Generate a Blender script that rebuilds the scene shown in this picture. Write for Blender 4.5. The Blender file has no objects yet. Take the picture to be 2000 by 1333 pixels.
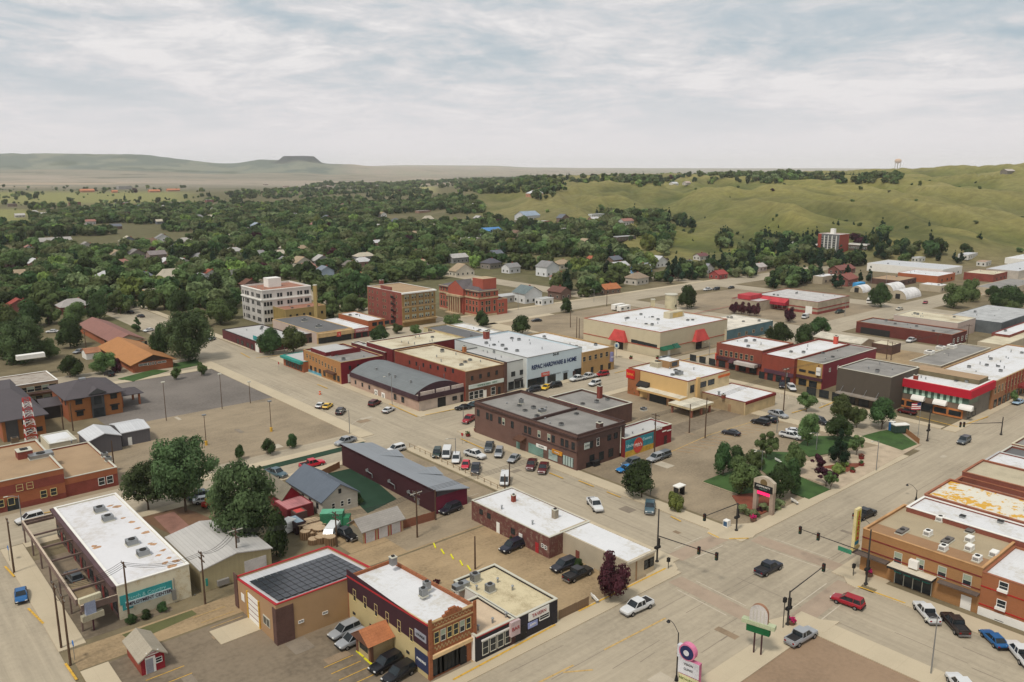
import bpy, bmesh, math, random
import numpy as np
from mathutils import Vector, Matrix
random.seed(7); rng = np.random.default_rng(11)
C = bpy.context.scene.collection
sc = bpy.context.scene

# ------------------------------------------------------------------ camera, light, exposure
F = 1600.0; H = 66.0
PIT = math.atan((666.5-330)/F); SP, CP = math.sin(PIT), math.cos(PIT)
cam = bpy.data.cameras.new('camera'); co = bpy.data.objects.new('camera', cam); C.objects.link(co)
co.location = (0, 0, H); co.rotation_euler = (math.pi/2-PIT, 0, 0)
cam.sensor_width = 36; cam.lens = 36*F/2000; cam.clip_end = 90000; cam.clip_start = 1
sc.camera = co
SUN_EL, SUN_AZ = 58, 215      # azimuth clockwise from +Y; behind and left of the camera
w = bpy.data.worlds.new('World'); sc.world = w; w.use_nodes = True
nt = w.node_tree; N = nt.nodes; Lk = nt.links
for n in list(N): N.remove(n)
out = N.new('ShaderNodeOutputWorld'); bg = N.new('ShaderNodeBackground'); bg.inputs[1].default_value = 0.09
sky = N.new('ShaderNodeTexSky'); sky.sky_type = 'NISHITA'; sky.sun_disc = False
sky.sun_elevation = math.radians(SUN_EL); sky.sun_rotation = math.radians(SUN_AZ); sky.air_density = 1.0; sky.dust_density = 2.0
tc = N.new('ShaderNodeTexCoord'); sx = N.new('ShaderNodeSeparateXYZ'); Lk.new(tc.outputs['Generated'], sx.inputs[0])
def M_(op, a, b=None, c=None, clamp=False):
    n = N.new('ShaderNodeMath'); n.operation = op; n.use_clamp = clamp
    for i, v in enumerate((a, b, c)):
        if v is None: continue
        if isinstance(v, (int, float)): n.inputs[i].default_value = v
        else: Lk.new(v, n.inputs[i])
    return n.outputs[0]
zz = M_('ADD', M_('MAXIMUM', sx.outputs[2], 0.0), 0.15)
cx = M_('DIVIDE', sx.outputs[0], zz); cy = M_('DIVIDE', sx.outputs[1], zz)
cb = N.new('ShaderNodeCombineXYZ'); Lk.new(cx, cb.inputs[0]); Lk.new(cy, cb.inputs[1])
def noise_(scale, det, rough, off, dist=0.0):
    mp = N.new('ShaderNodeMapping'); Lk.new(cb.outputs[0], mp.inputs[0]); mp.inputs['Location'].default_value = off
    nn = N.new('ShaderNodeTexNoise'); nn.inputs['Scale'].default_value = scale; nn.inputs['Detail'].default_value = det
    nn.inputs['Roughness'].default_value = rough; nn.inputs['Distortion'].default_value = dist; Lk.new(mp.outputs[0], nn.inputs[0]); return nn.outputs[0]
def ramp_(fac, stops):
    r = N.new('ShaderNodeValToRGB'); Lk.new(fac, r.inputs[0]); e = r.color_ramp.elements
    while len(e) < len(stops): e.new(0.5)
    for k, (p, c) in enumerate(stops): e[k].position = p; e[k].color = (*c, 1) if len(c) == 3 else c
    return r.outputs[0]
big = noise_(1.0, 7, 0.6, (3.4, 1.7, 0.4), 0.6); fine = noise_(3.8, 9, 0.66, (7.3, 2.2, 1.9), 0.4)
mixn = M_('ADD', M_('MULTIPLY', big, 0.62), M_('MULTIPLY', fine, 0.38))
cloud = ramp_(mixn, [(0.38, (4.9, 5.8, 6.4)), (0.46, (6.0, 6.5, 6.9)), (0.52, (7.3, 7.3, 7.5)), (0.585, (8.8, 8.6, 8.6))])
cov = ramp_(mixn, [(0.30, (0.80,)*3), (0.5, (1.0,)*3)])
m1 = N.new('ShaderNodeMix'); m1.data_type = 'RGBA'; Lk.new(cov, m1.inputs[0]); Lk.new(sky.outputs[0], m1.inputs[6]); Lk.new(cloud, m1.inputs[7])
hz = ramp_(M_('MULTIPLY', M_('MAXIMUM', sx.outputs[2], 0.0), 1.0), [(0.0, (1, 1, 1)), (0.03, (0.9,)*3), (0.13, (0.0, 0.0, 0.0))])
m2 = N.new('ShaderNodeMix'); m2.data_type = 'RGBA'; Lk.new(hz, m2.inputs[0]); Lk.new(m1.outputs[2], m2.inputs[6]); m2.inputs[7].default_value = (8.3, 8.0, 8.15, 1)
Lk.new(m2.outputs[2], bg.inputs[0]); Lk.new(bg.outputs[0], out.inputs[0])
sd = bpy.data.lights.new('sun', 'SUN'); sd.energy = 2.3; sd.angle = math.radians(10); sd.color = (1.0, 0.955, 0.88)
so = bpy.data.objects.new('sun', sd); C.objects.link(so)
el, az = math.radians(SUN_EL), math.radians(SUN_AZ)
dv = Vector((math.sin(az)*math.cos(el), math.cos(az)*math.cos(el), math.sin(el)))
so.rotation_euler = dv.to_track_quat('Z', 'Y').to_euler()
sc.view_settings.view_transform = 'Standard'; sc.view_settings.look = 'None'; sc.view_settings.gamma = 1; sc.view_settings.use_curve_mapping = False
sc.view_settings.exposure = 0.07
sc.cycles.max_bounces = 6; sc.cycles.volume_bounces = 1; sc.cycles.transparent_max_bounces = 8

# ------------------------------------------------------------------ ground geometry of the town: a = along the main street, b = across it
TH = math.radians(41.1); CA, SA = math.cos(TH), math.sin(TH)
def W(px, py, z=0.0):
    u = px-1000; v = py-666.5; t = (H-z)/(v*CP+F*SP); return u*t, (F*CP-v*SP)*t
def toG(x, y): return x*CA+y*SA, -x*SA+y*CA
def toW(a, b): return a*CA-b*SA, a*SA+b*CA
def G(px, py, z=0.0): return toG(*W(px, py, z))
def PXY(x, y, z=0.0):
    d = H-z; zc = y*CP+d*SP; return 1000+F*x/zc, 666.5+F*(d*CP-y*SP)/zc
def PX(a, b, z=0.0): return PXY(*toW(a, b), z)
def zat(a, b, py):      # height above (a,b) that shows at row py
    x, y = toW(a, b); v = py-666.5
    return H-y*(v*CP+F*SP)/(F*CP-v*SP)
def solve(a, b, da, db, z, px):
    lo, hi = 0.0, 400.0; s = 1 if PX(a+da, b+db, z)[0] > PX(a, b, z)[0] else -1
    for _ in range(50):
        m = (lo+hi)/2
        if s*(PX(a+da*m, b+db*m, z)[0]-px) < 0: lo = m
        else: hi = m
    return lo

# ------------------------------------------------------------------ materials
def lin(c):
    c = c/255; return c/12.92 if c <= .04045 else ((c+.055)/1.055)**2.4
def S(r, g, b, k=1.0): return tuple(min(.85, lin(v)*k) for v in (r, g, b))
MATS = {}
def mat(name, col, rough=.85, var=.18, scale=.35, fine=6.0, metal=0, kind=None, col2=None, spec=.3, emit=0, bump=0, cr=.18, streak=None):
    if name in MATS: return MATS[name]
    m = bpy.data.materials.new(name); m.use_nodes = True; t = m.node_tree; n = t.nodes; l = t.links; p = n['Principled BSDF']
    p.inputs['Roughness'].default_value = rough; p.inputs['Metallic'].default_value = metal; p.inputs['Specular IOR Level'].default_value = spec
    if emit: p.inputs['Emission Color'].default_value = (*col, 1); p.inputs['Emission Strength'].default_value = emit
    tcn = n.new('ShaderNodeTexCoord')
    def nz(s, d=4, r=.6, vec=None):
        x = n.new('ShaderNodeTexNoise'); x.inputs['Scale'].default_value = s; x.inputs['Detail'].default_value = d; x.inputs['Roughness'].default_value = r
        l.new(vec or tcn.outputs['Object'], x.inputs[0]); return x.outputs[0]
    def mth(op, a, b):
        x = n.new('ShaderNodeMath'); x.operation = op
        for i, v in enumerate((a, b)):
            if isinstance(v, (int, float)): x.inputs[i].default_value = v
            else: l.new(v, x.inputs[i])
        return x.outputs[0]
    f = mth('ADD', mth('MULTIPLY', nz(scale), .65), mth('MULTIPLY', nz(fine, 3), .35))
    r = n.new('ShaderNodeValToRGB'); l.new(f, r.inputs[0]); e = r.color_ramp.elements
    c2 = col2 or tuple(v*(1-2*var) for v in col); c3 = tuple(min(.9, v*(1+var)) for v in col)
    e[0].position = .5-cr; e[0].color = (*c2, 1); e[1].position = .5+cr; e[1].color = (*c3, 1); e.new(.5).color = (*col, 1)
    res = r.outputs[0]
    if streak:
        mp_ = n.new('ShaderNodeMapping'); l.new(tcn.outputs['Object'], mp_.inputs[0]); mp_.inputs['Scale'].default_value = (*streak, 1); sv = nz(1, 5, .7, mp_.outputs[0]); mr = n.new('ShaderNodeMapRange'); mr.inputs[1].default_value = .35; mr.inputs[2].default_value = .65; mr.inputs[3].default_value = .86; mr.inputs[4].default_value = 1.06; l.new(sv, mr.inputs[0])
        vm = n.new('ShaderNodeVectorMath'); vm.operation = 'SCALE'; l.new(res, vm.inputs[0]); l.new(mr.outputs[0], vm.inputs[3]); res = vm.outputs[0]
    if kind in ('brick', 'siding', 'seam', 'slab', 'shingle', 'plank'):
        b = n.new('ShaderNodeTexBrick'); mp = n.new('ShaderNodeMapping'); l.new(tcn.outputs['Object'], mp.inputs[0])
        W_, H_, mo = dict(brick=(.42, .15, .02), siding=(30, .25, .02), seam=(.6, 30, .03), slab=(4.5, 4.5, .05), shingle=(.9, .35, .02), plank=(.2, 30, .02))[kind]
        if kind in ('brick', 'siding', 'plank', 'seamwall'):   # walls: u = x+y, v = z
            sp = n.new('ShaderNodeSeparateXYZ'); l.new(tcn.outputs['Object'], sp.inputs[0]); cm = n.new('ShaderNodeCombineXYZ')
            l.new(mth('ADD', sp.outputs[0], sp.outputs[1]), cm.inputs[0]); l.new(sp.outputs[2], cm.inputs[1]); l.new(cm.outputs[0], b.inputs[0])
        else: l.new(tcn.outputs['Object'], b.inputs[0])
        b.inputs['Scale'].default_value = 1; b.inputs['Brick Width'].default_value = W_; b.inputs['Row Height'].default_value = H_; b.inputs['Mortar Size'].default_value = mo
        if kind in ('slab', 'seam', 'siding', 'plank'): b.offset = 0
        b.inputs['Color1'].default_value = (1, 1, 1, 1); b.inputs['Color2'].default_value = (.88, .88, .88, 1); b.inputs['Mortar'].default_value = (.72, .70, .68, 1)
        x = n.new('ShaderNodeMix'); x.data_type = 'RGBA'; x.blend_type = 'MULTIPLY'; x.inputs[0].default_value = .8 if kind != 'slab' else .22
        l.new(res, x.inputs[6]); l.new(b.outputs[0], x.inputs[7]); res = x.outputs[2]
    if kind == 'leaf':
        oi = n.new('ShaderNodeObjectInfo'); h = n.new('ShaderNodeHueSaturation'); l.new(res, h.inputs['Color'])
        l.new(mth('ADD', mth('MULTIPLY', oi.outputs['Random'], .05), .475), h.inputs['Hue'])
        l.new(mth('ADD', mth('MULTIPLY', oi.outputs['Random'], .85), .72), h.inputs['Value']); res = h.outputs[0]
        tr = n.new('ShaderNodeBsdfTranslucent'); l.new(res, tr.inputs[0]); ms = n.new('ShaderNodeMixShader'); ms.inputs[0].default_value = .4; l.new(p.outputs[0], ms.inputs[1]); l.new(tr.outputs[0], ms.inputs[2]); l.new(ms.outputs[0], n['Material Output'].inputs[0])
    l.new(res, p.inputs['Base Color'])
    if bump:
        bn = n.new('ShaderNodeBump'); bn.inputs['Strength'].default_value = bump; bn.inputs['Distance'].default_value = .05; l.new(nz(fine*2, 4), bn.inputs['Height']); l.new(bn.outputs[0], p.inputs['Normal'])
    MATS[name] = m; return m
def P(name, rgb, k=1.0, **kw):
    if k > 1.04: g_ = sum(rgb)/3; rgb = tuple(v*.8+g_*.2 for v in rgb)
    return mat(name, S(*rgb, k), **kw)
VK = 1.05
white_roof = P('white_membrane', (208, 207, 206), 1.0, kind='slab', var=.05, scale=.14, col2=S(188, 182, 170), fine=1.5, cr=.13)
cream_roof = P('cream_roofing', (196, 186, 160), 1.0, kind='slab', var=.08, scale=.15, cr=.12, col2=S(165, 148, 120))
grey_roof = P('grey_roofing', (136, 132, 126), 1.0, kind='slab', var=.1, scale=.2, cr=.1)
dkgrey_roof = P('dark_grey_roofing', (100, 99, 98), 1.0, var=.1, scale=.2)
lt_roof = P('light_grey_roofing', (176, 174, 170), 1.0, var=.08, scale=.15)
tan_roof = P('tan_roofing', (160, 134, 104), 1.0, var=.1, scale=.2)
metal_roof = P('grey_metal_roof', (134, 138, 142), 1.0, rough=.45, var=.04, kind='seam')
ltmetal = P('pale_metal_roof', (196, 196, 196), 1.0, rough=.45, var=.04, kind='seam')
white_wall = P('white_paint', (214, 210, 200), 1.15, var=.05)
cream_wall = P('cream_paint', (196, 184, 152), VK, var=.07)
frame_m = P('pale_frame', (190, 186, 170), 1.0, var=.03)
dkframe = P('dark_frame', (44, 42, 40), 1.0, var=.05)
glass = mat('window_glass', (.022, .028, .032), rough=.14, var=.3, spec=.35, scale=.8)
blind = P('window_blind', (150, 160, 140), 1.0, rough=.3, var=.15)
steel = P('galvanised_steel', (150, 152, 152), 1.0, rough=.4, metal=.6, var=.1)
concrete = P('concrete_road', (169, 156, 134), .97, var=.075, scale=.05, fine=1.2, kind='slab', cr=.11, streak=(.035, .8))
concrete_b = P('concrete_side_road', (169, 156, 134), .97, var=.075, scale=.05, fine=1.2, kind='slab', cr=.11, streak=(.8, .035))
walk_m = P('concrete_walk', (188, 173, 146), .97, var=.05, scale=.2, kind='slab')
asphalt_old = P('weathered_asphalt', (147, 131, 107), .97, var=.12, scale=.05, fine=2, cr=.10, streak=(.12, .3))
asphalt_dk = P('dark_asphalt', (118, 110, 102), .95, var=.12, scale=.05, fine=1.5, cr=.1)
asphalt_lot = P('oiled_asphalt', (126, 112, 93), .95, var=.15, scale=.06, fine=1.2, cr=.10)
dirt = P('packed_dirt', (160, 137, 104), .97, var=.14, scale=.07, fine=2, bump=.4, cr=.11, streak=(.06, .35))
grass_m = P('lawn_grass', (60, 86, 40), 1.0, var=.25, scale=.3, fine=8, bump=.5)
dkgrass = P('astro_grass', (32, 58, 40), 1.0, var=.1)
ochre = P('faded_ochre_paint', (184, 152, 96), 1.0, var=.2, scale=2)
yellow = P('yellow_paint', (204, 160, 62), 1.0, var=.22, scale=2)
paleline = P('faded_white_line', (188, 176, 156), 1.0, var=.12, scale=2)
brickpave = P('brick_paving', (160, 141, 121), 1.0, var=.1)
redm = P('mulch', (128, 70, 52), 1.0, var=.2)
wood_pole = P('pole_timber', (88, 68, 52), 1.0, var=.2)
black = P('black_paint', (30, 30, 32), 1.0, rough=.5)
red = P('red_paint', (176, 30, 34), 1.1, var=.06)
tyre = P('tyre_rubber', (24, 24, 25), 1.0, rough=.9)
chrome = P('wheel_rim', (150, 150, 152), 1.0, rough=.35, metal=.7)
headl = P('lamp_lens', (220, 220, 215), 1.0, rough=.2); taill = P('tail_lens', (130, 14, 14), 1.0, rough=.3)

# ------------------------------------------------------------------ object helpers
def tag(o, label=None, cat=None, group=None, kind=None):
    if label: o['label'] = label
    if cat: o['category'] = cat
    if group: o['group'] = group
    if kind: o['kind'] = kind
    return o
def empty(name, label, cat, loc, rz=0.0, group=None):
    o = bpy.data.objects.new(name, None); C.objects.link(o); o.location = loc; o.rotation_euler = (0, 0, rz); o.empty_display_size = .5
    return tag(o, label, cat, group)
class MB:
    def __init__(s): s.v = []; s.f = []; s.m = []; s.ms = []
    def mi(s, m):
        if m not in s.ms: s.ms.append(m)
        return s.ms.index(m)
    def poly(s, pts, m):
        n = len(s.v); s.v += [tuple(p) for p in pts]; s.f.append(tuple(range(n, n+len(pts)))); s.m.append(s.mi(m)); return s
    def box(s, x0, y0, z0, x1, y1, z1, m, top=None, L=None, R=None):
        if x0 > x1: x0, x1 = x1, x0
        if y0 > y1: y0, y1 = y1, y0
        if z0 > z1: z0, z1 = z1, z0
        n = len(s.v); s.v += [(x0, y0, z0), (x1, y0, z0), (x1, y1, z0), (x0, y1, z0), (x0, y0, z1), (x1, y0, z1), (x1, y1, z1), (x0, y1, z1)]
        fs = [((0, 1, 5, 4), R or m), ((1, 2, 6, 5), m), ((2, 3, 7, 6), m), ((3, 0, 4, 7), L or m), ((4, 5, 6, 7), top or m), ((3, 2, 1, 0), m)]
        for q, mm in fs: s.f.append(tuple(n+i for i in q)); s.m.append(s.mi(mm))
        return s
    def prism(s, pts, z0, z1, m, top=None):
        n = len(s.v); k = len(pts); s.v += [(p[0], p[1], z0) for p in pts]+[(p[0], p[1], z1) for p in pts]
        for i in range(k): j = (i+1) % k; s.f.append((n+i, n+j, n+k+j, n+k+i)); s.m.append(s.mi(m))
        s.f.append(tuple(range(n+k, n+2*k))); s.m.append(s.mi(top or m)); s.f.append(tuple(range(n+k-1, n-1, -1))); s.m.append(s.mi(m)); return s
    def tube(s, p, q, r, m, n=8, r2=None, cap=True):
        p = Vector(p); q = Vector(q); d = (q-p); r2 = r if r2 is None else r2
        if d.length < 1e-6: return s
        d.normalize(); u = d.orthogonal().normalized(); w_ = d.cross(u); k = len(s.v)
        for c, rr in ((p, r), (q, r2)):
            for i in range(n): t = 2*math.pi*i/n; s.v.append(tuple(c+u*math.cos(t)*rr+w_*math.sin(t)*rr))
        for i in range(n): j = (i+1) % n; s.f.append((k+i, k+j, k+n+j, k+n+i)); s.m.append(s.mi(m))
        if cap: s.f.append(tuple(range(k+n-1, k-1, -1))); s.m.append(s.mi(m)); s.f.append(tuple(range(k+n, k+2*n))); s.m.append(s.mi(m))
        return s
    def mesh(s, name):
        me = bpy.data.meshes.new(name); me.from_pydata(s.v, [], s.f)
        for m in s.ms: me.materials.append(m)
        me.polygons.foreach_set('material_index', s.m); me.update(); return me
    def build(s, name, parent=None, loc=(0, 0, 0), rz=0.0, bev=0):
        o = bpy.data.objects.new(name, s.mesh(name)); C.objects.link(o); o.location = loc; o.rotation_euler = (0, 0, rz)
        if parent: o.parent = parent
        if bev:
            b = o.modifiers.new('bevel', 'BEVEL'); b.width = bev; b.segments = 2; b.limit_method = 'ANGLE'
        return o
def place(me, name, parent, loc, rz=0.0, sc_=None):
    o = bpy.data.objects.new(name, me); C.objects.link(o); o.parent = parent; o.location = loc; o.rotation_euler = (0, 0, rz)
    if sc_: o.scale = sc_
    return o
def at(a, b, z=0.0): x, y = toW(a, b); return (x, y, z)
TXT = {}
def text_mesh(s, size, m, depth=.03, bold=0.0):
    key = (s, size, m.name, bold)
    if key in TXT: return TXT[key]
    cu = bpy.data.curves.new('lettering', 'FONT'); cu.body = s; cu.size = size; cu.extrude = depth; cu.align_x = 'CENTER'; cu.align_y = 'CENTER'; cu.offset = bold; cu.resolution_u = 3
    o = bpy.data.objects.new('lettering', cu); C.objects.link(o); dg = bpy.context.evaluated_depsgraph_get(); me = bpy.data.meshes.new_from_object(o.evaluated_get(dg))
    bpy.data.objects.remove(o); me.materials.clear(); me.materials.append(m); TXT[key] = me; return me
def lettering(s, size, m, parent, loc, rz, bold=0.0, sx_=1.0, name='lettering'):
    o = bpy.data.objects.new(name, text_mesh(s, size, m, .02, bold)); C.objects.link(o); o.parent = parent; o.location = loc; o.rotation_euler = (math.pi/2, 0, rz); o.scale = (sx_, 1, 1); return o

# ------------------------------------------------------------------ terrain
def vnoise(x, y, seed=0):
    xi = np.floor(x).astype(np.int64); yi = np.floor(y).astype(np.int64); xf = x-xi; yf = y-yi; u = xf*xf*(3-2*xf); v = yf*yf*(3-2*yf)
    def hsh(a, b):
        n = (a*374761393+b*668265263+seed*974711) & 0x7fffffff; n = ((n ^ (n >> 13))*1274126177) & 0x7fffffff; return ((n ^ (n >> 16)) & 0xffff)/65535.0
    return (hsh(xi, yi)*(1-u)+hsh(xi+1, yi)*u)*(1-v)+(hsh(xi, yi+1)*(1-u)+hsh(xi+1, yi+1)*u)*v
def fbm(x, y, o=4, seed=0):
    r = 0; a = .5
    for i in range(o): r = r+a*vnoise(x*2**i, y*2**i, seed+i); a *= .5
    return r
YS = np.array([0, 560, 640, 740, 860, 1000, 1200, 1500, 1800, 2300, 3000, 4200, 5200, 6200, 8500, 12500, 16000, 45000.])
CS = np.array([-3000, -300, 60, 240, 450, 520, 585, 650, 800, 950, 1050, 1150, 1300, 1450, 1600, 1750, 1900, 2000, 2300, 6000.])
T = {  # column: heights at YS
 0:   [0,0,0,0,0,0,0,0,0, 2, 6,18, 60,160,150, 90, 60, 60],
 60:  [0,0,0,0,0,0,0,0,0, 2, 6,18, 60,170,150, 90, 60, 60],
 240: [0,0,0,0,0,0,0,0,0, 2, 6,16, 55,168,150, 90, 60, 60],
 450: [0,0,0,0,0,0,0,0,0, 2, 5,14, 35, 98,100, 85, 60, 60],
 520: [0,0,0,0,0,0,0,0,0, 2, 5,14, 40,126,120, 90, 60, 60],
 585: [0,0,0,0,0,0,0,0,0, 2, 5,14, 40,124,118, 90, 60, 60],
 650: [0,0,0,0,0,0,0,0,1, 2, 5,12, 30, 96, 98, 90, 60, 60],
 800: [0,0,0,0,0,0,1,3,5, 8,10,14, 22, 60, 80,118, 60, 60],
 950: [0,0,0,0,1,4,10,22,24,24,22,18, 20, 40, 60,112, 60, 60],
 1050:[0,0,0,0,1,5,18,31,33,32,28,18, 20, 30, 50, 84, 60, 60],
 1150:[0,0,0,1,3,8,20,33,36,36,30,20, 20, 28, 45, 78, 60, 60],
 1300:[0,0,2,5,9,16,24,34,38,40,34,24, 20, 28, 40, 74, 60, 60],
 1450:[0,0,3,8,16,23,30,37,41,42,36,26, 20, 28, 40, 72, 60, 60],
 1600:[0,0,4,10,20,27,34,42,46,46,40,28, 20, 28, 40, 72, 60, 60],
 1750:[0,0,4,12,22,28,38,48,52,52,44,28, 20, 28, 40, 70, 60, 60],
 1900:[0,0,4,10,19,29,43,54,60,60,48,30, 20, 28, 40, 72, 60, 60],
 2000:[0,0,3, 9,19,32,48,61,64,63,50,30, 20, 28, 40, 72, 60, 60]}
KEYS = sorted(T); TB = np.array([T[0], T[0]]+[T[k] for k in KEYS[1:]]+[T[2000], T[2000]], float)
CC = np.array([-3000, -300]+KEYS[1:]+[2300, 6000], float)
def hz_base(X, Y):
    Y = np.maximum(Y, 1.0); c = 1000+1635*X/np.maximum(Y, 60.0); c = np.clip(c, -2999, 5999)
    i = np.clip(np.searchsorted(CC, c)-1, 0, len(CC)-2); t = (c-CC[i])/(CC[i+1]-CC[i]); t = t*t*(3-2*t)
    j = np.clip(np.searchsorted(YS, Y)-1, 0, len(YS)-2); s = np.clip((Y-YS[j])/(YS[j+1]-YS[j]), 0, 1); s = s*s*(3-2*s)
    return (TB[i, j]*(1-t)+TB[i+1, j]*t)*(1-s)+(TB[i, j+1]*(1-t)+TB[i+1, j+1]*t)*s
def hgt(X, Y):
    X = np.asarray(X, float); Y = np.asarray(Y, float); z = hz_base(X, Y); c = 1000+1635*X/np.maximum(Y, 60.0)
    hill = np.clip((Y-560)/200, 0, 1)*np.clip((c-930)/120, 0, 1)*np.clip((3200-Y)/900, 0, 1)*np.clip(z/6, 0, 1)
    wx = X+fbm(X/180, Y/200, 3, 15)*90; rid = 1-np.abs(2*fbm(wx/115+5, Y/330, 4, 3)-1)*1.6; fine_ = fbm(X/46, Y/60, 3, 9)-.45
    g2 = 1-np.abs(2*fbm(wx/46+9, Y/170, 3, 71)-1)*1.8; z = z+hill*((rid-.55)*27+(g2-.5)*8+fine_*3)
    bl = np.clip((Y-4300)/900, 0, 1)*np.clip((z-25)/60, 0, 1); z = z+bl*((1-np.abs(2*fbm(X/420, Y/600, 4, 21)-1)*1.7)-.5)*22*np.clip((7000-Y)/1000, 0, 1)
    d = np.hypot((X-(585-1000)*6100/1635), (Y-6100)/1.2)   # dark flat-topped butte
    z = np.maximum(z, 155-np.clip((d-105)/30, 0, 12)*25-(fbm(X/60, Y/60, 2, 4)-.5)*6) if np.ndim(d) else z
    knoll = np.hypot((X-330), (Y-640)/.8); z = z+9*np.exp(-(knoll/55)**2)*(1 if np.ndim(knoll) == 0 else 1)
    return np.where(Y > 540, z, 0.0)*np.clip((Y-540)/30, 0, 1)
azs = np.concatenate([np.arange(-180, -44, 4.0), np.arange(-44, 44.01, .16), np.arange(48, 180.1, 4.0)]); azr = np.radians(azs)
rs = np.concatenate([[1.0, 30, 60, 100, 200, 300, 400, 480, 540], np.geomspace(555, 3200, 210), np.geomspace(3260, 15200, 130)])
A_, R_ = np.meshgrid(azr, rs); X_ = R_*np.sin(A_); Y_ = R_*np.cos(A_)
Z_ = hgt(X_, np.where(np.abs(A_) < 1.3, Y_, 1.0))-.02
na, nr = len(azs), len(rs)
me = bpy.data.meshes.new('terrain'); vv = np.stack([X_, Y_, Z_], -1).reshape(-1, 3)
ii, jj = np.meshgrid(np.arange(nr-1), np.arange(na-1), indexing='ij'); q = np.stack([ii*na+jj, ii*na+jj+1, (ii+1)*na+jj+1, (ii+1)*na+jj], -1).reshape(-1, 4)[:, ::-1]
me.vertices.add(len(vv)); me.vertices.foreach_set('co', vv.ravel()); me.loops.add(q.size); me.loops.foreach_set('vertex_index', q.ravel().astype(np.int32))
me.polygons.add(len(q)); me.polygons.foreach_set('loop_start', np.arange(0, q.size, 4, dtype=np.int32)); me.polygons.foreach_set('loop_total', np.full(len(q), 4, np.int32)); me.update(calc_edges=True)
me.polygons.foreach_set('use_smooth', np.ones(len(q), bool))
# colours of the land, relief shading painted into the hill folds: dry range, green hill grass, wooded-town soil, packed town ground
xx, yy, z0 = vv[:, 0], vv[:, 1], vv[:, 2]; cc_ = 1000+1635*xx/np.maximum(yy, 60); sy = 330+1635*(H-z0)/np.maximum(yy, 60)
def mixc(c, t, d): return c*(1-t[:, None])+np.array(d)*t[:, None]
def sm(x, a, b): return np.clip((x-a)/(b-a), 0, 1)
n1 = fbm(xx/170, yy/230, 4, 31); n2 = fbm(xx/35, yy/50, 4, 41); n3 = fbm(xx/900, yy/700, 3, 51)
col = np.zeros((len(vv), 3))+np.array(S(122, 110, 86, .95))                              # packed town ground
wood = sm(-xx*SA+yy*CA, 300, 320); col = mixc(col, wood*(1-sm(n2, .5, .62)*.5), S(98, 94, 66))
hill = np.clip(sm(yy, 545, 640)*sm(cc_, 960, 1240)+sm(yy, 950, 1150)*sm(cc_, 900, 960), 0, 1)
hg = mixc(np.zeros_like(col)+np.array(S(104, 106, 56)), sm(n1, .35, .65), S(84, 92, 48)); wx_ = xx+fbm(xx/180, yy/200, 3, 15)*90; rid_ = 1-np.abs(2*fbm(wx_/115+5, yy/330, 4, 3)-1)*1.6; hg = mixc(hg, sm(rid_, .55, .95)*.7, S(142, 132, 80)); hg = mixc(hg, (1-sm(rid_, .1, .45))*.75, S(66, 74, 40)); g2_ = 1-np.abs(2*fbm(wx_/46+9, yy/170, 3, 71)-1)*1.8; hg = mixc(hg, (1-sm(g2_, 0, .45))*.6, S(62, 72, 40)); hg = mixc(hg, sm(g2_, .6, .95)*.45, S(136, 130, 82)); hg = mixc(hg, sm(n2, .5, .62)*.4, S(124, 118, 72)); hg = mixc(hg, sm(fbm(xx/240+3, yy/160, 3, 97), .52, .64)*.55, S(146, 136, 90)); hg = mixc(hg, sm(n3, .5, .62)*.5, S(110, 104, 72))  # pale ridges, dark gullies: dry grass and green swales plus painted fold shading
hg = hg*np.array([.95, .95, .93]); col = col*(1-hill[:, None])+hg*hill[:, None]
rng_t = sm(yy, 2300, 3000); fl = mixc(np.zeros_like(col)+np.array(S(152, 140, 124)), sm(fbm(xx/1500, yy/260, 4, 61), .42, .6), S(128, 122, 106)); fl = mixc(fl, sm(fbm(xx/900, yy/170, 3, 66), .55, .6)*.6, S(170, 150, 128))
fl = mixc(fl, sm(yy, 4700, 5400)*(1-sm(cc_, 640, 700)), S(98, 106, 96)); fl = mixc(fl, sm(fbm(xx/130, yy/520+z0/30, 4, 81), .47, .58)*.55*sm(yy, 4700, 5400), S(140, 138, 118)); fl = mixc(fl, sm(fbm(xx/300, yy/130, 3, 83), .6, .66)*.7, S(74, 84, 66)); col = col*(1-rng_t[:, None])+fl*rng_t[:, None]
bench = sm(yy, 1500, 1700)*(1-sm(yy, 2200, 2500))*(1-sm(cc_, 330, 400))+sm(yy, 880, 960)*(1-sm(yy, 1350, 1420))*(1-sm(cc_+(n1-.5)*60, 30, 80))
col = mixc(col, np.clip(bench, 0, 1), S(128, 126, 78)); fld = sm(yy, 1900, 2000)*(1-sm(yy, 2500, 2700))*sm(cc_, 730, 760)*(1-sm(cc_, 830, 860)); col = mixc(col, fld, S(156, 150, 100))
dbt = np.hypot((xx-(585-1000)*6100/1635), (yy-6100)/1.2); col = mixc(col, 1-sm(dbt, 150, 210), S(66, 70, 70))
shp = np.clip(sm(z0, 7, 9)*0, 0, 1)
ca_ = me.color_attributes.new('land_colour', 'FLOAT_COLOR', 'POINT'); ca_.data.foreach_set('color', np.concatenate([col, np.ones((len(col), 1))], 1).ravel().astype(np.float32))
tm = bpy.data.materials.new('land'); tm.use_nodes = True; tn = tm.node_tree.nodes; tl = tm.node_tree.links; pb = tn['Principled BSDF']; pb.inputs['Roughness'].default_value = .95; pb.inputs['Specular IOR Level'].default_value = .1
at_ = tn.new('ShaderNodeVertexColor'); at_.layer_name = 'land_colour'; tcx = tn.new('ShaderNodeTexCoord'); nx = tn.new('ShaderNodeTexNoise'); nx.inputs['Scale'].default_value = .11; nx.inputs['Detail'].default_value = 9; nx.inputs['Roughness'].default_value = .72; tl.new(tcx.outputs['Object'], nx.inputs[0])
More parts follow.
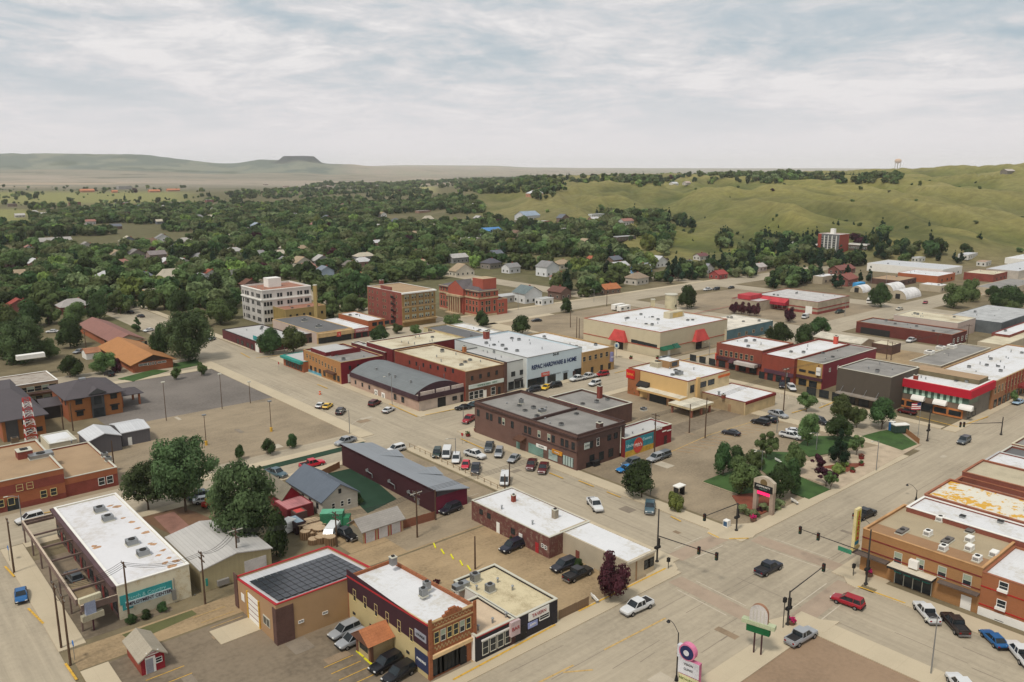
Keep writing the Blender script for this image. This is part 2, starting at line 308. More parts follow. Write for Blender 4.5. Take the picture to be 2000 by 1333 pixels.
rr = tn.new('ShaderNodeMapRange'); rr.inputs[1].default_value = .3; rr.inputs[2].default_value = .7; rr.inputs[3].default_value = .68; rr.inputs[4].default_value = 1.28; tl.new(nx.outputs[0], rr.inputs[0])
mx = tn.new('ShaderNodeVectorMath'); mx.operation = 'SCALE'; tl.new(at_.outputs[0], mx.inputs[0]); tl.new(rr.outputs[0], mx.inputs[3]); tl.new(mx.outputs[0], pb.inputs[0])
bn = tn.new('ShaderNodeBump'); bn.inputs['Strength'].default_value = .5; bn.inputs['Distance'].default_value = 1.0; tl.new(nx.outputs[0], bn.inputs['Height']); tl.new(bn.outputs[0], pb.inputs['Normal'])
me.materials.append(tm); to = bpy.data.objects.new('terrain', me); C.objects.link(to); to['kind'] = 'structure'
def gz(px, py):   # terrain point under a pixel of the layout sketch
    z = 0.0
    for _ in range(12): x, y = W(px, py, z); z = .5*z+.5*float(hgt(np.array([x]), np.array([y]))[0])
    x, y = W(px, py, z); return x, y, float(hgt(np.array([x]), np.array([y]))[0])-.02

# ------------------------------------------------------------------ haze: one even box of air
hzm = bpy.data.materials.new('haze_air'); hzm.use_nodes = True; hn = hzm.node_tree.nodes; hn.remove(hn['Principled BSDF'])
vol = hn.new('ShaderNodeVolumePrincipled'); vol.inputs['Density'].default_value = 5e-5; vol.inputs['Color'].default_value = (.98, .99, 1, 1); vol.inputs['Anisotropy'].default_value = 0
hzm.node_tree.links.new(vol.outputs[0], hn['Material Output'].inputs['Volume'])
hb = MB(); hb.box(-15500, -15500, -3, 15500, 15500, 215, hzm); ho = hb.build('haze'); ho['kind'] = 'stuff'
exec_after = []

# ------------------------------------------------------------------ ground sheets (grid coordinates)
def sheet(name, pts, z, m, thick=0):
    mb = MB()
    area = sum(pts[i][0]*pts[(i+1) % len(pts)][1]-pts[(i+1) % len(pts)][0]*pts[i][1] for i in range(len(pts)))
    if area < 0: pts = pts[::-1]
    if thick: mb.prism(pts, z-thick, z, m)
    else: mb.poly([(p[0], p[1], z) for p in pts], m)
    o = mb.build(name, rz=TH); o['kind'] = 'structure'; return o
def psheet(name, pix, z, m, thick=0): return sheet(name, [G(*p, z) for p in pix], z, m, thick)
def rsheet(name, a0, a1, b0, b1, z, m, thick=0): return sheet(name, [(a0, b0), (a1, b0), (a1, b1), (a0, b1)], z, m, thick)
rsheet('road', -80, 620, 56.6, 76.2, .016, concrete)
rsheet('road', 104, 121.5, -260, 560, .012, concrete_b)
rsheet('road', -80, 620, 161, 177, .008, concrete)
rsheet('road', -12, 20, -80, 560, .004, concrete_b)
rsheet('road', 196, 217, -200, 560, .004, concrete_b)
rsheet('road', -80, 720, 272, 290, .020, concrete)
rsheet('road', 305, 321, -200, 560, .024, concrete_b)
rsheet('road', 21, 104, 112.5, 118.5, .003, dirt)
rsheet('road', 395, 409, -100, 400, .028, concrete_b)
# lots
rsheet('parking_lot', 55, 102.5, 222, 284, .006, asphalt_dk)
rsheet('parking_lot', 22, 100, 172.5, 222, .007, asphalt_old)
rsheet('parking_lot', 23, 62, 78, 112, .006, asphalt_lot)
rsheet('gravel_lot', 60, 103.8, 79, 112, .005, dirt)
rsheet('gravel_lot', 66, 92, 118.6, 134, .0065, dirt)
rsheet('parking_lot', 126, 194, 79, 158, .007, asphalt_old)
rsheet('gravel_lot', 60, 106.6, -200, 53, .006, P('brown_lot', (146, 122, 98), .97, var=.12, scale=.06, fine=1.5, bump=.3))
rsheet('parking_lot', 74, 103, 113, 158, .009, asphalt_old)
rsheet('parking_lot', 23, 36, 120, 152, .008, asphalt_lot)
rsheet('parking_lot', 322, 395, 172, 262, .007, asphalt_old)
rsheet('parking_lot', 219, 304, 178, 268, .005, asphalt_old)
rsheet('parking_lot', 250, 320, 80, 160, .005, dirt)
rsheet('lane', 126.5, 194, 121, 127.5, .011, asphalt_lot)
# raised walks
def walk(a0, a1, b0, b1, m=walk_m): rsheet('sidewalk', a0, a1, b0, b1, .13, m, .14)
walk(-20, 104, 76.2, 79.2); walk(121.5, 190, 76.2, 79.4); walk(217, 360, 76.2, 79.5)
walk(60, 107.8, 52.6, 56.6); walk(123, 420, 52, 59.8); walk(103.5, 108, -150, 52.6)
walk(121.5, 125.8, -150, 52); walk(103.8, 107.6, 79.4, 112); walk(103.8, 107.6, 119.2, 158); walk(121.5, 125, 79.4, 160.8)
walk(21, 24.5, 79, 112); walk(20, 23.5, 119, 160.5); walk(23.6, 100, 158.5, 161)
walk(100, 104, 172.4, 284); walk(38, 100, 169.4, 172.4); walk(121.5, 125, 177, 271); walk(125, 194, 177, 181)
walk(192, 196, 79.5, 160.8); walk(217, 220, 80, 160.8); walk(217, 226, 177, 271); walk(190, 196, 181, 271); walk(125, 192, 158, 161)
walk(22, 100, 268.5, 272); walk(125, 260, 268, 272); walk(125, 420, 290, 293); walk(121.8, 124.8, 290, 420)
rsheet('verge', 62, 99, 166.8, 169.4, .10, dkgrass, .1).name = 'grass_verge'
# corner plazas at the lit crossing
for pix in ([(1262, 1102), (1290, 1090), (1318, 1100), (1324, 1112), (1310, 1124), (1262, 1148)], [(1380, 1040), (1390, 1030), (1418, 1025), (1500, 1020), (1470, 1050), (1425, 1054), (1396, 1050)],
            [(1646, 1122), (1690, 1108), (1692, 1135), (1676, 1150), (1655, 1140)], [(1500, 1212), (1535, 1203), (1640, 1214), (1610, 1236), (1560, 1234), (1530, 1240)]):
    psheet('sidewalk', pix, .15, walk_m, .155)
# repair patches
pr = random.Random(9); PM = [P('patch_dark', (132, 120, 104), .97, var=.1, cr=.1), P('patch_pale', (178, 166, 146), .97, var=.08, cr=.1), P('patch_brown', (142, 122, 98), .97, var=.1, cr=.1)]
for k in range(46):
    zone = pr.choice([(106, 120, -20, 240), (60, 260, 58, 75), (40, 98, 176, 220), (128, 190, 82, 150), (-8, 18, 80, 170), (30, 58, 82, 108)]); a0 = pr.uniform(zone[0], zone[1]); b0 = pr.uniform(zone[2], zone[3]); w_, h_ = pr.uniform(.8, 4), pr.uniform(.8, 4); rsheet('road_patch', a0, min(a0+w_, zone[1]+1), b0, min(b0+h_, zone[3]+1), .033+.0004*k*.1, pr.choice(PM))
# painted and brick crossings
def strip(p, q, wd, m, name='marking', z=.034):
    a = Vector(G(*p)); b = Vector(G(*q)); d = (b-a).normalized(); n_ = Vector((-d.y, d.x))*wd/2
    return sheet(name, [tuple(a-n_), tuple(b-n_), tuple(b+n_), tuple(a+n_)], z, m)
for p, q in (((1318, 1132), (1465, 1207)), ((1475, 1052), (1640, 1110)), ((1318, 1090), (1408, 1050)), ((1555, 1215), (1655, 1140))):
    strip(p, q, 3.2, brickpave, 'crosswalk')
    for s in (-1, 1):
        a = Vector(G(*p)); b = Vector(G(*q)); d = (b-a).normalized(); n_ = Vector((-d.y, d.x))*s*2.3
        a = a+n_+d*2.5; b = b+n_-d*2.5; e = Vector((-d.y, d.x))*.09; sheet('marking', [tuple(a-e), tuple(b-e), tuple(b+e), tuple(a+e)], .034, paleline)
# yellow kerb paint and lane paint
YL = [((885, 1330), (1085, 1222)), ((1130, 1196), (1300, 1112)), ((1675, 1147), (1768, 1180)), ((1130, 940), (1160, 952)), ((1185, 962), (1212, 973)), ((1310, 1010), (1330, 1020)), ((1383, 1042), (1404, 1052)), ((1424, 1054), (1462, 1053)),
      ((760, 790), (815, 815)), ((830, 812), (890, 800)), ((900, 858), (945, 878)), ((1073, 925), (1100, 936)), ((470, 690), (488, 700)), ((500, 700), (560, 693)), ((1790, 815), (1870, 835)), ((1880, 832), (1930, 815)), ((620, 752), (640, 760)),
      ((10, 1108), (28, 1128)), ((55, 1190), (85, 1220)), ((128, 1298), (150, 1330)), ((80, 1005), (100, 1001)), ((1546, 808), (1575, 800)), ((1200, 730), (1260, 716)), ((1600, 798), (1640, 782)), ((1330, 705), (1400, 690))]
for i, (p, q) in enumerate(YL): strip(p, q, .32, yellow, 'kerb_paint', .165)
for p, q in (((1100, 1314), (1158, 1309)), ((1000, 1360), (1120, 1300)), ((1180, 1270), (1300, 1208)), ((1620, 1225), (1700, 1262))): strip(p, q, .3, ochre)
for p, q in (((1295, 890), (1385, 850)), ((1385, 850), (1500, 815))): strip(p, q, .25, ochre)
# parking stalls
def stalls(p, q, n, ln, m, wd=.13, ang=None, z=.036):
    a = Vector(G(*p)); b = Vector(G(*q)); d = (b-a).normalized(); nn = Vector((-d.y, d.x)); mb = MB()
    if ang is not None: nn = Vector((math.cos(ang), math.sin(ang)))
    for k in range(n):
        c = a+(b-a)*k/(n-1); e = c+nn*ln; s_ = Vector((-nn.y, nn.x))*wd/2
        mb.poly([(*(c-s_), z), (*(e-s_), z), (*(e+s_), z), (*(c+s_), z)] if True else [], m)
    o = mb.build('parking_lines', rz=TH); o['kind'] = 'structure'
stalls((480, 740), (700, 838), 18, 5.2, paleline, ang=math.radians(35)); stalls((560, 702), (820, 812), 22, -5.0, paleline, ang=math.radians(-35))
stalls((785, 905), (985, 985), 14, 5.5, paleline, ang=math.radians(180)); stalls((1310, 880), (1500, 818), 16, 5.5, P('ochre_line', (166, 120, 62)), ang=math.radians(-62))
stalls((690, 1280), (735, 1316), 4, 4.5, yellow, ang=math.radians(180)); stalls((440, 1185), (475, 1204), 3, 5, ochre, ang=math.radians(180))
stalls((285, 1330), (300, 1345), 2, 5, yellow, ang=math.radians(0))
stalls((640, 800), (560, 760), 9, 4.5, paleline, ang=math.radians(190)); stalls((1010, 770), (1170, 735), 14, 5.0, paleline, ang=math.radians(-60)); stalls((1420, 745), (1620, 790), 14, 5.0, paleline, ang=math.radians(215))
# lane joints on the main street, tar snakes
mbt = MB(); tar = P('tar_seal', (128, 116, 102))
for k in range(46):
    a0 = random.uniform(60, 250); b0 = random.uniform(58, 75); l_ = random.uniform(3, 16); dd = random.uniform(-.25, .25)
    mbt.poly([(a0, b0, .030), (a0+l_, b0+dd, .030), (a0+l_, b0+dd+.07, .030), (a0, b0+.09, .030)], tar)
for k in range(30):
    a0 = random.uniform(106, 120); b0 = random.uniform(-10, 240); l_ = random.uniform(3, 12)
    mbt.poly([(a0, b0, .031), (a0+.08, b0, .031), (a0+.2, b0+l_, .031), (a0+.1, b0+l_, .031)], tar)
o = mbt.build('tar_seams', rz=TH); o['kind'] = 'structure'
# lawns, beds
for i, pix in enumerate(([(1374, 940), (1408, 926), (1462, 912), (1500, 934), (1480, 966), (1440, 964)], [(1470, 905), (1500, 882), (1548, 884), (1572, 910), (1536, 932), (1508, 934)], [(1535, 934), (1560, 930), (1622, 956), (1580, 975), (1545, 962)],
                         [(1556, 872), (1580, 852), (1660, 852), (1690, 862), (1640, 882), (1580, 892)], [(1682, 852), (1720, 842), (1748, 838), (1792, 868), (1762, 880)], [(640, 925), (700, 912), (775, 975), (718, 1003)], [(230, 740), (300, 722), (330, 724), (260, 745)], [(330, 712), (385, 702), (392, 712), (345, 722)])):
    psheet('lawn', pix, .17 if i != 5 else .03, grass_m if i != 5 else dkgrass, .17 if i != 5 else 0)
psheet('planting_bed', [(1430, 968), (1478, 962), (1528, 985), (1470, 1012), (1452, 1000)], .2, redm, .2)
psheet('paved_plaza', [(1560, 905), (1640, 885), (1720, 870), (1800, 868), (1640, 955), (1560, 930)], .16, P('plaza_paving', (176, 158, 134)), .16)
psheet('planting_bed', [(1600, 912), (1650, 905), (1690, 905), (1655, 922)], .19, redm, .19)
psheet('garden_bed', [(265, 1010), (355, 990), (430, 1020), (345, 1050)], .02, P('bed_soil', (112, 84, 62)))
psheet('gravel_patch', [(300, 1010), (340, 1000), (400, 1055), (350, 1060)], .025, P('red_gravel', (142, 104, 90)))
psheet('grass_verge', [(238, 1240), (375, 1192), (385, 1200), (260, 1255)], .02, P('weedy_grass', (92, 92, 56)))

# ------------------------------------------------------------------ buildings
WM = {}
class B:
    def __init__(s, name, label, roof, h, Lx, Rx, wL, wR=None, rf=white_roof, cop=None, par=.45, z=0.0, wa=None, wb=None, flat=True, cat='building', group=None, back=None):
        s.h = h; s.z = z; s.a0, s.b0 = G(roof[0], roof[1], z+h)
        s.wa = wa if wa else solve(s.a0, s.b0, 1, 0, z+h, Rx); s.wb = wb if wb else solve(s.a0, s.b0, 0, 1, z+h, Lx)
        s.o = empty(name, label, cat, at(s.a0, s.b0, z), TH, group); s.wL = wL; s.wR = wR or wL; s.par = par
        mb = MB(); t = .3; A, Bb = s.wa, s.wb; bk = back or s.wR
        if flat:
            mb.box(0, 0, 0, A, t, h, s.wR); mb.box(0, Bb-t, 0, A, Bb, h, bk); mb.box(0, t, 0, t, Bb-t, h, s.wL); mb.box(A-t, t, 0, A, Bb-t, h, bk)
            mb.build('wall', s.o)
            r = MB(); r.box(t, t, h-par-.2, A-t, Bb-t, h-par, rf); r.build('roof', s.o)
            if cop:
                c = MB(); e = .06; c.box(-e, -e, h, A+e, t+.03, h+.12, cop); c.box(-e, Bb-t-.03, h, A+e, Bb+e, h+.12, cop); c.box(-e, t+.03, h, t+.03, Bb-t-.03, h+.12, cop); c.box(A-t-.03, t+.03, h, A+e, Bb-t-.03, h+.12, cop); c.build('coping', s.o)
        else:
            mb.box(0, 0, 0, A, Bb, h, s.wR, L=s.wL); mb.build('wall', s.o)
        d = math.hypot(*toW(s.a0, s.b0)); s.near = d < 215
    def gable(s, axis, rise, m, over=.5, wallm=None, hip=0):
        A, Bb, h = s.wa, s.wb, s.h; mb = MB(); o_ = over; tk = .18
        if axis == 'a':
            y0, y1, x0, x1 = -o_, Bb+o_, -o_, A+o_; ym = Bb/2; e = h-rise*o_/(Bb/2)
            r0, r1 = (x0+hip, x1-hip)
            for dz in (0,):
                mb.poly([(x0, y0, e), (x1, y0, e), (r1, ym, h+rise), (r0, ym, h+rise)], m); mb.poly([(x1, y1, e), (x0, y1, e), (r0, ym, h+rise), (r1, ym, h+rise)], m)
                mb.poly([(x0, y0, e-tk), (x0, y0, e), (r0, ym, h+rise), (x0, y1, e), (x0, y1, e-tk), (r0, ym, h+rise-tk)] if not hip else [(x0, y1, e), (x0, y0, e), (r0, ym, h+rise)], m)
                mb.poly([(x1, y0, e-tk), (x1, y0, e), (r1, ym, h+rise), (x1, y1, e), (x1, y1, e-tk), (r1, ym, h+rise-tk)][::-1] if not hip else [(x1, y0, e), (x1, y1, e), (r1, ym, h+rise)], m)
                mb.box(x0, y0, e-tk, x1, y0+.06, e, m); mb.box(x0, y1-.06, e-tk, x1, y1, e, m)
        else:
            x0, x1, y0, y1 = -o_, A+o_, -o_, Bb+o_; xm = A/2; e = h-rise*o_/(A/2); r0, r1 = (y0+hip, y1-hip)
            mb.poly([(x0, y1, e), (x0, y0, e), (xm, r0, h+rise), (xm, r1, h+rise)], m); mb.poly([(x1, y0, e), (x1, y1, e), (xm, r1, h+rise), (xm, r0, h+rise)], m)
            mb.poly([(x0, y0, e-tk), (x1, y0, e-tk), (x1, y0, e), (xm, r0, h+rise), (x0, y0, e)] if hip else [(x0, y0, e-tk), (xm, r0, h+rise-tk), (x1, y0, e-tk), (x1, y0, e), (xm, r0, h+rise), (x0, y0, e)], m)
            mb.poly([(x1, y1, e-tk), (x0, y1, e-tk), (x0, y1, e), (xm, r1, h+rise), (x1, y1, e)] if hip else [(x1, y1, e-tk), (xm, r1, h+rise-tk), (x0, y1, e-tk), (x0, y1, e), (xm, r1, h+rise), (x1, y1, e)], m)
            mb.box(x0, y0, e-tk, x0+.06, y1, e, m); mb.box(x1-.06, y0, e-tk, x1, y1, e, m)
        mb.build('roof', s.o)
        if not hip:
            g = MB(); wm = wallm or s.wR
            if axis == 'a':
                for x in (.02, A-.02): g.poly([(x, 0, h), (x, Bb, h), (x, Bb/2, h+rise-.1)], wm)
            else:
                for y in (.02, Bb-.02): g.poly([(0, y, h), (A, y, h), (A/2, y, h+rise-.1)], wm)
            g.build('gable_wall', s.o)
        return s
    def fp(s, face, px, py):      # point of a facade (u along it from the near corner, z above its foot)
        x, y = W(px, py, 0.0); a, b = toG(x, y)
        if face == 'L': t = s.a0/a; return b*t-s.b0, H*(1-t)-s.z
        t = s.b0/b; return a*t-s.a0, H*(1-t)-s.z
    def box(s, face, name, u0, u1, z0, z1, d0, d1, m, parent=None, bev=0):
        mb = MB()
        if face == 'L': mb.box(-d1, u0, z0, -d0, u1, z1, m)
        else: mb.box(u0, -d1, z0, u1, -d0, z1, m)
        return mb.build(name, parent or s.o, bev=bev)
    def win(s, face, u, z, wd, ht, style='frame', name='window'):
        key = (round(wd, 2), round(ht, 2), style)
        if key not in WM:
            fm = {'frame': frame_m, 'dark': dkframe, 'blind': frame_m, 'red': P('red_trim', (120, 44, 40)), 'yel': P('yellow_trim', (204, 186, 128)), 'tan': P('stone_trim', (178, 156, 124)), 'white': white_wall}[style]
            g = MB(); b = .09 if wd > .9 else .07; w2, h2 = wd/2, ht/2
            g.box(-w2, -.07, -h2, -w2+b, .05, h2, fm); g.box(w2-b, -.07, -h2, w2, .05, h2, fm); g.box(-w2+b, -.07, h2-b, w2-b, .05, h2, fm); g.box(-w2+b, -.10, -h2, w2-b, .05, -h2+b, fm)
            if ht < 2.6: g.box(-w2+b, -.055, -.03, w2-b, -.02, .03, fm)
            if wd > 1.7:
                k = int(wd/1.3)
                for i in range(1, k): x = -w2+wd*i/k; g.box(x-.04, -.06, -h2+b, x+.04, -.02, h2-b, fm)
            p = MB(); p.box(-w2+b, -.03, -h2+b, w2-b, -.012, h2-b, glass)
            if style == 'blind': p.box(-w2+b, -.034, .0, w2-b, -.031, h2-b, blind)
            both = MB(); both.v = list(g.v); both.f = list(g.f); both.m = list(g.m); both.ms = list(g.ms)
            both.box(-w2+b, -.03, -h2+b, w2-b, -.012, h2-b, glass)
            if style == 'blind': both.box(-w2+b, -.034, .0, w2-b, -.031, h2-b, blind)
            WM[key] = (g.mesh('window'), p.mesh('pane'), both.mesh('window'))
        g, p, bo = WM[key]; loc = (0, u, z) if face == 'L' else (u, 0, z); rz = -math.pi/2 if face == 'L' else 0
        if s.near:
            o = place(g, name, s.o, loc, rz); place(p, 'pane', o, (0, 0, 0)); return o
        return place(bo, name, s.o, loc, rz)
    def wins(s, face, p0, p1, n, wd, ht, style='frame', name='window'):
        u0, z0 = s.fp(face, *p0); u1, z1 = s.fp(face, *p1)
        for k in range(n):
            t = k/max(1, n-1); s.win(face, u0+(u1-u0)*t, z0+(z1-z0)*t, wd, ht, style, name)
    def winu(s, face, us, z, wd, ht, style='frame', name='window'):
        for u in us: s.win(face, u, z, wd, ht, style, name)
    def door(s, face, p, wd=1.0, ht=2.1, m=None, name='door'):
        u, z = s.fp(face, *p); m = m or white_wall; d = s.box(face, name, u-wd/2, u+wd/2, 0.02, ht, .005, .06, m)
        if s.near:
            g = MB(); g.tube((0, 0, 0), (.0, .0, .14), .02, steel, 6); k = g.build('handle', d, (-.07-.02, u-wd/2+.12, 1) if face == 'L' else (u+wd/2-.12, -.07-.02, 1))
        return d
    def band(s, face, name, z0, z1, m, d=.06, u0=0, u1=None):
        L_ = s.wb if face == 'L' else s.wa; u1 = L_ if u1 is None else u1; return s.box(face, name, u0, u1, z0, z1, .003, d, m)
    def sign(s, face, p, wd, ht, m, txt=None, tsize=.5, tm_=None, name='sign', d=.12, sx_=1.0, bold=.0):
        u, z = s.fp(face, *p); o = s.box(face, name, u-wd/2, u+wd/2, z-ht/2, z+ht/2, .005, d, m)
        if txt:
            loc = (-d-.025, u, z) if face == 'L' else (u, -d-.025, z); lettering(txt, tsize, tm_ or black, o, loc, -math.pi/2 if face == 'L' else 0, bold, sx_)
        return o
    def canopy(s, face, u0, u1, z0, z1, out_, m, top=None, name='awning', slope=0):
        mb = MB()
        pts = [(0, z0), (out_, z0), (out_, z1-slope), (0, z1)]
        def P3(u, q): return (-q[0]-.004, u, q[1]) if face == 'L' else (u, -q[0]-.004, q[1])
        A = [P3(u0, q) for q in pts]; Bq = [P3(u1, q) for q in pts]
        mb.poly(A if face == 'L' else A, m); mb.poly(Bq[::-1], m)
        for i in range(4):
            j = (i+1) % 4; mb.poly([A[i], Bq[i], Bq[j], A[j]], top if (top and i == 2) else m)
        return mb.build(name, s.o)
    def unit(s, px, py, sx_=1.4, sy_=1.2, hh=.9, m=steel, name='rooftop_unit', cap=True, fan=True):
        zr = s.h-s.par; a, b = G(px, py, s.z+zr); x, y = a-s.a0, b-s.b0; mb = MB(); mb.box(-sx_/2-.1, -sy_/2-.1, 0, sx_/2+.1, sy_/2+.1, .18, frame_m); mb.box(-sx_/2, -sy_/2, .18, sx_/2, sy_/2, hh, m)
        for k in range(4): mb.box(-sx_/2-.015, -sy_/2+.1, .3+k*(hh-.4)/4, sx_/2+.015, sy_/2-.1, .3+k*(hh-.4)/4+.06, dkframe)
        if fan: mb.tube((0, 0, hh), (0, 0, hh+.1), min(sx_, sy_)*.35, dkframe, 12)
        mb.build(name, s.o, (x, y, zr+.003))
    def pipe(s, px, py, r=.15, hh=.7, m=steel, name='vent_pipe'):
        zr = s.h-s.par; a, b = G(px, py, s.z+zr); mb = MB(); mb.tube((0, 0, 0), (0, 0, hh), r, m, 8); mb.tube((0, 0, hh), (0, 0, hh+.15), r*1.7, m, 8, r*.8); mb.build(name, s.o, (a-s.a0, b-s.b0, zr))
    def stack(s, px, py, sx_=.8, hh=1.4, m=None, name='chimney'):
        zr = s.h-s.par; a, b = G(px, py, s.z+zr); m = m or P('chimney_brick', (140, 66, 50), kind='brick'); mb = MB(); mb.box(-sx_/2, -sx_/2, 0, sx_/2, sx_/2, hh, m); mb.box(-sx_/2-.06, -sx_/2-.06, hh, sx_/2+.06, sx_/2+.06, hh+.12, frame_m); mb.box(-sx_/4, -sx_/4, hh+.12, sx_/4, sx_/4, hh+.3, dkframe); mb.build(name, s.o, (a-s.a0, b-s.b0, zr))
    def clutter(s, n, seed=0):
        r = random.Random(seed)
        for k in range(n):
            mb = MB(); x = r.uniform(.15, .85)*s.wa; y = r.uniform(.15, .85)*s.wb; hh = r.uniform(.3, .8)
            if r.random() < .45: mb.box(-.5, -.4, 0, .5, .4, hh, steel); mb.box(-.45, -.45, hh, .45, .45, hh+.08, dkframe); mb.build('rooftop_unit', s.o, (x, y, s.h-s.par))
            else: mb.tube((0, 0, 0), (0, 0, hh), .14, steel, 8); mb.tube((0, 0, hh), (0, 0, hh+.12), .24, steel, 8, .1); mb.build('vent_pipe', s.o, (x, y, s.h-s.par))

brown_brick = P('brown_brick', (116, 82, 70), VK, kind='brick', var=.12); red_brick = P('red_brick', (142, 74, 56), VK, kind='brick', var=.14)
dkred = P('dark_red_paint', (124, 34, 38), VK, var=.08, kind='siding'); orange_brick = P('orange_brick', (168, 96, 52), VK, kind='brick', var=.1)
tan_brick = P('tan_brick', (160, 118, 70), VK, kind='brick', var=.08); gold = P('gold_stucco', (204, 164, 100), VK, var=.05); maroon = P('maroon_siding', (68, 28, 34), VK, kind='siding', var=.08)
redtrim = P('red_trim', (120, 44, 40)); yel_st = P('yellow_stucco', (188, 166, 110), VK, var=.05); plum = P('plum_stucco', (62, 30, 38), VK, var=.08); beige_st = P('beige_panel', (178, 138, 92), VK, var=.05)
charcoal = P('charcoal_siding', (46, 42, 46), VK, var=.08, kind='plank'); pink_st = P('pink_stucco', (192, 168, 152), VK, var=.05); dkbrick = P('dark_brick', (102, 70, 60), VK, kind='brick')
grey_wall = P('grey_steel_wall', (96, 92, 94), VK, kind='plank', var=.04); beige_w = P('beige_wall', (176, 160, 132), VK, var=.08); olive_w = P('olive_panel', (84, 74, 62), VK, var=.05); teal = P('teal_paint', (30, 130, 116), 1.2)

# --- solar warehouse
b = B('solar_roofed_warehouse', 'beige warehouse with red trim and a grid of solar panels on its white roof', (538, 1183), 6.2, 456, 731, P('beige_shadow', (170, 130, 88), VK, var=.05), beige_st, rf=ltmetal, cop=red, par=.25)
sol = MB(); pm = mat('solar_cell', (.035, .04, .05), rough=.25, spec=.5, var=.25, scale=.5); sol.box(0, 0, 0, 1.0, 1.0, .04, dkframe); sol.box(.03, .03, .04, .97, .97, .055, pm); sme = sol.mesh('solar_panel')
q0 = [G(488, 1136, 5.2), G(543, 1172, 6.2), G(707, 1113, 6.2), G(648, 1080, 5.2)]; us = [(p[0]-b.a0, p[1]-b.b0) for p in q0]
ua, ub = min(p[0] for p in us), max(p[0] for p in us); va, vb = min(p[1] for p in us), max(p[1] for p in us); nu, nv = 13, 6
for i in range(nu):
    for j in range(nv): place(sme, 'solar_panel', b.o, (ua+(ub-ua)*i/nu+.05, va+(vb-va)*j/nv+.05, 6.2), 0, ((ub-ua)/nu-.07, (vb-va)/nv-.07, 1))
b.box('L', 'garage_door', *(lambda u: (u-1.9, u+1.9))(b.fp('L', 498, 1210)[0]), .05, 4.3, .01, .08, white_wall)
for k in range(1, 5): b.box('L', 'door_rail', *(lambda u: (u-1.9, u+1.9))(b.fp('L', 498, 1210)[0]), .05+k*.86, .11+k*.86, .08, .11, redtrim)
for u in (b.fp('L', 498, 1210)[0]-2.1, b.fp('L', 498, 1210)[0]+1.9): b.box('L', 'bollard_trim', u, u+.25, 0, 4.5, .01, .2, yellow)
b.box('R', 'corner_pilaster', 0, 2.6, 0, 5.6, .003, .12, dkbrick); b.box('L', 'corner_pilaster', -.12, 1.0, 0, 5.6, .003, .12, dkbrick); b.box('L', 'corner_pilaster', b.wb-1.2, b.wb, 0, 5.6, .003, .12, dkbrick)
b.box('L', 'window', 2.2, 4.4, 1.6, 3.0, .003, .09, frame_m); b.box('L', 'window', 2.35, 3.2, 1.75, 2.85, .09, .1, glass); b.box('L', 'window', 3.35, 4.25, 1.75, 2.85, .09, .1, glass); b.box('L', 'notice_board', b.wb-3.5, b.wb-2.4, 2, 3.2, .003, .06, white_wall)
b.wins('R', (588, 1214), (635, 1197), 2, .9, .45, 'white', 'vent_grille'); b.box('R', 'wall_lamp', b.wa*.86, b.wa*.86+.5, 5.0, 5.3, .003, .3, frame_m)
b.box('L', 'loading_ramp', b.fp('L', 498, 1210)[0]-2.2, b.fp('L', 498, 1210)[0]+2.2, 0, .12, .01, 6, walk_m)
def slope_roof(b, drop, names=('wall', 'roof', 'coping', 'upper_wall', 'red_coping')):
    for c in b.o.children:
        if c.name.split('.')[0] in names:
            for v in c.data.vertices:
                if v.co.z > b.h-1.2: v.co.z -= drop*v.co.y/b.wb
        elif c.name.startswith('solar'): c.location.z -= drop*c.location.y/b.wb; c.rotation_euler.x = -math.atan(drop/b.wb)
slope_roof(b, 1.5)
# --- yellow building with patterned brick front
orn = P('ornate_orange_brick', (164, 92, 52), VK, kind='brick', var=.2, scale=2.5)
b = B('corner_brick_front_store', 'two storey store with orange patterned brick front and cream and plum side wall', (836, 1222), 8.0, 677, 929, yel_st, orn, rf=white_roof, cop=None, par=.5)
Y = b; b.band('L', 'upper_wall', 4.2, 7.85, plum, .05, 0, b.wb); b.band('L', 'red_coping', 7.85, 8.1, red, .1); b.box('R', 'coping', 0, b.wa, 8.0, 8.15, -.35, .1, P('stone_coping', (168, 140, 100)))
pm_ = MB()
for i, (u0, u1, z) in enumerate([(.30, .70, .35), (.36, .64, .7), (.43, .57, 1.0)]): pm_.box(u0*b.wa, -.1-.004*i, 8.1+(.0 if i == 0 else (0, .35, .7)[i]), u1*b.wa, .25, 8.1+z, orn)
pm_.build('stepped_gable', b.o)
for u in (0, b.wa-.5): b.box('R', 'pier', u, u+.5, 0, 8.7, .004, .18, orn)
b.box('R', 'stone_band', .5, b.wa-.5, 7.0, 7.2, .004, .1, P('stone_coping', (168, 140, 100))); b.box('R', 'shop_fascia', .5, b.wa-.5, 3.0, 3.5, .004, .35, P('cream_fascia', (206, 170, 118), 1.2))
for k in range(22): b.box('R', 'diamond_tile', .9+k*(b.wa-2)/21, 1.15+k*(b.wa-2)/21, 3.9 if k % 2 else 4.2, (3.9 if k % 2 else 4.2)+.3, .004, .05, P('stone_coping', (168, 140, 100)))
for k in range(22): b.box('R', 'diamond_tile', .9+k*(b.wa-2)/21, 1.1+k*(b.wa-2)/21, 7.4 if k % 2 else 7.6, (7.4 if k % 2 else 7.6)+.22, .004, .05, P('stone_coping', (168, 140, 100)))
for k in range(6): b.win('R', 1.3+k*(b.wa-2.6)/5, 5.75, (b.wa-2.6)/5*.82, 1.7, 'blind' if k in (1, 4) else 'yel')
for k in range(7): b.win('R', 1.2+k*(b.wa-3.2)/6*.88, 1.6, 1.25, 2.6, 'dark')
b.door('R', (905, 1290), 1.1, 2.5, dkframe)
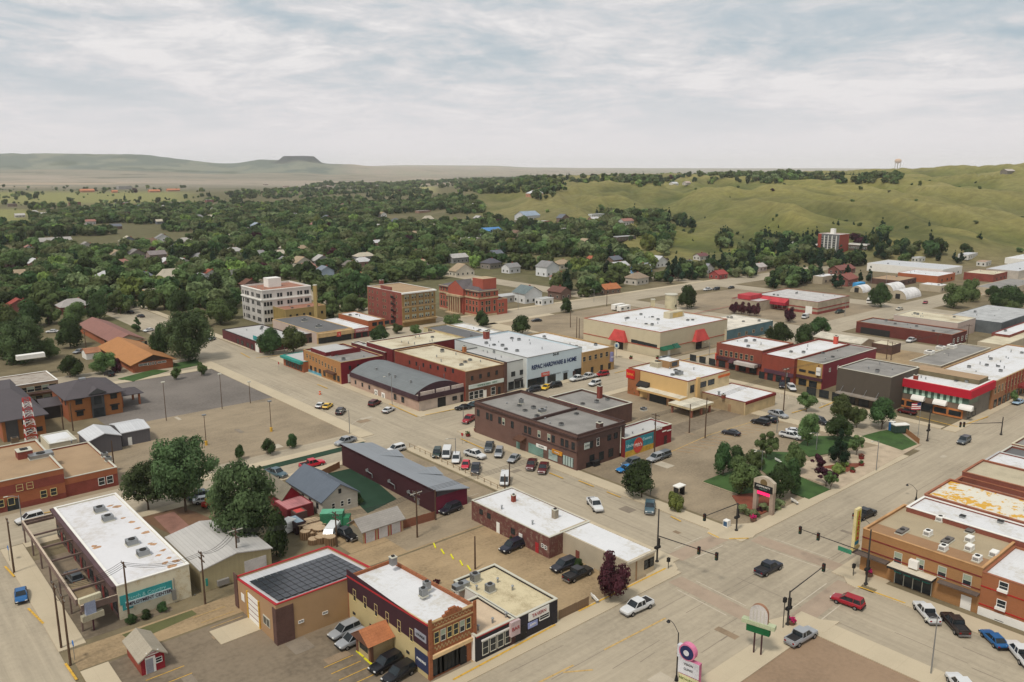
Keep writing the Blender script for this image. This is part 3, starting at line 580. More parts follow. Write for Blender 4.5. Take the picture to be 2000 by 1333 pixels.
b.wins('L', (693, 1163), (804, 1241), 6, .8, 1.9, 'yel'); b.wins('L', (692, 1198), (797, 1274), 4, .7, .35, 'dark', 'vent_grille')
b.sign('L', (822, 1242), 2.6, 1.1, P('grey_sign', (150, 150, 158)), 'LOUNGE', .5, black, d=.1); o = b.sign('L', (824, 1291), 3.0, 2.6, P('poster_navy', (44, 50, 78)), 'PARKING', .5, white_wall, 'mural_poster', .08)
u = b.fp('L', 740, 1290)[0]; po = empty('porch', None, None, (0, 0, 0)); bpy.data.objects.remove(po)
mb = MB(); pw = P('porch_brick', (110, 70, 50), VK); x0, x1, y0, y1 = -4.0, -.06, u-4.4, u-.2
mb.box(x0+.3, y0+.3, 0, x1, y1-.3, 2.8, P('porch_wall', (170, 146, 100), VK)); mb.box(x0+.2, y0+.2, 0, x0+.7, y0+.7, 2.8, pw); mb.box(x0+.2, y1-.7, 0, x0+.7, y1-.2, 2.8, pw); mb.box(x0+.28, y0+1.0, 1.0, x0+.3, y1-1.0, 2.2, glass); mb.build('porch', b.o)
mb = MB(); orr = P('orange_shingle', (182, 116, 76), .95, kind='shingle'); ym = (y0+y1)/2
mb.poly([(x0-.4, y0-.3, 2.75), (x1, y0-.3, 2.75), (x1, ym, 4.3), (x0-.4, ym, 4.3)], orr); mb.poly([(x1, y1+.3, 2.75), (x0-.4, y1+.3, 2.75), (x0-.4, ym, 4.3), (x1, ym, 4.3)], orr); mb.poly([(x0-.35, y1+.2, 2.75), (x0-.35, y0-.2, 2.75), (x0-.35, ym, 4.2)], pw); mb.poly([(x0-.4, y0-.3, 2.75), (x0-.4, y1+.3, 2.75), (x1, y1+.3, 2.75), (x1, y0-.3, 2.75)], pw); mb.build('porch_roof', b.o)
b.unit(827, 1165, .9, .9, 1.3); b.unit(834, 1152, .9, .9, 1.3); b.stack(768, 1103, .9, 1.2, steel, 'flue')
slope_roof(b, 1.2, ('wall', 'roof', 'red_coping'))
# --- black storefronts
b = B('black_fronted_shop', 'long low shop with black front, red edge and row of paned windows', (930, 1245), 3.9, 858, 1007, white_wall, charcoal, rf=P('rosy_roofing', (200, 178, 150), 1, var=.1, scale=.3), cop=frame_m, par=.3)
b.band('R', 'red_edge', 3.75, 3.9, red, .08); b.winu('R', [1.6+i*1.35 for i in range(4)], 1.7, 1.15, 2.1, 'frame'); b.box('R', 'white_transom', .9, 6.5, 2.85, 3.1, .004, .12, white_wall)
b.door('R', (1000, 1262), 1.2, 2.4, P('brown_door', (70, 46, 44))); b.unit(900, 1150, 2.6, 1.2, .9); b.pipe(988, 1206); b.pipe(962, 1217); b.pipe(934, 1231)
b = B('black_corner_shop', 'low shop with black walls, white sign board and stained cream roof', (1007, 1209), 3.9, 886, 1089, white_wall, charcoal, rf=P('stained_roofing', (196, 182, 148), 1, var=.12, scale=.35, col2=S(150, 134, 102)), cop=frame_m, par=.3)
b.sign('R', (1052, 1197), 4.0, 1.2, white_wall, 'TAVERN', .75, P('sign_red', (150, 40, 40))); b.sign('R', (1040, 1219), 1.8, .9, P('lit_screen', (130, 140, 190), 1.2), 'OPEN', .45, white_wall); b.win('R', b.fp('R', 1063, 1208)[0], 2.2, 2.0, .9, 'white')
b.door('R', (1083, 1200), 1.0, 2.1, charcoal); b.door('R', (1022, 1235), 1.2, 2.3, dkframe); b.sign('R', (1003, 1225), 1.7, 2.2, P('pinkish_sign', (190, 168, 166)), 'BAR', .8, P('sign_red', (150, 40, 40)), 'projecting_sign', .5)
b.unit(928, 1136, 1.2, 1.2, 1.4); b.unit(957, 1156, 1.2, 1.1, 1.3); b.pipe(972, 1138); b.pipe(1001, 1153); b.pipe(931, 1153)
# --- long white-roofed row
b = B('beige_corner_hall', 'long beige walled building with white roof and corner window beside the traffic light', (1226, 1099), 3.9, 1093, 1279, beige_w, P('beige_front', (186, 168, 136), VK), rf=white_roof, cop=None, par=.1)
b.box('R', 'eave_band', -.1, b.wa+.1, 3.55, 3.95, .004, .2, P('pale_band', (196, 184, 160), 1.1)); b.winu('R', [b.wa*.72, b.wa*.86], 2.0, 1.5, 1.6, 'dark'); b.box('R', 'pilaster', b.wa*.3, b.wa*.3+.25, 0, 3.5, .004, .1, P('tan_strip', (150, 120, 90)))
b.door('L', (1128, 1094), .9, 1.8, P('rust_door', (120, 66, 56))); a1 = b.a0+b.wa; bb1 = b.b0+b.wb
b = B('painted_brick_annex', 'peeling red brick rear half of the white roofed row, with white doors', (1073, 1051), 3.9, 921, 0, P('peeling_brick', (112, 62, 54), VK, kind='brick', var=.25, scale=1.2, col2=S(160, 140, 120)), rf=white_roof, cop=frame_m, par=.12, wa=20)
b.wa = a1-b.a0
b.o.children[0].scale = b.o.children[1].scale = b.o.children[2].scale = ((a1-b.a0)/20, 1, 1)
b.door('L', (973, 1030), .9, 2.1); b.door('L', (1017, 1052), .9, 2.1); b.door('L', (1049, 1066), .8, 1.9, red); b.wins('L', (1002, 1038), (1002, 1038), 1, 1.1, 1.1, 'dark'); b.wins('L', (940, 1000), (955, 1008), 2, 1.0, 1.0, 'dark'); b.wins('L', (1060, 1066), (1066, 1070), 2, .7, .7, 'white')
b.stack(1003, 980, .7, 1.3); b.stack(1084, 1012, .9, 1.6, P('pale_chimney', (150, 138, 120))); b.pipe(980, 995); b.pipe(1040, 1025)
# --- laundry building
lw = P('off_white_block', (200, 190, 160), 1.15, var=.08, scale=.6, col2=S(180, 156, 110))
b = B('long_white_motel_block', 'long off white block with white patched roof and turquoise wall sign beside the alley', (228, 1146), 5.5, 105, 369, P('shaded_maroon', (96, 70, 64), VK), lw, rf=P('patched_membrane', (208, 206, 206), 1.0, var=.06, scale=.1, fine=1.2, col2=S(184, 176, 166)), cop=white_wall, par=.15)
M0 = b; rm = MB()
for px, py, s_ in ((335, 1106, 1.6), (345, 1095, 1.4), (322, 1100, 1.3), (318, 1075, 1.2), (300, 1063, 1.3), (292, 1062, 1), (285, 1040, 1.5), (268, 1032, 1.2), (258, 1020, 1.4), (240, 1012, 1.1), (228, 990, 1.5), (215, 988, 1.2), (190, 1069, 1.5), (183, 1067, 1.2), (330, 1090, 1.0), (310, 1085, 1.1)):
    a, b2 = G(px, py, 5.36); s_ *= .55; pts = [(a-b.a0+s_*random.uniform(.5, 1.1)*math.cos(t*.785), b2-b.b0+s_*random.uniform(.4, .9)*math.sin(t*.785)) for t in range(8)]; rm.prism(pts, 5.35, 5.358+.003*random.random(), P('rust_patch', (176, 138, 104), 1, var=.3, scale=2))
rm.build('roof_patches', b.o)
for px, py in ((195, 1000), (211, 1017), (258, 1064), (280, 1085)): b.unit(px, py, 1.7, 1.5, 1.0)
b.sign('R', (286, 1158), 7.6, 1.5, P('turquoise_board', (40, 150, 150), 1.1), 'Ranch & Country', .8, P('pale_teal', (150, 200, 196)), d=.08); b.sign('R', (290, 1167), 6.6, .9, P('sign_pale', (170, 190, 190), 1.1), 'EMPLOYMENT CENTER', .72, P('sign_maroon', (60, 30, 50)), 'sign', .2, .9, .012)
b.sign('R', (249, 1177), 1.5, 2.2, P('turquoise_board', (40, 150, 150), 1.1), d=.07, name='sign_panel'); b.door('R', (375, 1100), .2, .2, steel, 'meter_box'); b.box('R', 'meter_box', b.wa*.72, b.wa*.72+.6, .5, 2.2, .004, .3, steel); b.box('R', 'conduit', b.wa*.76, b.wa*.76+.1, .5, 4, .004, .1, steel)
e = MB(); e.box(-.7, 0.2, 5.15, -.02, b.wb, 5.52, P('soffit_maroon', (84, 60, 62), 1.2)); e.build('roof_overhang', b.o)
cn = P('canopy_beam', (186, 164, 138), 1.1); cbm = P('canopy_fascia', (110, 88, 78), 1.2); c = MB(); zc = 3.2; oa, ob = G(193, 1155, zc+1); oa -= b.a0; ob -= b.b0; oa2 = min(oa, -5.0); bt = b.wb+1
c.box(oa2-.15, ob-.5, zc, oa2+.15, bt, zc+1.0, cbm, top=cn); c.box(oa2, 0, zc, -.02, .25, zc+1.0, cbm, top=cn); c.box(oa2+.15, bt-.3, zc, -.02, bt, zc+1.0, cbm, top=cn)
c.box(oa2+.15, .25, zc+.1, -1.9, bt*.25, zc+.25, P('canopy_deck', (130, 112, 84))); c.build('canopy', b.o)
for k in range(7):
    c = MB(); y = .3+k*(bt-1)/6; c.box(oa2-.12, y, 0, oa2+.12, y+.25, zc, cbm); c.build('canopy_post', b.o)
    c = MB(); c.box(oa2+.15, y, zc+.3, -.05, y+.3, zc+.6, cbm); c.build('canopy_beam', b.o)
for k in range(9): b.win('L', 2+k*(b.wb-4)/8, 1.7, 2.0, 1.8, 'dark')
for k in range(8): b.door('L', (0, 0), 1, 2.1) if False else b.box('L', 'door', 3.6+k*(b.wb-4)/8, 4.5+k*(b.wb-4)/8, 0, 2.1, .004, .06, redtrim)
# --- beige shed
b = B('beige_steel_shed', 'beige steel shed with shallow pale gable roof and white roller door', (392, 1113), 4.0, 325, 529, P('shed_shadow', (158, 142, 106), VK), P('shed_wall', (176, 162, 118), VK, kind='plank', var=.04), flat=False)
b.gable('b', 1.1, P('shed_roof', (184, 180, 174), 1, var=.05, kind='seam'), .25); b.box('R', 'roller_door', b.wa*.6, b.wa*.92, .05, 3.0, .01, .08, P('door_white', (190, 186, 182), 1.1)); b.box('R', 'wall_heater', b.wa*.2, b.wa*.36, .4, 1.3, .01, .5, grey_roof); b.box('R', 'hose_reel', .6, .9, 1, 2.2, .01, .2, teal)
# --- red kiosk
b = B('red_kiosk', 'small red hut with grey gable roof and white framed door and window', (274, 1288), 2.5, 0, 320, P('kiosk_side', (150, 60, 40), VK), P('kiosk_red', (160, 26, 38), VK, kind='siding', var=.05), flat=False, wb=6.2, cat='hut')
b.gable('b', 1.0, P('kiosk_roof', (162, 152, 134), 1, kind='shingle', var=.08), .4); b.box('R', 'door_frame', .55, 1.85, 0, 2.35, .004, .05, white_wall); b.door('R', (292, 1297), .95, 2.1, P('door_grey', (150, 150, 156))); b.win('R', b.wa*.75, 1.5, .9, .8, 'white'); b.sign('R', (297, 1275), 1.6, .5, white_wall, 'COFFEE', .3, P('kiosk_red2', (160, 26, 38)))
# --- maroon long building
b = B('long_maroon_building', 'long maroon sided building with sloping grey metal roof beside the green yard', (851, 959), 4.9, 667, 912, maroon, P('magenta_siding', (120, 26, 52), VK, kind='siding'), flat=False, wb=None, wa=None)
MBD = b; A, Bb = b.wa, b.wb; mb = MB(); b.o.children[0].scale = (1, 1, .72)
mb.poly([(-.3, Bb+.3, 5.1), (-.3, -.3, 5.1), (A+.5, -.3, 3.45), (A+.5, Bb+.3, 3.45)], metal_roof); mb.poly([(-.3, -.3, 4.9), (A+.5, -.3, 3.3), (A+.5, -.3, 3.45), (-.3, -.3, 5.1)], metal_roof); mb.box(-.3, -.3, 4.88, -.2, Bb+.3, 5.08, maroon); mb.build('roof', b.o)
g = MB(); g.box(0, 0, 3.53, .25, Bb, 4.85, maroon); gw = P('gable_grey', (70, 64, 68), 1.2); g.poly([(0.26, .02, 3.53), (A, .02, 3.53), (.26, .02, 4.8)], gw); g.poly([(0.26, Bb-.02, 3.53), (A, Bb-.02, 3.53), (.26, Bb-.02, 4.8)], gw); g.build('upper_wall', b.o)
for yy_ in (Bb*.32, Bb*.72):
    g = MB(); g.poly([(A*.35, yy_, 4.5), (A+.6, yy_-3, 3.6), (A+.6, yy_+3, 3.6)], metal_roof); g.poly([(A+.6, yy_-3, 3.6), (A*.35, yy_, 4.5), (A+.6, yy_, 4.55)], metal_roof); g.poly([(A*.35, yy_, 4.5), (A+.6, yy_+3, 3.6), (A+.6, yy_, 4.55)], metal_roof); g.build('dormer', b.o)
for p in ((719, 918), (762, 939), (800, 960)):
    u, z = b.fp('L', *p); g = MB(); g.tube((-.1, 0, 0), (-.5, 0, 0), .35, steel, 10); g.tube((-.5, -.1, 0), (-.5, -2.4, -.2), .1, steel, 8); g.tube((-.5, -2.4, -.2), (-.5, -2.5, -1.0), .1, steel, 8); g.build('exhaust_duct', b.o, (0, u, z))
# --- house
b = B('blue_grey_roofed_house', 'pale grey gabled house with blue grey shingle roof beside the green yard', (629, 978), 3.4, 563, 698, P('house_pale', (188, 178, 160), VK, kind='siding', var=.04), flat=False, cat='house')
b.gable('b', 2.5, P('slate_shingle', (96, 104, 114), 1, kind='shingle', var=.06), .45); u = b.wa
for x in (.3, .55, .75): b.win('R', u*x, 1.6, .75, 1.2, 'white')
b.win('R', u*.5, 4.3, .6, .9, 'dark'); b.winu('L', [2, 5, 8, 11], 1.7, .9, 1.1, 'dark')
for px, py in ((631, 935), (640, 930), (622, 958), (618, 965)): b.pipe(px, py, .12, .5)
# --- small red shops behind the tree
b = B('tan_roofed_cottage', 'cottage with tan gable roof and bright red gable wall behind the big tree', (552, 972), 3.2, 498, 585, dkred, P('cottage_red', (150, 22, 34), VK), flat=False, cat='house'); b.gable('b', 1.9, P('tan_shingle', (128, 120, 104), 1, kind='shingle'), .4)
b.winu('R', [1.5, 4.0], 1.5, .9, 1.1, 'white')
b = B('pink_roofed_leanto', 'low lean-to with faded pink metal roof in front of the red cottage', (560, 997), 2.6, 545, 612, dkred, rf=P('pink_metal', (178, 118, 118), 1, kind='seam'), cop=None, par=.02, wb=6, cat='shed'); b.door('R', (575, 1005), .9, 2, white_wall)
b = B('red_roofed_porch', 'small bright red sheet roof over dark yard shed', (578, 1004), 2.3, 568, 600, dkbrick, rf=P('bright_red_metal', (190, 70, 66), 1, kind='seam'), cop=None, par=.02, wb=2.6, cat='shed')
b = B('pale_blue_shed', 'small dark shed with pale blue sheet roof among the timber piles', (578, 1024), 2.2, 562, 598, P('shed_dark', (60, 30, 34), VK), rf=P('pale_blue_metal', (150, 168, 178), 1), cop=None, par=.02, wb=4, cat='shed')
# --- triple garage
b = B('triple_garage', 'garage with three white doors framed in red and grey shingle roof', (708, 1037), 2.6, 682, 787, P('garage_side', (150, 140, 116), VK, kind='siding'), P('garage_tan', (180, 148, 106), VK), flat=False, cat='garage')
b.gable('a', 1.5, P('grey_shingle', (154, 148, 140), 1, kind='shingle', var=.06), .35)
for k in range(3):
    u = .55+k*(b.wa-.4)/3; d = b.box('R', 'garage_door', u, u+(b.wa-.4)/3-.8, .03, 2.15, .01, .07, P('door_white', (190, 186, 182), 1.1)); f = b.box('R', 'door_frame', u-.12, u+(b.wa-.4)/3-.68, 2.15, 2.3, .01, .1, red)
    for x in (u-.12, u+(b.wa-.4)/3-.8): b.box('R', 'door_frame', x, x+.12, 0, 2.15, .01, .1, red)
# --- orange/red municipal building at left
or_b = P('rust_orange_brick', (172, 92, 54), VK, kind='brick', var=.1); rd_b = P('rust_red_brick', (146, 64, 50), VK, kind='brick')
hR = zat(*G(232, 948), 908)
aR, bR = G(232, 948)
def bld_right(name, label, front_right, h, wa, wb, *args, **kw):    # placed by the foot of its right front corner
    a, b_ = G(*front_right); px, py = PX(a-wa, b_, h); return B(name, label, (px, py), h, 0, 0, *args, wa=wa, wb=wb, **kw)
b = bld_right('banded_brick_annex', 'low brick annex with orange and red bands and a brown flat roof', (232, 948), 4.0, aR-G(128, 970)[0], 22, or_b, rd_b, rf=tan_roof, cop=frame_m, par=.3)
b.band('R', 'orange_band', 2.7, 3.98, or_b, .04); b.winu('R', [b.wa*.68, b.wa*.84], 1.7, 1.3, 1.7, 'white'); b.unit(205, 893, 1.2, 1.2, 1.0); b.unit(212, 901, 1.2, 1.2, 1.0)
a_, b_ = b.a0, b.b0; px, py = PX(a_-42, b_-.2, 6.3)
b = B('banded_brick_hall', 'brick hall with orange and red bands and paired windows at the left edge', (px, py), 6.3, 0, 0, or_b, or_b, rf=tan_roof, cop=frame_m, par=.35, wa=42, wb=24)
b.band('R', 'red_band', 0, 1.2, rd_b, .04); b.band('R', 'red_band', 3.4, 5.2, rd_b, .04); b.winu('R', [34, 35.8, 23, 24.8], 4.3, 1.2, 1.4, 'yel'); b.winu('R', [30.5, 32.3, 38, 39.8, 18, 19.8], 1.9, 1.2, 1.6, 'yel'); b.door('R', (25, 975), 2.2, 2.3, glass, 'glass_door')
b.stack(48, 893, 2.8, 1.6, rd_b, 'stair_house'); b.unit(80, 893, 4.5, 2.5, .9); b.unit(30, 868, 1.4, 1.4, 1.6, P('brown_unit', (100, 84, 66)))
# --- grey shop
b = B('dark_grey_shop', 'dark grey steel shop with pale gable roof and white door', (173, 862), 3.8, 153, 236, grey_wall, flat=False, cat='shed'); b.gable('b', 1.2, ltmetal, .2); GW = b
b = B('grey_shop_wing', 'dark grey steel wing of the workshop with pale metal roof and white door', (237, 846), 3.5, 0, 292, grey_wall, flat=False, wb=9.5, cat='shed'); b.gable('a', .9, ltmetal, .15); b.door('R', (254, 862), .9, 2.0, white_wall); b.door('R', (229, 870), .2, .2, steel, 'meter_box')
b = B('flat_white_store', 'low store with flat white roof left of the grey shop', (96, 869), 3.2, 80, 150, cream_wall, rf=white_roof, cop=frame_m, par=.1, wb=9, cat='shed'); b.pipe(140, 866)
# --- police / town halls with dark hip roofs
hipm = P('charcoal_shingle', (84, 78, 80), 1, kind='shingle', var=.05)
b = B('dark_hipped_hall', 'orange brick two storey hall with charcoal hipped roof and green glass bay', (131, 778), 6.6, 100, 236, or_b, P('hall_orange', (176, 106, 54), VK, kind='brick', var=.08), flat=False)
b.gable('a', 2.6, hipm, 1.0, hip=6); A = b.wa
g = MB(); g.box(A*.42, -.5, 0, A*.66, -.02, 6.9, P('bay_grey', (66, 66, 66), 1.2)); g.build('glazed_bay', b.o); b.box('R', 'bay_window', A*.47, A*.61, 3.7, 6.0, .5, .55, glass); b.box('R', 'bay_window', A*.44, A*.64, .2, 2.6, .5, .56, glass)
g = MB(); g.poly([(A*.36, -.9, 6.7), (A*.72, -.9, 6.7), (A*.54, -.9, 8.2)], P('bay_grey', (66, 66, 66), 1.2)); g.poly([(A*.36, -.9, 6.7), (A*.54, -.9, 8.2), (A*.54, 4, 8.2)], hipm); g.poly([(A*.54, -.9, 8.2), (A*.72, -.9, 6.7), (A*.54, 4, 8.2)], hipm); g.build('bay_gable', b.o)
b.winu('R', [A*.2, A*.85], 5.0, 1.7, 1.3, 'dark'); b.winu('R', [A*.2, A*.85], 1.8, 1.7, 1.3, 'dark'); b.winu('L', [2.5, 6], 4.8, 1.2, 1.4, 'dark')
for z in (5.8, 2.6):
    for x in (.2, .85): b.box('R', 'awning', A*x-1.2, A*x+1.2, z, z+.25, .01, .6, dkframe)
g = MB(); g.box(-.8, -.8, 0, .8, .8, 1.0, steel); x, y = A*.45, b.wb*.5; g.build('rooftop_unit', b.o, (x, y, 8.4))
a_, b_ = G(236, 797); px, py = PX(a_+.4, b_+1, 3.4)
b = B('porte_cochere', 'charcoal roofed drive-through canopy on brick pillars beside the hipped hall', (px, py), 3.6, 0, 275, or_b, rf=hipm, wb=7, flat=False, cat='canopy'); b.gable('a', 1.0, hipm, .6, hip=2.5)
A, Bb = b.wa, b.wb; [bpy.data.objects.remove(c) for c in list(b.o.children) if c.name.startswith('wall')]; g = MB()
for x in (.2, A-.7):
    for y in (.2, Bb-.7): g = MB(); g.box(x, y, 0, x+.5, y+.5, 3.6, or_b); g.build('pillar', b.o)
b = B('dark_hipped_station', 'orange brick station with charcoal hipped roof at the left edge of the picture', (2, 822), 5.6, -60, 86, or_b, P('hall_orange', (176, 106, 54), VK, kind='brick', var=.08), flat=False); b.gable('a', 2.4, hipm, .9, hip=4)
A = b.wa; g = MB(); g.box(A*.08, -.4, 0, A*.36, -.02, 5.4, P('bay_grey', (66, 66, 66), 1.2)); g.build('glazed_bay', b.o); b.win('R', A*.55, 4.3, 1.6, 1.3, 'dark'); b.win('R', A*.6, 1.8, 1.6, 1.2, 'dark'); b.win('R', A*.85, 1.8, 1.4, 1.2, 'dark')
b = B('dark_link_wing', 'low charcoal roofed wing linking the two hipped halls', (84, 795), 3.6, 20, 130, P('dark_screen', (52, 52, 50), 1.2), flat=False, cat='building', wb=9); b.gable('a', 1.2, hipm, .5)
# --- motel at far left
b = B('two_storey_motel', 'two storey brick motel with patched pale roof at the left edge', (-60, 768), 6.0, -120, 113, P('motel_tan', (150, 120, 92), VK), rf=P('patched_grey', (160, 150, 138), 1, var=.14, scale=.5, col2=S(120, 104, 90)), cop=white_wall, par=.2, wb=14)
A = b.wa
for z in (1.5, 4.4):
    for k in range(11): b.win('R', 1.5+k*(A-3)/10, z, 1.9, 1.6, 'blind' if k % 2 else 'tan')
    b.box('R', 'balcony', 0, A, z+1.1-2.4, z+1.3-2.4, .01, 1.3, dkbrick)
b.unit(60, 700, 8, 2.5, 1.4, white_wall, fan=False)
# --- brown/pink roofs upper left
b = B('rosy_roofed_house', 'long house with dusty pink shingle roof and brick gables', (222, 668), 3.6, 155, 280, or_b, cream_wall, flat=False, cat='house'); b.gable('b', 2.2, P('rosy_shingle', (140, 100, 90), 1, kind='shingle', var=.06), .8); b.winu('L', [3, 7, 11], 1.8, 1.8, 1.4, 'dark'); b.winu('R', [3, 6, 9], 1.8, .8, 1.3, 'dark')
b = B('white_tan_roof_house', 'white house with tan hipped roof between the pink and orange roofs', (232, 670), 3.0, 205, 279, white_wall, flat=False, cat='house', wb=9); b.gable('a', 1.9, P('tan_orange_shingle', (160, 112, 82), 1, kind='shingle'), .6, hip=3); b.winu('R', [2, 4.5, 7, 9.5], 1.7, .9, 1.3, 'dark')
b = B('orange_roofed_office', 'brick office with broad orange shingle roof and dark gable facing the street', (259, 711), 3.2, 196, 337, or_b, or_b, flat=False); b.gable('b', 2.4, P('orange_roof', (172, 120, 74), 1, kind='shingle', var=.06), 1.0, wallm=P('dark_gable', (74, 54, 44), 1.2)); A = b.wa
b.winu('R', [A*.25, A*.72], 2.4, 2.8, .7, 'white'); [b.win('R', A*(.38+.06*k), 2.4, .5, 1.0, 'white') for k in range(4)]; b.unit(245, 689, 1.2, 1.2, 1.0)
b = B('small_white_garage', 'small white garage with tan roof beside the gravel yard', (168, 690), 2.5, 162, 196, white_wall, flat=False, wb=6, cat='garage'); b.gable('a', 1.2, P('tan_orange_shingle', (160, 112, 82), 1, kind='shingle'), .3)
# ------------------------------------------------------------------ downtown row west of the side street
def hof(base, topy): a, b_ = G(*base); return zat(a, b_, topy)
b = B('arched_roof_hall', 'single storey hall with dark purple fascia, pink stucco walls and a curved grey roof', (818, 776), 4.2, 684, 911, P('pink_shop_wall', (172, 140, 120), VK), P('pale_pink_wall', (188, 168, 150), VK), flat=False)
pf = P('purple_fascia', (66, 42, 48), 1.2); b.band('L', 'fascia', 3.0, 4.4, pf, .3, -.3); b.band('R', 'fascia', 3.0, 4.4, pf, .3, -.3)
g = MB(); A, Bb = b.wa, b.wb; n = 16; prof = [(A*i/n, 4.25+2.6*math.sin(math.pi*i/n)**.8) for i in range(n+1)]; cr = P('curved_grey_roof', (112, 116, 116), 1, rough=.6, kind='seam', var=.08)
for i in range(n): g.poly([(prof[i][0], 2.2, prof[i][1]), (prof[i+1][0], 2.2, prof[i+1][1]), (prof[i+1][0], Bb, prof[i+1][1]), (prof[i][0], Bb, prof[i][1])], cr)
g.poly([(p[0], 2.2, p[1]) for p in prof], pf); g.poly([(p[0], Bb, p[1]) for p in prof][::-1], pf); g.build('curved_roof', b.o)
for k in range(4): b.box('R', 'parapet_panel', .6+k*A/4, .4+(k+1)*A/4, 4.4, 5.4, -.3, -.02, P('pale_pink_wall2', (190, 172, 158), 1.1))
for k in range(4): b.box('R', 'parapet_post', k*(A-.5)/3, k*(A-.5)/3+.45, 4.4, 5.7, -.35, .02, pf)
b.door('R', (902, 778), 1, 2.2, dkframe); b.win('R', b.fp('R', 888, 783)[0], 1.6, 1.6, 1.2, 'dark'); b.box('R', 'recessed_entry', *[x for x in (A*.38, A*.55)], 0, 2.7, .01, .05, dkframe); b.winu('L', [8, 12], 1.7, 1.4, 1.6, 'dark')
b.sign('L', (735, 768), 1.8, 2.0, white_wall, 'O', 1.8, black); b.sign('L', (749, 774), 1.8, 2.0, white_wall, 'B', 1.4, black); b.winu('L', [26, 30, 34], 1.7, .9, 1.2, 'dark')
for px, py in ((760, 730), (735, 720), (800, 745), (752, 738)): g = MB(); g.tube((0, 0, 0), (0, 0, .8), .3, steel, 8); x, y = G(px, py, 6.5); g.build('roof_vent', b.o, (min(A*.8, max(A*.2, x-b.a0)), min(Bb*.9, max(3, y-b.b0)), 6.0))
b = B('orange_and_red_corner_block', 'two storey block with orange brick front and crimson side wall', (666, 709), hof((668, 752), 709), 592, 748, P('amber_brick', (184, 124, 66), VK, kind='brick', var=.08), P('crimson_paint', (128, 22, 34), VK, var=.08), rf=grey_roof, cop=P('stone_coping', (168, 140, 100)), par=.4)
b.wins('L', (655, 723), (600, 695), 10, .8, 1.5, 'tan'); b.box('L', 'shop_awning', 3, 9, 2.6, 3.2, .01, 1.2, P('brown_awning', (90, 62, 48))); b.box('L', 'blue_mural_band', b.wb-12, b.wb-1, 0, 1.0, .01, .06, P('mural_blue', (84, 150, 170), 1.2)); b.winu('L', [2, 4.5, 11, 14, 17, 20, 23], 1.6, 1.4, 1.8, 'dark'); b.winu('R', [3, 6, 9], 5.0, .8, 1.3, 'dark'); b.sign('R', (682, 739), .9, 2.6, white_wall); b.clutter(9, 1)
g = MB(); g.box(0, 0, 0, b.wa*.7, .4, 1.6, dkred); g.build('rear_parapet', b.o, (b.wa*.2, b.wb*.45, b.h-.4)); g = MB(); g.box(0, 0, 0, b.wa*.62, b.wb*.4, 1.3, dkred, top=lt_roof); g.build('raised_roof', b.o, (b.wa*.1, b.wb*.5, b.h-.4))
b = B('teal_canopied_shop', 'low corner shop with teal canopy edge and pale roof', (592, 708), 3.6, 553, 640, or_b, rf=lt_roof, cop=teal, par=.05); b.band('L', 'teal_fascia', 2.9, 3.7, teal, 1.2); b.winu('L', [2, 4, 6, 8, 10, 12], 1.3, 1.6, 1.8, 'dark')
b = B('dark_red_rear_block', 'dark red walled rear block with stained grey roof', (752, 689), 4.6, 686, 768, P('dull_red', (104, 36, 38), VK), rf=lt_roof, cop=frame_m, par=.3); b.clutter(5, 2)
b = B('cream_roof_block', 'wide block with cream and white roof behind the brick store', (766, 683), 6.2, 716, 905, dkred, rf=cream_roof, cop=frame_m, par=.3); b.clutter(8, 3)
h2 = hof((911, 786), 727)
b = B('brown_brick_store', 'two storey brown brick store with white and green shop sign and cream roof', (910, 727), h2, 770, 989, P('rust_painted_brick', (142, 56, 40), VK, kind='brick', var=.15), P('mid_brown_brick', (120, 80, 60), VK, kind='brick'), rf=cream_roof, cop=P('stone_coping', (168, 140, 100)), par=.35)
b.wins('R', (922, 739), (970, 728), 4, .9, 1.3, 'dark'); b.box('R', 'shop_sign', b.wa*.06, b.wa*.92, 3.7, 4.8, .01, .3, P('pale_sign', (190, 198, 186), 1.1)); u = b.wa
lettering('HOME & FARM   GIFTS', .75, P('sign_green', (50, 110, 80)), b.o, (u*.5, -.33, 4.25), 0); b.winu('R', [u*x for x in (.12, .24, .36, .66)], 1.6, 1.7, 2.4, 'white'); b.door('R', (947, 771), 1.2, 2.4, white_wall); b.door('R', (975, 765), 1.0, 2.4, dkframe); b.wins('L', (885, 725), (800, 708), 7, .8, 1.2, 'dark')
b.box('R', 'corner_pier', u-1.0, u, 0, b.h+.6, .005, .35, dkbrick); b.clutter(10, 4)
g = MB(); g.tube((-.1, 0, 6.5), (-.1, 0, 2), .09, steel, 6); [g.build('downpipe', b.o, (0, y, 0)) for y in (b.wb*.28, b.wb*.62)]
gy = P('pale_grey_front', (182, 184, 178), 1.15, var=.05)
b = B('pale_grey_store', 'narrow pale grey two storey store with two square black windows', (990, 709), h2-.1, 900, 1030, gy, rf=lt_roof, cop=dkframe, par=.3); u = b.wa
b.winu('R', [u*.3, u*.72], 5.0, 1.6, 1.5, 'dark'); b.sign('R', (1021, 740), 2.2, .9, black, 'FISH', .5, white_wall); b.winu('R', [u*.2, u*.5, u*.8], 1.5, 2.2, 2.4, 'dark'); b.canopy('R', u*.35, u*.65, 2.6, 3.3, 1.0, dkframe, slope=.4); b.clutter(5, 5)
hw = P('pale_blue_front', (176, 192, 198), 1.15, var=.04)
b = B('hardware_store', 'wide pale blue hardware store with navy lettering and vast white roof', (1030, 700), hof((1032, 760), 700), 888, 1137, gy, hw, rf=P('big_white_roof', (192, 192, 192), 1, var=.07, scale=.08), cop=P('grey_coping', (120, 118, 112)), par=.5); u = b.wa
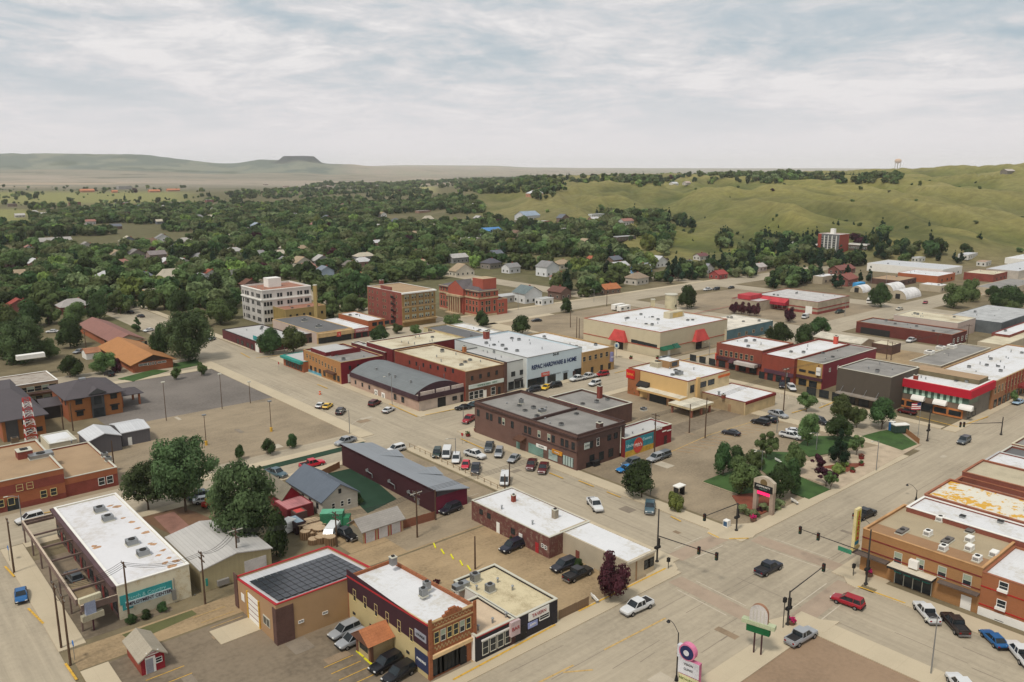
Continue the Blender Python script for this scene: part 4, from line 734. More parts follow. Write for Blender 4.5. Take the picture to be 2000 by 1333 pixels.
x, z = b.fp('R', 1083, 710); lettering('REPAC HARDWARE & HOME', 1.9, P('navy_letters', (24, 40, 84)), b.o, (x, -.04, z), 0, .07, .8); x, z = b.fp('R', 1086, 692); lettering('24-41', 1.2, black, b.o, (x, -.04, z), 0, .03)
b.sign('R', (1065, 731), 3.4, 1.3, P('sign_coral', (200, 84, 70)), 'TOOLS', .8, white_wall); x, z = b.fp('R', 1092, 721); lettering('PAINT   PLUMBING   GARDEN', .7, P('grey_letters', (130, 140, 146)), b.o, (u*.55, -.04, z-1.3), 0)
b.winu('R', [u*x for x in (.08, .23, .43, .93)], 1.6, 3.6, 2.5, 'dark'); b.door('R', (1104, 743), 1.8, 2.4, dkframe); b.door('R', (1121, 740), 1.2, 2.4, P('brown_door', (70, 46, 44))); b.clutter(14, 6); b.stack(950, 662, 1.6, 2.6, P('rust_red_brick', (146, 64, 50))); b.stack(907, 688, 1.0, 1.8, P('rust_chimney', (160, 100, 60)))
b = B('gold_brick_block', 'two storey gold brick block with paired windows and white roof beside the hardware store', (1138, 690), hof((1137, 736), 690), 1003, 1200, tan_brick, P('gold_brick', (184, 142, 84), VK, kind='brick', var=.06), rf=white_roof, cop=P('stone_coping', (168, 140, 100)), par=.35); u = b.wa
b.wins('R', (1141, 702), (1185, 692), 5, 1.4, 1.7, 'tan'); b.sign('R', (1193, 697), .9, 3.2, P('sign_lilac', (130, 130, 170)), 'INN', .8, white_wall, 'projecting_sign', .8); b.winu('R', [u*.3, u*.6, u*.85], 1.5, 1.2, 2, 'dark'); b.clutter(6, 7)
b = B('dark_roofed_cream_block', 'cream walled block with dark grey roof behind the hardware store', (955, 672), 6.5, 827, 1002, P('pale_yellow_wall', (196, 180, 130), VK), rf=dkgrey_roof, cop=P('stone_coping', (168, 140, 100)), par=.3, wa=11); b.wins('L', (838, 645), (842, 647), 2, 1, 1.4, 'tan'); b.clutter(3, 8)
b = B('white_roofed_rear_block', 'long block with bright white roof beyond the dark roofed cream block', (990, 664), 6.2, 872, 1024, cream_wall, rf=white_roof, cop=lt_roof, par=.25); b.clutter(6, 9)
# ------------------------------------------------------------------ blocks across the north street
b = B('maroon_corner_shop', 'low maroon corner shop with cluttered pale roof and turquoise roof sign', (508, 671), hof((508, 690), 671), 434, 590, P('maroon_shopfront', (96, 40, 42), VK), rf=lt_roof, cop=dkframe, par=.15); b.winu('L', [3, 7, 11, 16, 20], 1.3, 2.0, 1.6, 'dark'); b.box('L', 'white_piers', 1, 4, 0, 3, .01, .2, white_wall); b.clutter(9, 10)
b.sign('L', (0, 0), .1, .1, teal) if False else None
a_, b_ = G(497, 666, b.h); g = MB(); g.box(0, -1.6, .3, .15, 1.6, 1.9, P('turquoise_board', (40, 150, 150), 1.1)); g.build('roof_sign', b.o, (max(.6, a_-b.a0), b_-b.b0, b.h-.1))
b = B('grey_roofed_arcade', 'long low shop arcade with dark grey roof, pink side wall and gold fascia', (619, 651), hof((620, 673), 651), 532, 688, pink_st, P('gold_fascia', (192, 156, 104), 1.2), rf=dkgrey_roof, cop=P('gold_fascia', (192, 156, 104), 1.2), par=.1); u = b.wa; b.box('R', 'shopfront_glass', .5, u-.5, .1, 2.3, .01, .06, glass); b.box('R', 'fascia', -.2, u+.2, 2.6, 4.2, .01, 1.2, P('gold_fascia', (192, 156, 104), 1.2)); [b.unit(595+k*28, 628+k*12, 2, 1.6, 1.1) for k in range(2)]
b.sign('R', (659, 652), 1.6, 1.8, P('sign_coral', (200, 84, 70)), 'S', 1.0, white_wall, d=1.4)
b = B('brown_fascia_shop', 'small shop with brown fascia beside the grey roofed arcade', (586, 655), 3.6, 566, 617, dkbrick, rf=lt_roof, cop=dkframe, par=.1, wb=12); b.winu('R', [2, 4.5, 7], 1.3, 1.8, 1.8, 'dark')
b = B('red_sign_shop', 'low shop with white roof and long red sign over its windows', (691, 643), hof((692, 662), 643), 629, 720, white_wall, dkred, rf=white_roof, cop=white_wall, par=.1); b.box('R', 'long_sign', .3, b.wa-.3, 2.4, 3.7, .01, .5, P('sign_pink', (186, 110, 110), 1.1)); lettering('FURNITURE', 1.0, white_wall, b.o, (b.wa/2, -.55, 3.05), 0); b.winu('R', [2, 5, 8, 11], 1.2, 2.2, 1.9, 'dark')
b = B('orange_brick_shop', 'orange brick shop with white roof beside the tall red hotel', (719, 628), hof((720, 650), 628), 661, 752, P('bright_orange_brick', (188, 96, 54), VK, kind='brick', var=.07), rf=white_roof, cop=P('stone_coping', (168, 140, 100)), par=.2); b.winu('R', [3, 6, 9, 12], 3.2, 2.2, 1.5, 'dark'); b.clutter(4, 11)
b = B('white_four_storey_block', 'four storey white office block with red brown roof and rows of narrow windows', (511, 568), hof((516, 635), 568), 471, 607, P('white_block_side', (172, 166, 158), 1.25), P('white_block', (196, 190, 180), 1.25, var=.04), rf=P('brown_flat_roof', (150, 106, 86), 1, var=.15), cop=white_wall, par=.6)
h_ = b.h; st = h_/4.3
for k in range(4):
    z = st*(k+.55)
    b.winu('R', [b.wa*x for x in (.05, .11, .17, .32, .38, .52, .58, .73, .79, .88, .93)], z, 1.0, 1.7, 'dark'); b.winu('L', [b.wb*x for x in (.12, .18, .24, .42, .48, .66, .72, .8, .92)], z, .9, 1.7, 'dark')
for f in 'LR': b.band(f, 'cornice', st*3.0, st*3.15, white_wall, .5, -.5); b.band(f, 'cornice', h_-.3, h_+.0, white_wall, .25, -.2)
g = MB(); g.box(0, 0, 0, 6, 5, 4, white_wall); g.build('penthouse', b.o, (b.wa*.35, b.wb*.5, h_-.6)); b.clutter(5, 12)
b = B('ochre_annex', 'three storey ochre brick annex in front of the white office block', (557, 606), hof((560, 640), 606), 529, 636, P('ochre_side', (150, 124, 62), VK), P('ochre_brick', (172, 144, 80), VK, kind='brick', var=.06), rf=P('brown_flat_roof', (150, 106, 86), 1, var=.15), cop=P('stone_coping', (168, 140, 100)), par=.4); b.winu('R', [b.wa*x for x in (.12, .28, .45, .6, .75, .9)], b.h*.62, 1, 1.2, 'dark'); b.clutter(3, 13)
def tower(name, label, px, ybase, ytop, wpx, m, cat='chimney', round_=False):
    a, b_ = G(px, ybase); h = zat(a, b_, ytop); x, y = toW(a, b_); r = wpx*y/1600/2; g = MB(); g.tube((0, 0, 0), (0, 0, h), r, m, 16 if round_ else 4); g.tube((0, 0, h), (0, 0, h+.35), r*1.08, frame_m, 16 if round_ else 4); e = empty(name, label, cat, at(a, b_), TH+math.pi/4*(not round_)); g.build('shaft', e)
    g = MB(); g.box(-.4, -r*1.02 if round_ else -r*.75, h*.6, .4, -r*.7, h*.6+1.0, dkframe); g.build('opening', e); return e
tower('brick_chimney', 'tall square ochre chimney beside the ochre annex', 619, 640, 558, 9, P('ochre_brick', (172, 144, 80), VK, kind='brick'))
b = B('red_and_ochre_hotel', 'five storey hotel with dark red side wall, ochre front and tan roof', (785, 573), hof((791, 640), 573), 717, 850, P('hotel_red', (140, 68, 56), 1.15, kind='brick', var=.12), P('hotel_ochre', (150, 116, 62), 1.15, kind='brick', var=.1), rf=tan_roof, cop=white_wall, par=.2)
h_ = b.h; st = h_/5.2
for k in range(4):
    z = st*(k+1.5); b.winu('R', [b.wa*x for x in (.1, .17, .31, .38, .52, .59, .71, .78, .91)], z, .9, 1.7, 'blind'); b.winu('L', [b.wb*x for x in (.15, .3, .47, .53, .7, .84, .93)], z, .9, 1.4, 'tan')
b.band('R', 'cornice', h_-.5, h_+.05, white_wall, 1.0, -.3); b.band('R', 'belt', st*2.9, st*3.1, P('stone_coping', (168, 140, 100)), .2); b.band('R', 'shop_cornice', st*.75, st*1.0, P('stone_coping', (168, 140, 100)), 1.2)
for k in range(9): b.box('R', 'window_bay', b.wa*(.1+.1*k)-.8, b.wa*(.1+.1*k)-.6, st*3.1, h_-.6, .004, .1, P('stone_trim', (178, 156, 124)))
g = MB(); g.box(0, 0, 0, .5, b.wb*.3, 1.6, P('hotel_red', (126, 52, 44))); g.build('parapet_gable', b.o, (0, b.wb*.3, h_)); b.stack(745, 556, 1.5, 2, P('hotel_red', (126, 52, 44)))
for k in range(4): g = MB(); g.box(-1.1, -1.2, 0, -.02, 1.2, .1, black); g.box(-1.1, -1.2, .1, -1.05, 1.2, 1.0, black); g.build('fire_escape', b.o, (0, b.wb*.22, st*(k+1)+.6))
cr_ = P('courthouse_red', (176, 80, 60), 1.1, kind='brick', var=.08); stn = P('stone_trim', (178, 156, 124))
b = B('red_courthouse', 'three storey red brick courthouse with stone columned portico and grey hipped roof', (936, 570), hof((936, 620), 570), 858, 973, cr_, flat=False, cat='courthouse')
h_ = b.h; b.gable('b', 2.2, P('court_roof', (98, 92, 92), 1, kind='shingle'), .6, hip=8); st = h_/3.1; Lb = b.wb
for f in 'LR': b.band(f, 'cornice', h_*.69, h_*.75, stn, .4, -.4); b.band(f, 'parapet_band', h_-.3, h_+.1, stn, .35, -.35); b.band(f, 'plinth', 0, h_*.08, stn, .2, -.2)
for k in range(3):
    z = h_*(.27, .52, .86)[k]; b.winu('R', [b.wa*x for x in (.15, .38, .52, .8)], z, 1.3, (2.6, 1.9, 1.6)[k], 'tan'); b.winu('L', [Lb*x for x in (.06, .14, .22, .3, .72, .8, .88, .95)], z, 1.2, (2.6, 1.9, 1.6)[k], 'tan')
c0 = Lb*.52; hw_ = Lb*.14; b.box('L', 'entrance_bay', c0-hw_-1, c0+hw_+1, 0, h_*.7, .01, 1.2, cr_); b.box('L', 'entablature', c0-hw_-1.2, c0+hw_+1.2, h_*.68, h_*.75, .01, 2.9, stn)
for k in range(6): g = MB(); g.tube((-2.4, c0-hw_+k*2*hw_/5, .6), (-2.4, c0-hw_+k*2*hw_/5, h_*.68), .42, stn, 10, .36); g.build('column', b.o)
b.box('L', 'steps', c0-hw_-.6, c0+hw_+.6, 0, .6, 1.25, 4.2, stn); b.winu('L', [c0-3, c0, c0+3], h_*.86, 1.2, 1.8, 'tan')
g = MB(); g.poly([(-1.4, c0-hw_-1.6, h_+.1), (-1.4, c0, h_+3.6), (-1.4, c0+hw_+1.6, h_+.1)], cr_); g.poly([(-1.5, c0-hw_-1.7, h_+.1), (4, c0-hw_-1.7, h_+.1), (8, c0, h_+3.7), (-1.5, c0, h_+3.7)], P('court_roof', (98, 92, 92))); g.poly([(-1.5, c0, h_+3.7), (8, c0, h_+3.7), (4, c0+hw_+1.7, h_+.1), (-1.5, c0+hw_+1.7, h_+.1)], P('court_roof', (98, 92, 92))); g.box(-1.38, c0-hw_-1.4, h_*.75, -.03, c0+hw_+1.4, h_+.1, cr_); g.build('pediment', b.o)
g = MB(); g.box(0, 0, 0, 8, 7.5, 5, cr_, top=stn); g.build('penthouse', b.o, (b.wa*.3, b.wb*.05, h_+.2))
a_, b_ = G(975, 616); px, py = PX(a_, b_+1.5, 7); b = B('courthouse_annex', 'small flat roofed red brick annex at the right end of the courthouse', (px, py), 7, 0, 991, cr_, rf=grey_roof, cop=stn, wb=9); b.winu('R', [1.5, 3.5], 4.5, 1.1, 1.6, 'tan'); b.winu('R', [1.5, 3.5], 1.8, 1.1, 1.6, 'tan')
# ------------------------------------------------------------------ big cream store and neighbours
cs = P('cream_store', (190, 176, 142), VK, var=.05)
b = B('big_cream_store', 'large windowless cream store with red line trim, two red awnings and white roof', (1290, 650), hof((1289, 699), 650), 1140, 1421, cs, P('cream_store_b', (184, 170, 138), VK, var=.05), rf=white_roof, cop=P('red_brown_trim', (158, 76, 58)), par=.3)
h_ = b.h
for f in 'LR': b.band(f, 'trim_line', h_*.34, h_*.37, P('red_brown_trim', (158, 76, 58)), .12, -.12)
ra = P('red_awning', (186, 56, 50), 1.2)
for f, px, py in (('L', 1210, 672), ('R', 1365, 670)):
    u, z = b.fp(f, px, py); g = MB(); z0, z1 = h_*.36, h_*.8
    def Q(u_, d_, z_): return (-d_, u_, z_) if f == 'L' else (u_, -d_, z_)
    bt_ = [Q(u-4.2, .02, z0), Q(u-4.2, 1.9, z0), Q(u+4.2, 1.9, z0), Q(u+4.2, .02, z0)]; tp = [Q(u-2.4, .02, z1), Q(u-2.4, .5, z1), Q(u+2.4, .5, z1), Q(u+2.4, .02, z1)]
    for i in range(3): g.poly([bt_[i], bt_[i+1], tp[i+1], tp[i]], ra)
    g.poly(bt_, ra); g.poly(tp, ra); g.build('awning', b.o); b.box(f, 'entrance', u-1.8, u+1.8, 0, h_*.3, .01, .06, dkframe)
b.wins('L', (1239, 667), (1277, 676), 4, 3.0, 1.2, 'dark', 'poster_window'); g = b.canopy('R', 0, 6.5, h_*.3, h_*.42, 1.6, P('green_awning', (20, 92, 62), 1.2), slope=1.2); g = b.canopy('R', 6.8, 10, h_*.3, h_*.44, 1.8, P('green_awning_b', (30, 90, 70), 1.2), slope=1.4, name='round_awning'); b.box('R', 'shop_door', 4.5, 6, 0, 2.4, .01, .05, white_wall)
g = MB(); g.box(0, 0, 0, 9, 3, 2.4, cs); g.box(2, -.05, .2, 8, 0, 2, P('gold_hatch', (190, 160, 100))); g.build('penthouse', b.o, (b.wa*.62, b.wb*.42, h_-.3)); b.clutter(16, 14)
tower('round_stair_tower', 'round cream tower with pale cap behind the big cream store', 1309, 632, 576, 24, P('tower_cream', (190, 178, 140), 1.2), 'tower', True); tower('square_cream_tower', 'short square cream tower with red cap behind the big cream store', 1274, 622, 586, 11, P('tower_cream', (190, 178, 140), 1.2), 'tower')
b = B('blue_mural_shop', 'low shop with teal blue mural wall and cream roof against the big cream store', (1421, 646), 5.0, 1342, 1510, cs, P('mural_teal', (76, 108, 116), VK, var=.15, scale=.3), rf=P('cream_white_roof', (206, 198, 182)), cop=frame_m, par=.1); b.winu('R', [8, 13, 18, 24, 30], 2.4, 1.6, 1.3, 'tan'); b.clutter(5, 15)
# credit union
gd = P('amber_stucco', (206, 164, 98), VK, var=.04); hcu = zat(*G(1228.5, 772), 722)
b = B('amber_bank', 'two storey amber stucco bank with white roof, red edge and brick corner with red sign', (1344, 746), hcu, 1228, 1425, gd, P('pale_amber', (206, 178, 128), VK), rf=white_roof, cop=redtrim, par=.25); h_ = b.h
b.box('L', 'brick_corner', b.wb-4.5, b.wb, 0, h_, .004, .25, orange_brick); b.sign('L', (1233, 731), 3.2, 2.6, P('sign_red_b', (190, 30, 30)), 'BANK', 1.0, P('gold_letters', (220, 160, 60)), d=.45); b.winu('L', [b.wb-2.3], 1.6, 2.8, 2.6, 'dark'); b.winu('R', [b.wa*.35, b.wa*.55], h_-2.0, 3.0, 1.6, 'dark'); b.win('R', b.wa*.1, h_-2.4, 1.8, 2.2, 'dark'); b.box('R', 'pilaster', b.wa*.18, b.wa*.24, 0, h_+.6, .004, .7, gd); b.box('R', 'orange_sign', b.wa*.72, b.wa, h_-1.4, h_-.7, .004, .2, P('orange_sign', (196, 100, 50)))
b.canopy('L', b.wb*.62, b.wb*.8, h_*.42, h_*.62, 1.6, dkframe, slope=1.0); b.box('L', 'entrance_glass', 6, b.wb*.56, 0, 2.4, 1.63, 1.68, glass); g = MB(); g.box(-1.6, 5, 0, -.02, b.wb*.6, 2.6, P('entry_wall', (176, 130, 90), 1.2)); g.box(-3.4, 0, 2.9, -.02, b.wb*.72, 3.5, gd, top=P('canopy_top', (200, 192, 172))); g.build('entrance_canopy', b.o)
g = MB(); g.box(0, 0, 0, 4.5, 4.5, 2.2, tan_brick, top=white_roof); g.box(1, -.03, .5, 3.6, 0, 1.8, glass); g.build('penthouse', b.o, (b.wa*.45, b.wb*.62, h_-.25)); b.unit(1285, 716, 4, 3, 1.6, cs); b.unit(1326, 733, 2, 1.6, 1.2); b.unit(1298, 706, 3, 2.4, 1.4); b.clutter(4, 16)
b = B('amber_bank_wing', 'single storey tan wing of the bank with white roof and red fascia', (1456, 787), hof((1456, 812), 787), 1369, 1515, P('wing_tan', (184, 156, 112), VK, kind='seam'), P('wing_amber', (196, 168, 118), VK), rf=white_roof, cop=redtrim, par=.1); b.band('R', 'red_fascia', b.h-.6, b.h, redtrim, .2); b.stack(1413, 778, .9, 1.0); b.pipe(1404, 772, .3, 1.0); b.door('L', (1425, 790), 1, 2.1, P('tan_strip', (150, 120, 90)))
px, py = 1352, 798; hc = hof((1348, 818), 798); b = B('drive_through_canopy', 'cream flat drive-through canopy on red brown pillars in front of the bank', (px, py), hc, 1308, 1392, redtrim, flat=False, cat='canopy'); A, Bb = b.wa, b.wb; [bpy.data.objects.remove(c) for c in list(b.o.children)]; g = MB(); g.box(-.3, -.3, hc-.6, A+.3, Bb+.3, hc, P('canopy_cream', (196, 178, 140)), top=P('canopy_top', (200, 192, 172))); g.build('deck', b.o)
for x in (.3, A*.5, A-.8):
    for y in (.3, Bb-.8): g = MB(); g.box(x, y, 0, x+.5, y+.5, hc-.6, P('pillar_rust', (150, 96, 76))); g.build('pillar', b.o)
# theatre row
hA = zat(*G(1400, 718), 672)
b = B('red_brick_theatre', 'two storey red brick theatre with long pale marquee and white roof', (1489, 686.5), hA, 1400, 1550, P('theatre_brick', (146, 66, 48), VK, kind='brick', var=.08), rf=white_roof, cop=P('brick_coping', (150, 96, 70)), par=.3); b.wins('L', (1468, 700), (1409, 689), 7, 1.2, 1.9, 'tan'); b.box('L', 'shop_band', 0, b.wb, 2.9, 3.8, .01, .5, P('plum_band', (74, 40, 46), 1.2)); b.canopy('L', b.wb*.06, b.wb*.5, 2.7, 3.7, 2.6, P('pale_marquee', (180, 170, 160), 1.1), name='marquee'); b.winu('L', [3, 7, 11, 15, 19, 23, 27], 1.3, 2.6, 2.2, 'dark'); b.canopy('L', b.wb*.56, b.wb*.66, 2.6, 4.0, 2.0, P('plum_band', (74, 40, 46), 1.2), slope=1.2, name='round_awning'); b.clutter(5, 17)
g = MB(); g.box(-.8, 0, 0, -.02, .4, 2.2, P('sign_coral', (200, 84, 70))); g.build('projecting_sign', b.o, (0, b.wb-.5, 2.5))
b = B('rust_brick_storefront', 'rust red brick storefront with wide white roof and purple lower band', (1552, 703), hof((1552, 753), 703), 1489, 1660, P('rust_front', (150, 62, 44), VK, kind='brick', var=.1), rf=white_roof, cop=redtrim, par=.3); b.box('L', 'lower_band', 0, b.wb*.9, 2.4, 3.6, .01, .3, P('purple_band', (84, 46, 60), 1.2)); b.winu('L', [2, 5, 8, 11], 1.2, 2.0, 2.2, 'dark'); b.clutter(4, 18); b.stack(1632, 672, 1.2, 2.6, P('sign_coral', (200, 84, 70)))
b = B('mustard_front_shop', 'mustard fronted shop with dark glyph tiles, small windows and raspberry side wall', (1609, 712), hof((1609, 762), 712), 1552, 1712, P('mustard_front', (180, 138, 68), VK, kind='brick', var=.06), P('raspberry_paint', (146, 50, 60), VK, var=.06), rf=grey_roof, cop=frame_m, par=.25); b.box('L', 'shop_band', 0, b.wb, 2.5, 3.4, .01, .4, P('plum_band', (74, 40, 46), 1.2)); b.winu('L', [3, 6.5, 10, 13.5], 1.2, 2.6, 2.0, 'dark'); b.winu('L', [b.wb*.38, b.wb*.7], b.h*.6, 2.2, .8, 'dark'); b.winu('R', [4, 9], b.h*.7, .9, 1.2, 'white')
for k in range(5):
    for uu in (b.wb*.16, b.wb*.93): b.box('L', 'glyph_tile', uu-.25, uu+.25, b.h-1-k*.85, b.h-.6-k*.85, .01, .06, P('brown_tile', (92, 50, 36)))
b.sign('L', (1600, 726), 1.4, 2.4, white_wall, 'CAFE', .5, black, 'projecting_sign', .6); b.clutter(4, 19)
b = B('olive_panel_store', 'blank olive brown panelled store with thin steel canopy and grey roof', (1741, 738), zat(220, G(1741, 797)[1], 738), 1636, 1796, olive_w, rf=grey_roof, cop=frame_m, par=.25); b.canopy('L', 1, b.wb-1, 2.9, 3.3, 2.2, P('grey_canopy', (140, 130, 118)), name='canopy'); b.winu('L', [3, 7, 11, 15, 19, 23], 1.3, 3, 2.3, 'dark'); b.clutter(4, 20)
for k in range(4): u = 3+k*b.wb/4.5; g = MB(); g.tube((-2.2, u, 3.3), (-.05, u, 5.0), .05, steel, 6); g.build('tie_rod', b.o)
hr = zat(*G(1890, 822), 763)
b = B('red_band_corner_store', 'two storey corner store with broad bright red band, green glass strip and bubble awnings', (1894, 763), hr, 1741, 1940, P('corner_brown', (120, 100, 82), VK), P('corner_grey', (112, 104, 92), VK), rf=white_roof, cop=white_wall, par=.3); rb = P('bright_red_band', (188, 12, 34), 1.15, var=.03)
b.band('L', 'red_band', hr-2.2, hr, rb, .8, -.8); b.band('R', 'red_band', hr-2.2, hr, rb, .8, -.0)
for f in 'LR': b.band(f, 'green_glass', hr-4.2, hr-2.25, P('green_glass', (70, 98, 82), 1.1, rough=.2), .1, 0, b.wb if f == 'L' else b.wa*.4)
for k in range(12): b.box('L', 'pale_mullion', 1.5+k*(b.wb-3)/11, 2.3+k*(b.wb-3)/11, hr-4.1, hr-2.3, .1, .16, P('pale_green', (170, 196, 178)))
pxs = [(1881, 787), (1834, 776), (1794, 768)]
for px, py in ((1889, 790), (1838, 784), (1795, 777)):
    u, z = b.fp('L', px, py); g = MB()
    for i in range(5): t0, t1 = math.pi*i/10, math.pi*(i+1)/10; g.poly([(-1.4*math.cos(t0)-.02, u-1.7, 3.1+1.3*math.sin(t0)), (-1.4*math.cos(t1)-.02, u-1.7, 3.1+1.3*math.sin(t1)), (-1.4*math.cos(t1)-.02, u+1.7, 3.1+1.3*math.sin(t1)), (-1.4*math.cos(t0)-.02, u+1.7, 3.1+1.3*math.sin(t0))], white_wall)
    for s_ in (-1.7, 1.7): g.poly([(-.02, u+s_, 3.1)]+[(-1.4*math.cos(math.pi*i/10)-.02, u+s_, 3.1+1.3*math.sin(math.pi*i/10)) for i in range(6)], white_wall)
    g.build('bubble_awning', b.o)
for k in range(5): u = 3+k*(b.wb-5)/4.2; b.box('L', 'shop_surround', u-2, u+2, .2, 2.6, .01, .12, P('orange_tile', (190, 120, 70)) if k != 2 else dkframe); b.box('L', 'shop_window', u-1.6, u+1.6, .7, 2.1, .12, .16, glass)
b.winu('R', [2, 5], 1.4, 2.4, 2, 'dark'); b.clutter(4, 21); g = MB(); A = b.wa; g.box(0, 0, 0, A*.4, b.wb*.86, 1.3, P('olive_parapet', (112, 102, 78)), top=tan_roof); g.build('raised_roof', b.o, (A*.55, b.wb*.05, hr-.3)); b.stack(1788, 744, 1.0, 1.6)
b = B('arcaded_brick_block', 'two storey gold and red brick block along the main street with vast white roof', (1941, 748), hr-.5, 1822, 2075, tan_brick, P('arcade_brick', (168, 110, 66), VK, kind='brick', var=.1), rf=white_roof, cop=P('stone_coping', (168, 140, 100)), par=.3); b.winu('R', [2+k*2.6 for k in range(22)], hr-3, 1.2, 2.2, 'tan'); b.winu('R', [3+k*3.4 for k in range(16)], 1.4, 2.2, 2.2, 'dark'); b.canopy('R', 20, 50, 2.9, 3.9, 2.2, redtrim, slope=.6); b.clutter(20, 22)
for k in range(14): b.box('R', 'brick_pier', 10+k*2.6, 10.5+k*2.6, 3.2, hr-.4, .004, .25, P('rust_front', (150, 62, 44)))
b = B('pale_rear_block', 'low pale block with three rooftop units behind the olive store', (1838, 716), 4.5, 1776, 1935, P('pale_tan_wall', (176, 158, 130), VK), rf=grey_roof, cop=frame_m, par=.2); [b.unit(1815+k*22, 686-k*3+ (6 if k == 0 else 0), 3, 2.4, 1.2, white_wall) for k in range(3)]
b = B('long_dark_red_store', 'long windowless dark red store with grey roof beyond the theatre row', (1860, 655), hof((1860, 678), 655), 1673, 1889, P('oxblood_brick', (112, 48, 40), VK, kind='brick', var=.1), P('oxblood_brick', (112, 48, 40), VK), rf=grey_roof, cop=P('brick_coping', (150, 96, 70)), par=.3); b.winu('R', [2, 6, 10, 14], 2, 1.4, 1.8, 'white'); b.clutter(6, 23); b.box('L', 'open_bay', b.wb-14, b.wb-2, 0, 2.6, .01, .06, dkframe)
b = B('pink_cream_warehouse', 'pale pink warehouse with cream roof behind the dark red store', (1871, 632), 6.0, 1746, 1906, pink_st, rf=cream_roof, cop=frame_m, par=.15); b.clutter(7, 24)
b = B('blue_grey_steel_shed', 'large grey steel shed with pale roof at the right edge beyond the pink warehouse', (1957, 631), 5.0, 1850, 2030, P('blue_grey_steel', (92, 98, 100), VK), rf=P('pale_shed_roof', (170, 170, 168)), cop=None, par=.05); b.clutter(4, 25)
b = B('tan_gabled_shed', 'long tan shed with pale gable roof behind the rust storefront', (1681, 672), 4.2, 1590, 1708, P('tan_shed', (170, 146, 118), VK), flat=False, cat='shed'); b.gable('b', 1.2, P('cream_metal', (196, 188, 170), 1, kind='seam'), .3)
b = B('small_pale_roof_shed', 'small open shed with pale roof beside the power poles', (1742, 676), 3.4, 1702, 1760, dkbrick, rf=cream_roof, cop=None, par=.05, cat='shed')
b = B('white_roofed_depot', 'red edged depot with white roof at the right edge', (1972, 656), 4.5, 1937, 2050, red_brick, rf=white_roof, cop=redtrim, par=.2); b.clutter(4, 26)
b = B('cream_roofed_depot', 'tan depot with pale cream roof at the right edge nearer the arcade', (1962, 675), 3.8, 1935, 2050, beige_w, rf=cream_roof, cop=None, par=.1, wb=9)
rs = P('red_store_band', (150, 60, 52), VK); b = B('red_trimmed_supermarket', 'wide beige and brick supermarket with red entrance canopy and pale roof', (1598, 591), hof((1598, 615), 591), 1474, 1660, P('store_beige', (166, 150, 124), VK), rf=P('store_roof', (184, 180, 176)), cop=rs, par=.3)
for f in 'LR': b.band(f, 'brick_band', .0, 1.2, rs, .05); b.band(f, 'brick_band', 2.3, 2.9, rs, .05)
u = b.wb; b.canopy('L', u*.44, u*1.0, 2.6, 5.6, 3.5, P('store_red', (158, 30, 46), 1.2), top=P('store_red_top', (176, 60, 66)), slope=1.6, name='entrance_canopy'); b.winu('L', [u*.5, u*.58, u*.7, u*.8], 1.5, 2.4, 2.2, 'white'); b.box('L', 'roller_door', u*.08, u*.18, 0, 3.4, .06, .1, white_wall); b.clutter(6, 27)
b = B('supermarket_wing', 'beige wing with brick bands at the left end of the supermarket', (1482, 590), 4.6, 1429, 1520, P('store_beige', (166, 150, 124), VK), rf=P('store_roof', (184, 180, 176)), cop=rs, par=.2, wa=20); b.band('L', 'brick_band', .0, 1.6, rs, .05); g = MB(); g.box(0, 0, 0, 10, 7, 2, P('store_red_top', (176, 60, 66))); g.build('raised_entry', b.o, (2, 6, 4.6))
for k in range(1): strip((1290, 628), (1428, 600), .6, rs, 'low_wall', .5)
# far right industrial
def simple(name, label, roof, h, Lx, Rx, wallm, rm_, gab=None, cat='building', **kw):
    b = B(name, label, roof, h, Lx, Rx, wallm, rf=rm_, flat=gab is None, par=.1, cop=None, cat=cat, **kw)
    if gab: b.gable(gab, 1.2, rm_, .3)
    b.clutter(3, int(roof[0])) if gab is None else None
    b.winu('R', [b.wa*.25, b.wa*.55, b.wa*.8], 1.6, 1.4, 1.2, 'dark'); return b
simple('white_warehouse', 'long white warehouse with ribbed walls at the foot of the hill', (1842, 527), 5, 1694, 1850, white_wall, ltmetal, wa=30); simple('orange_brick_garage', 'orange brick garage with pale roof facing the white round huts', (1832, 540), 4.5, 1754, 1866, P('bright_orange_brick', (188, 96, 54)), white_roof)
simple('red_brick_garage', 'long red brick garage with cream roof at the far right', (1941, 537), 4.5, 1883, 1968, rd_b, cream_roof); simple('grey_metal_hangar', 'broad grey metal shed with pale roof at the right edge by the hill', (1990, 530), 5, 1926, 2080, P('hangar_wall', (180, 172, 160)), ltmetal); simple('white_hill_shed', 'white rounded shed at the right edge under the hill', (2020, 508), 5, 1963, 2070, white_wall, white_roof)
simple('white_roofed_workshop', 'low workshop with flat white roof beside the round huts', (1838, 559), 3.6, 1796, 1853, beige_w, white_roof); simple('brown_roofed_store', 'low brown store in front of the orange garage', (1757, 549), 3.2, 1700, 1790, dkbrick, tan_roof); simple('tan_block_store', 'small tan block building behind the supermarket', (1607, 541), 4.5, 1588, 1634, beige_w, white_roof); simple('long_roofed_store', 'grey roofed hall between trees at the far right', (1965, 566), 3.4, 1905, 2030, beige_w, grey_roof)
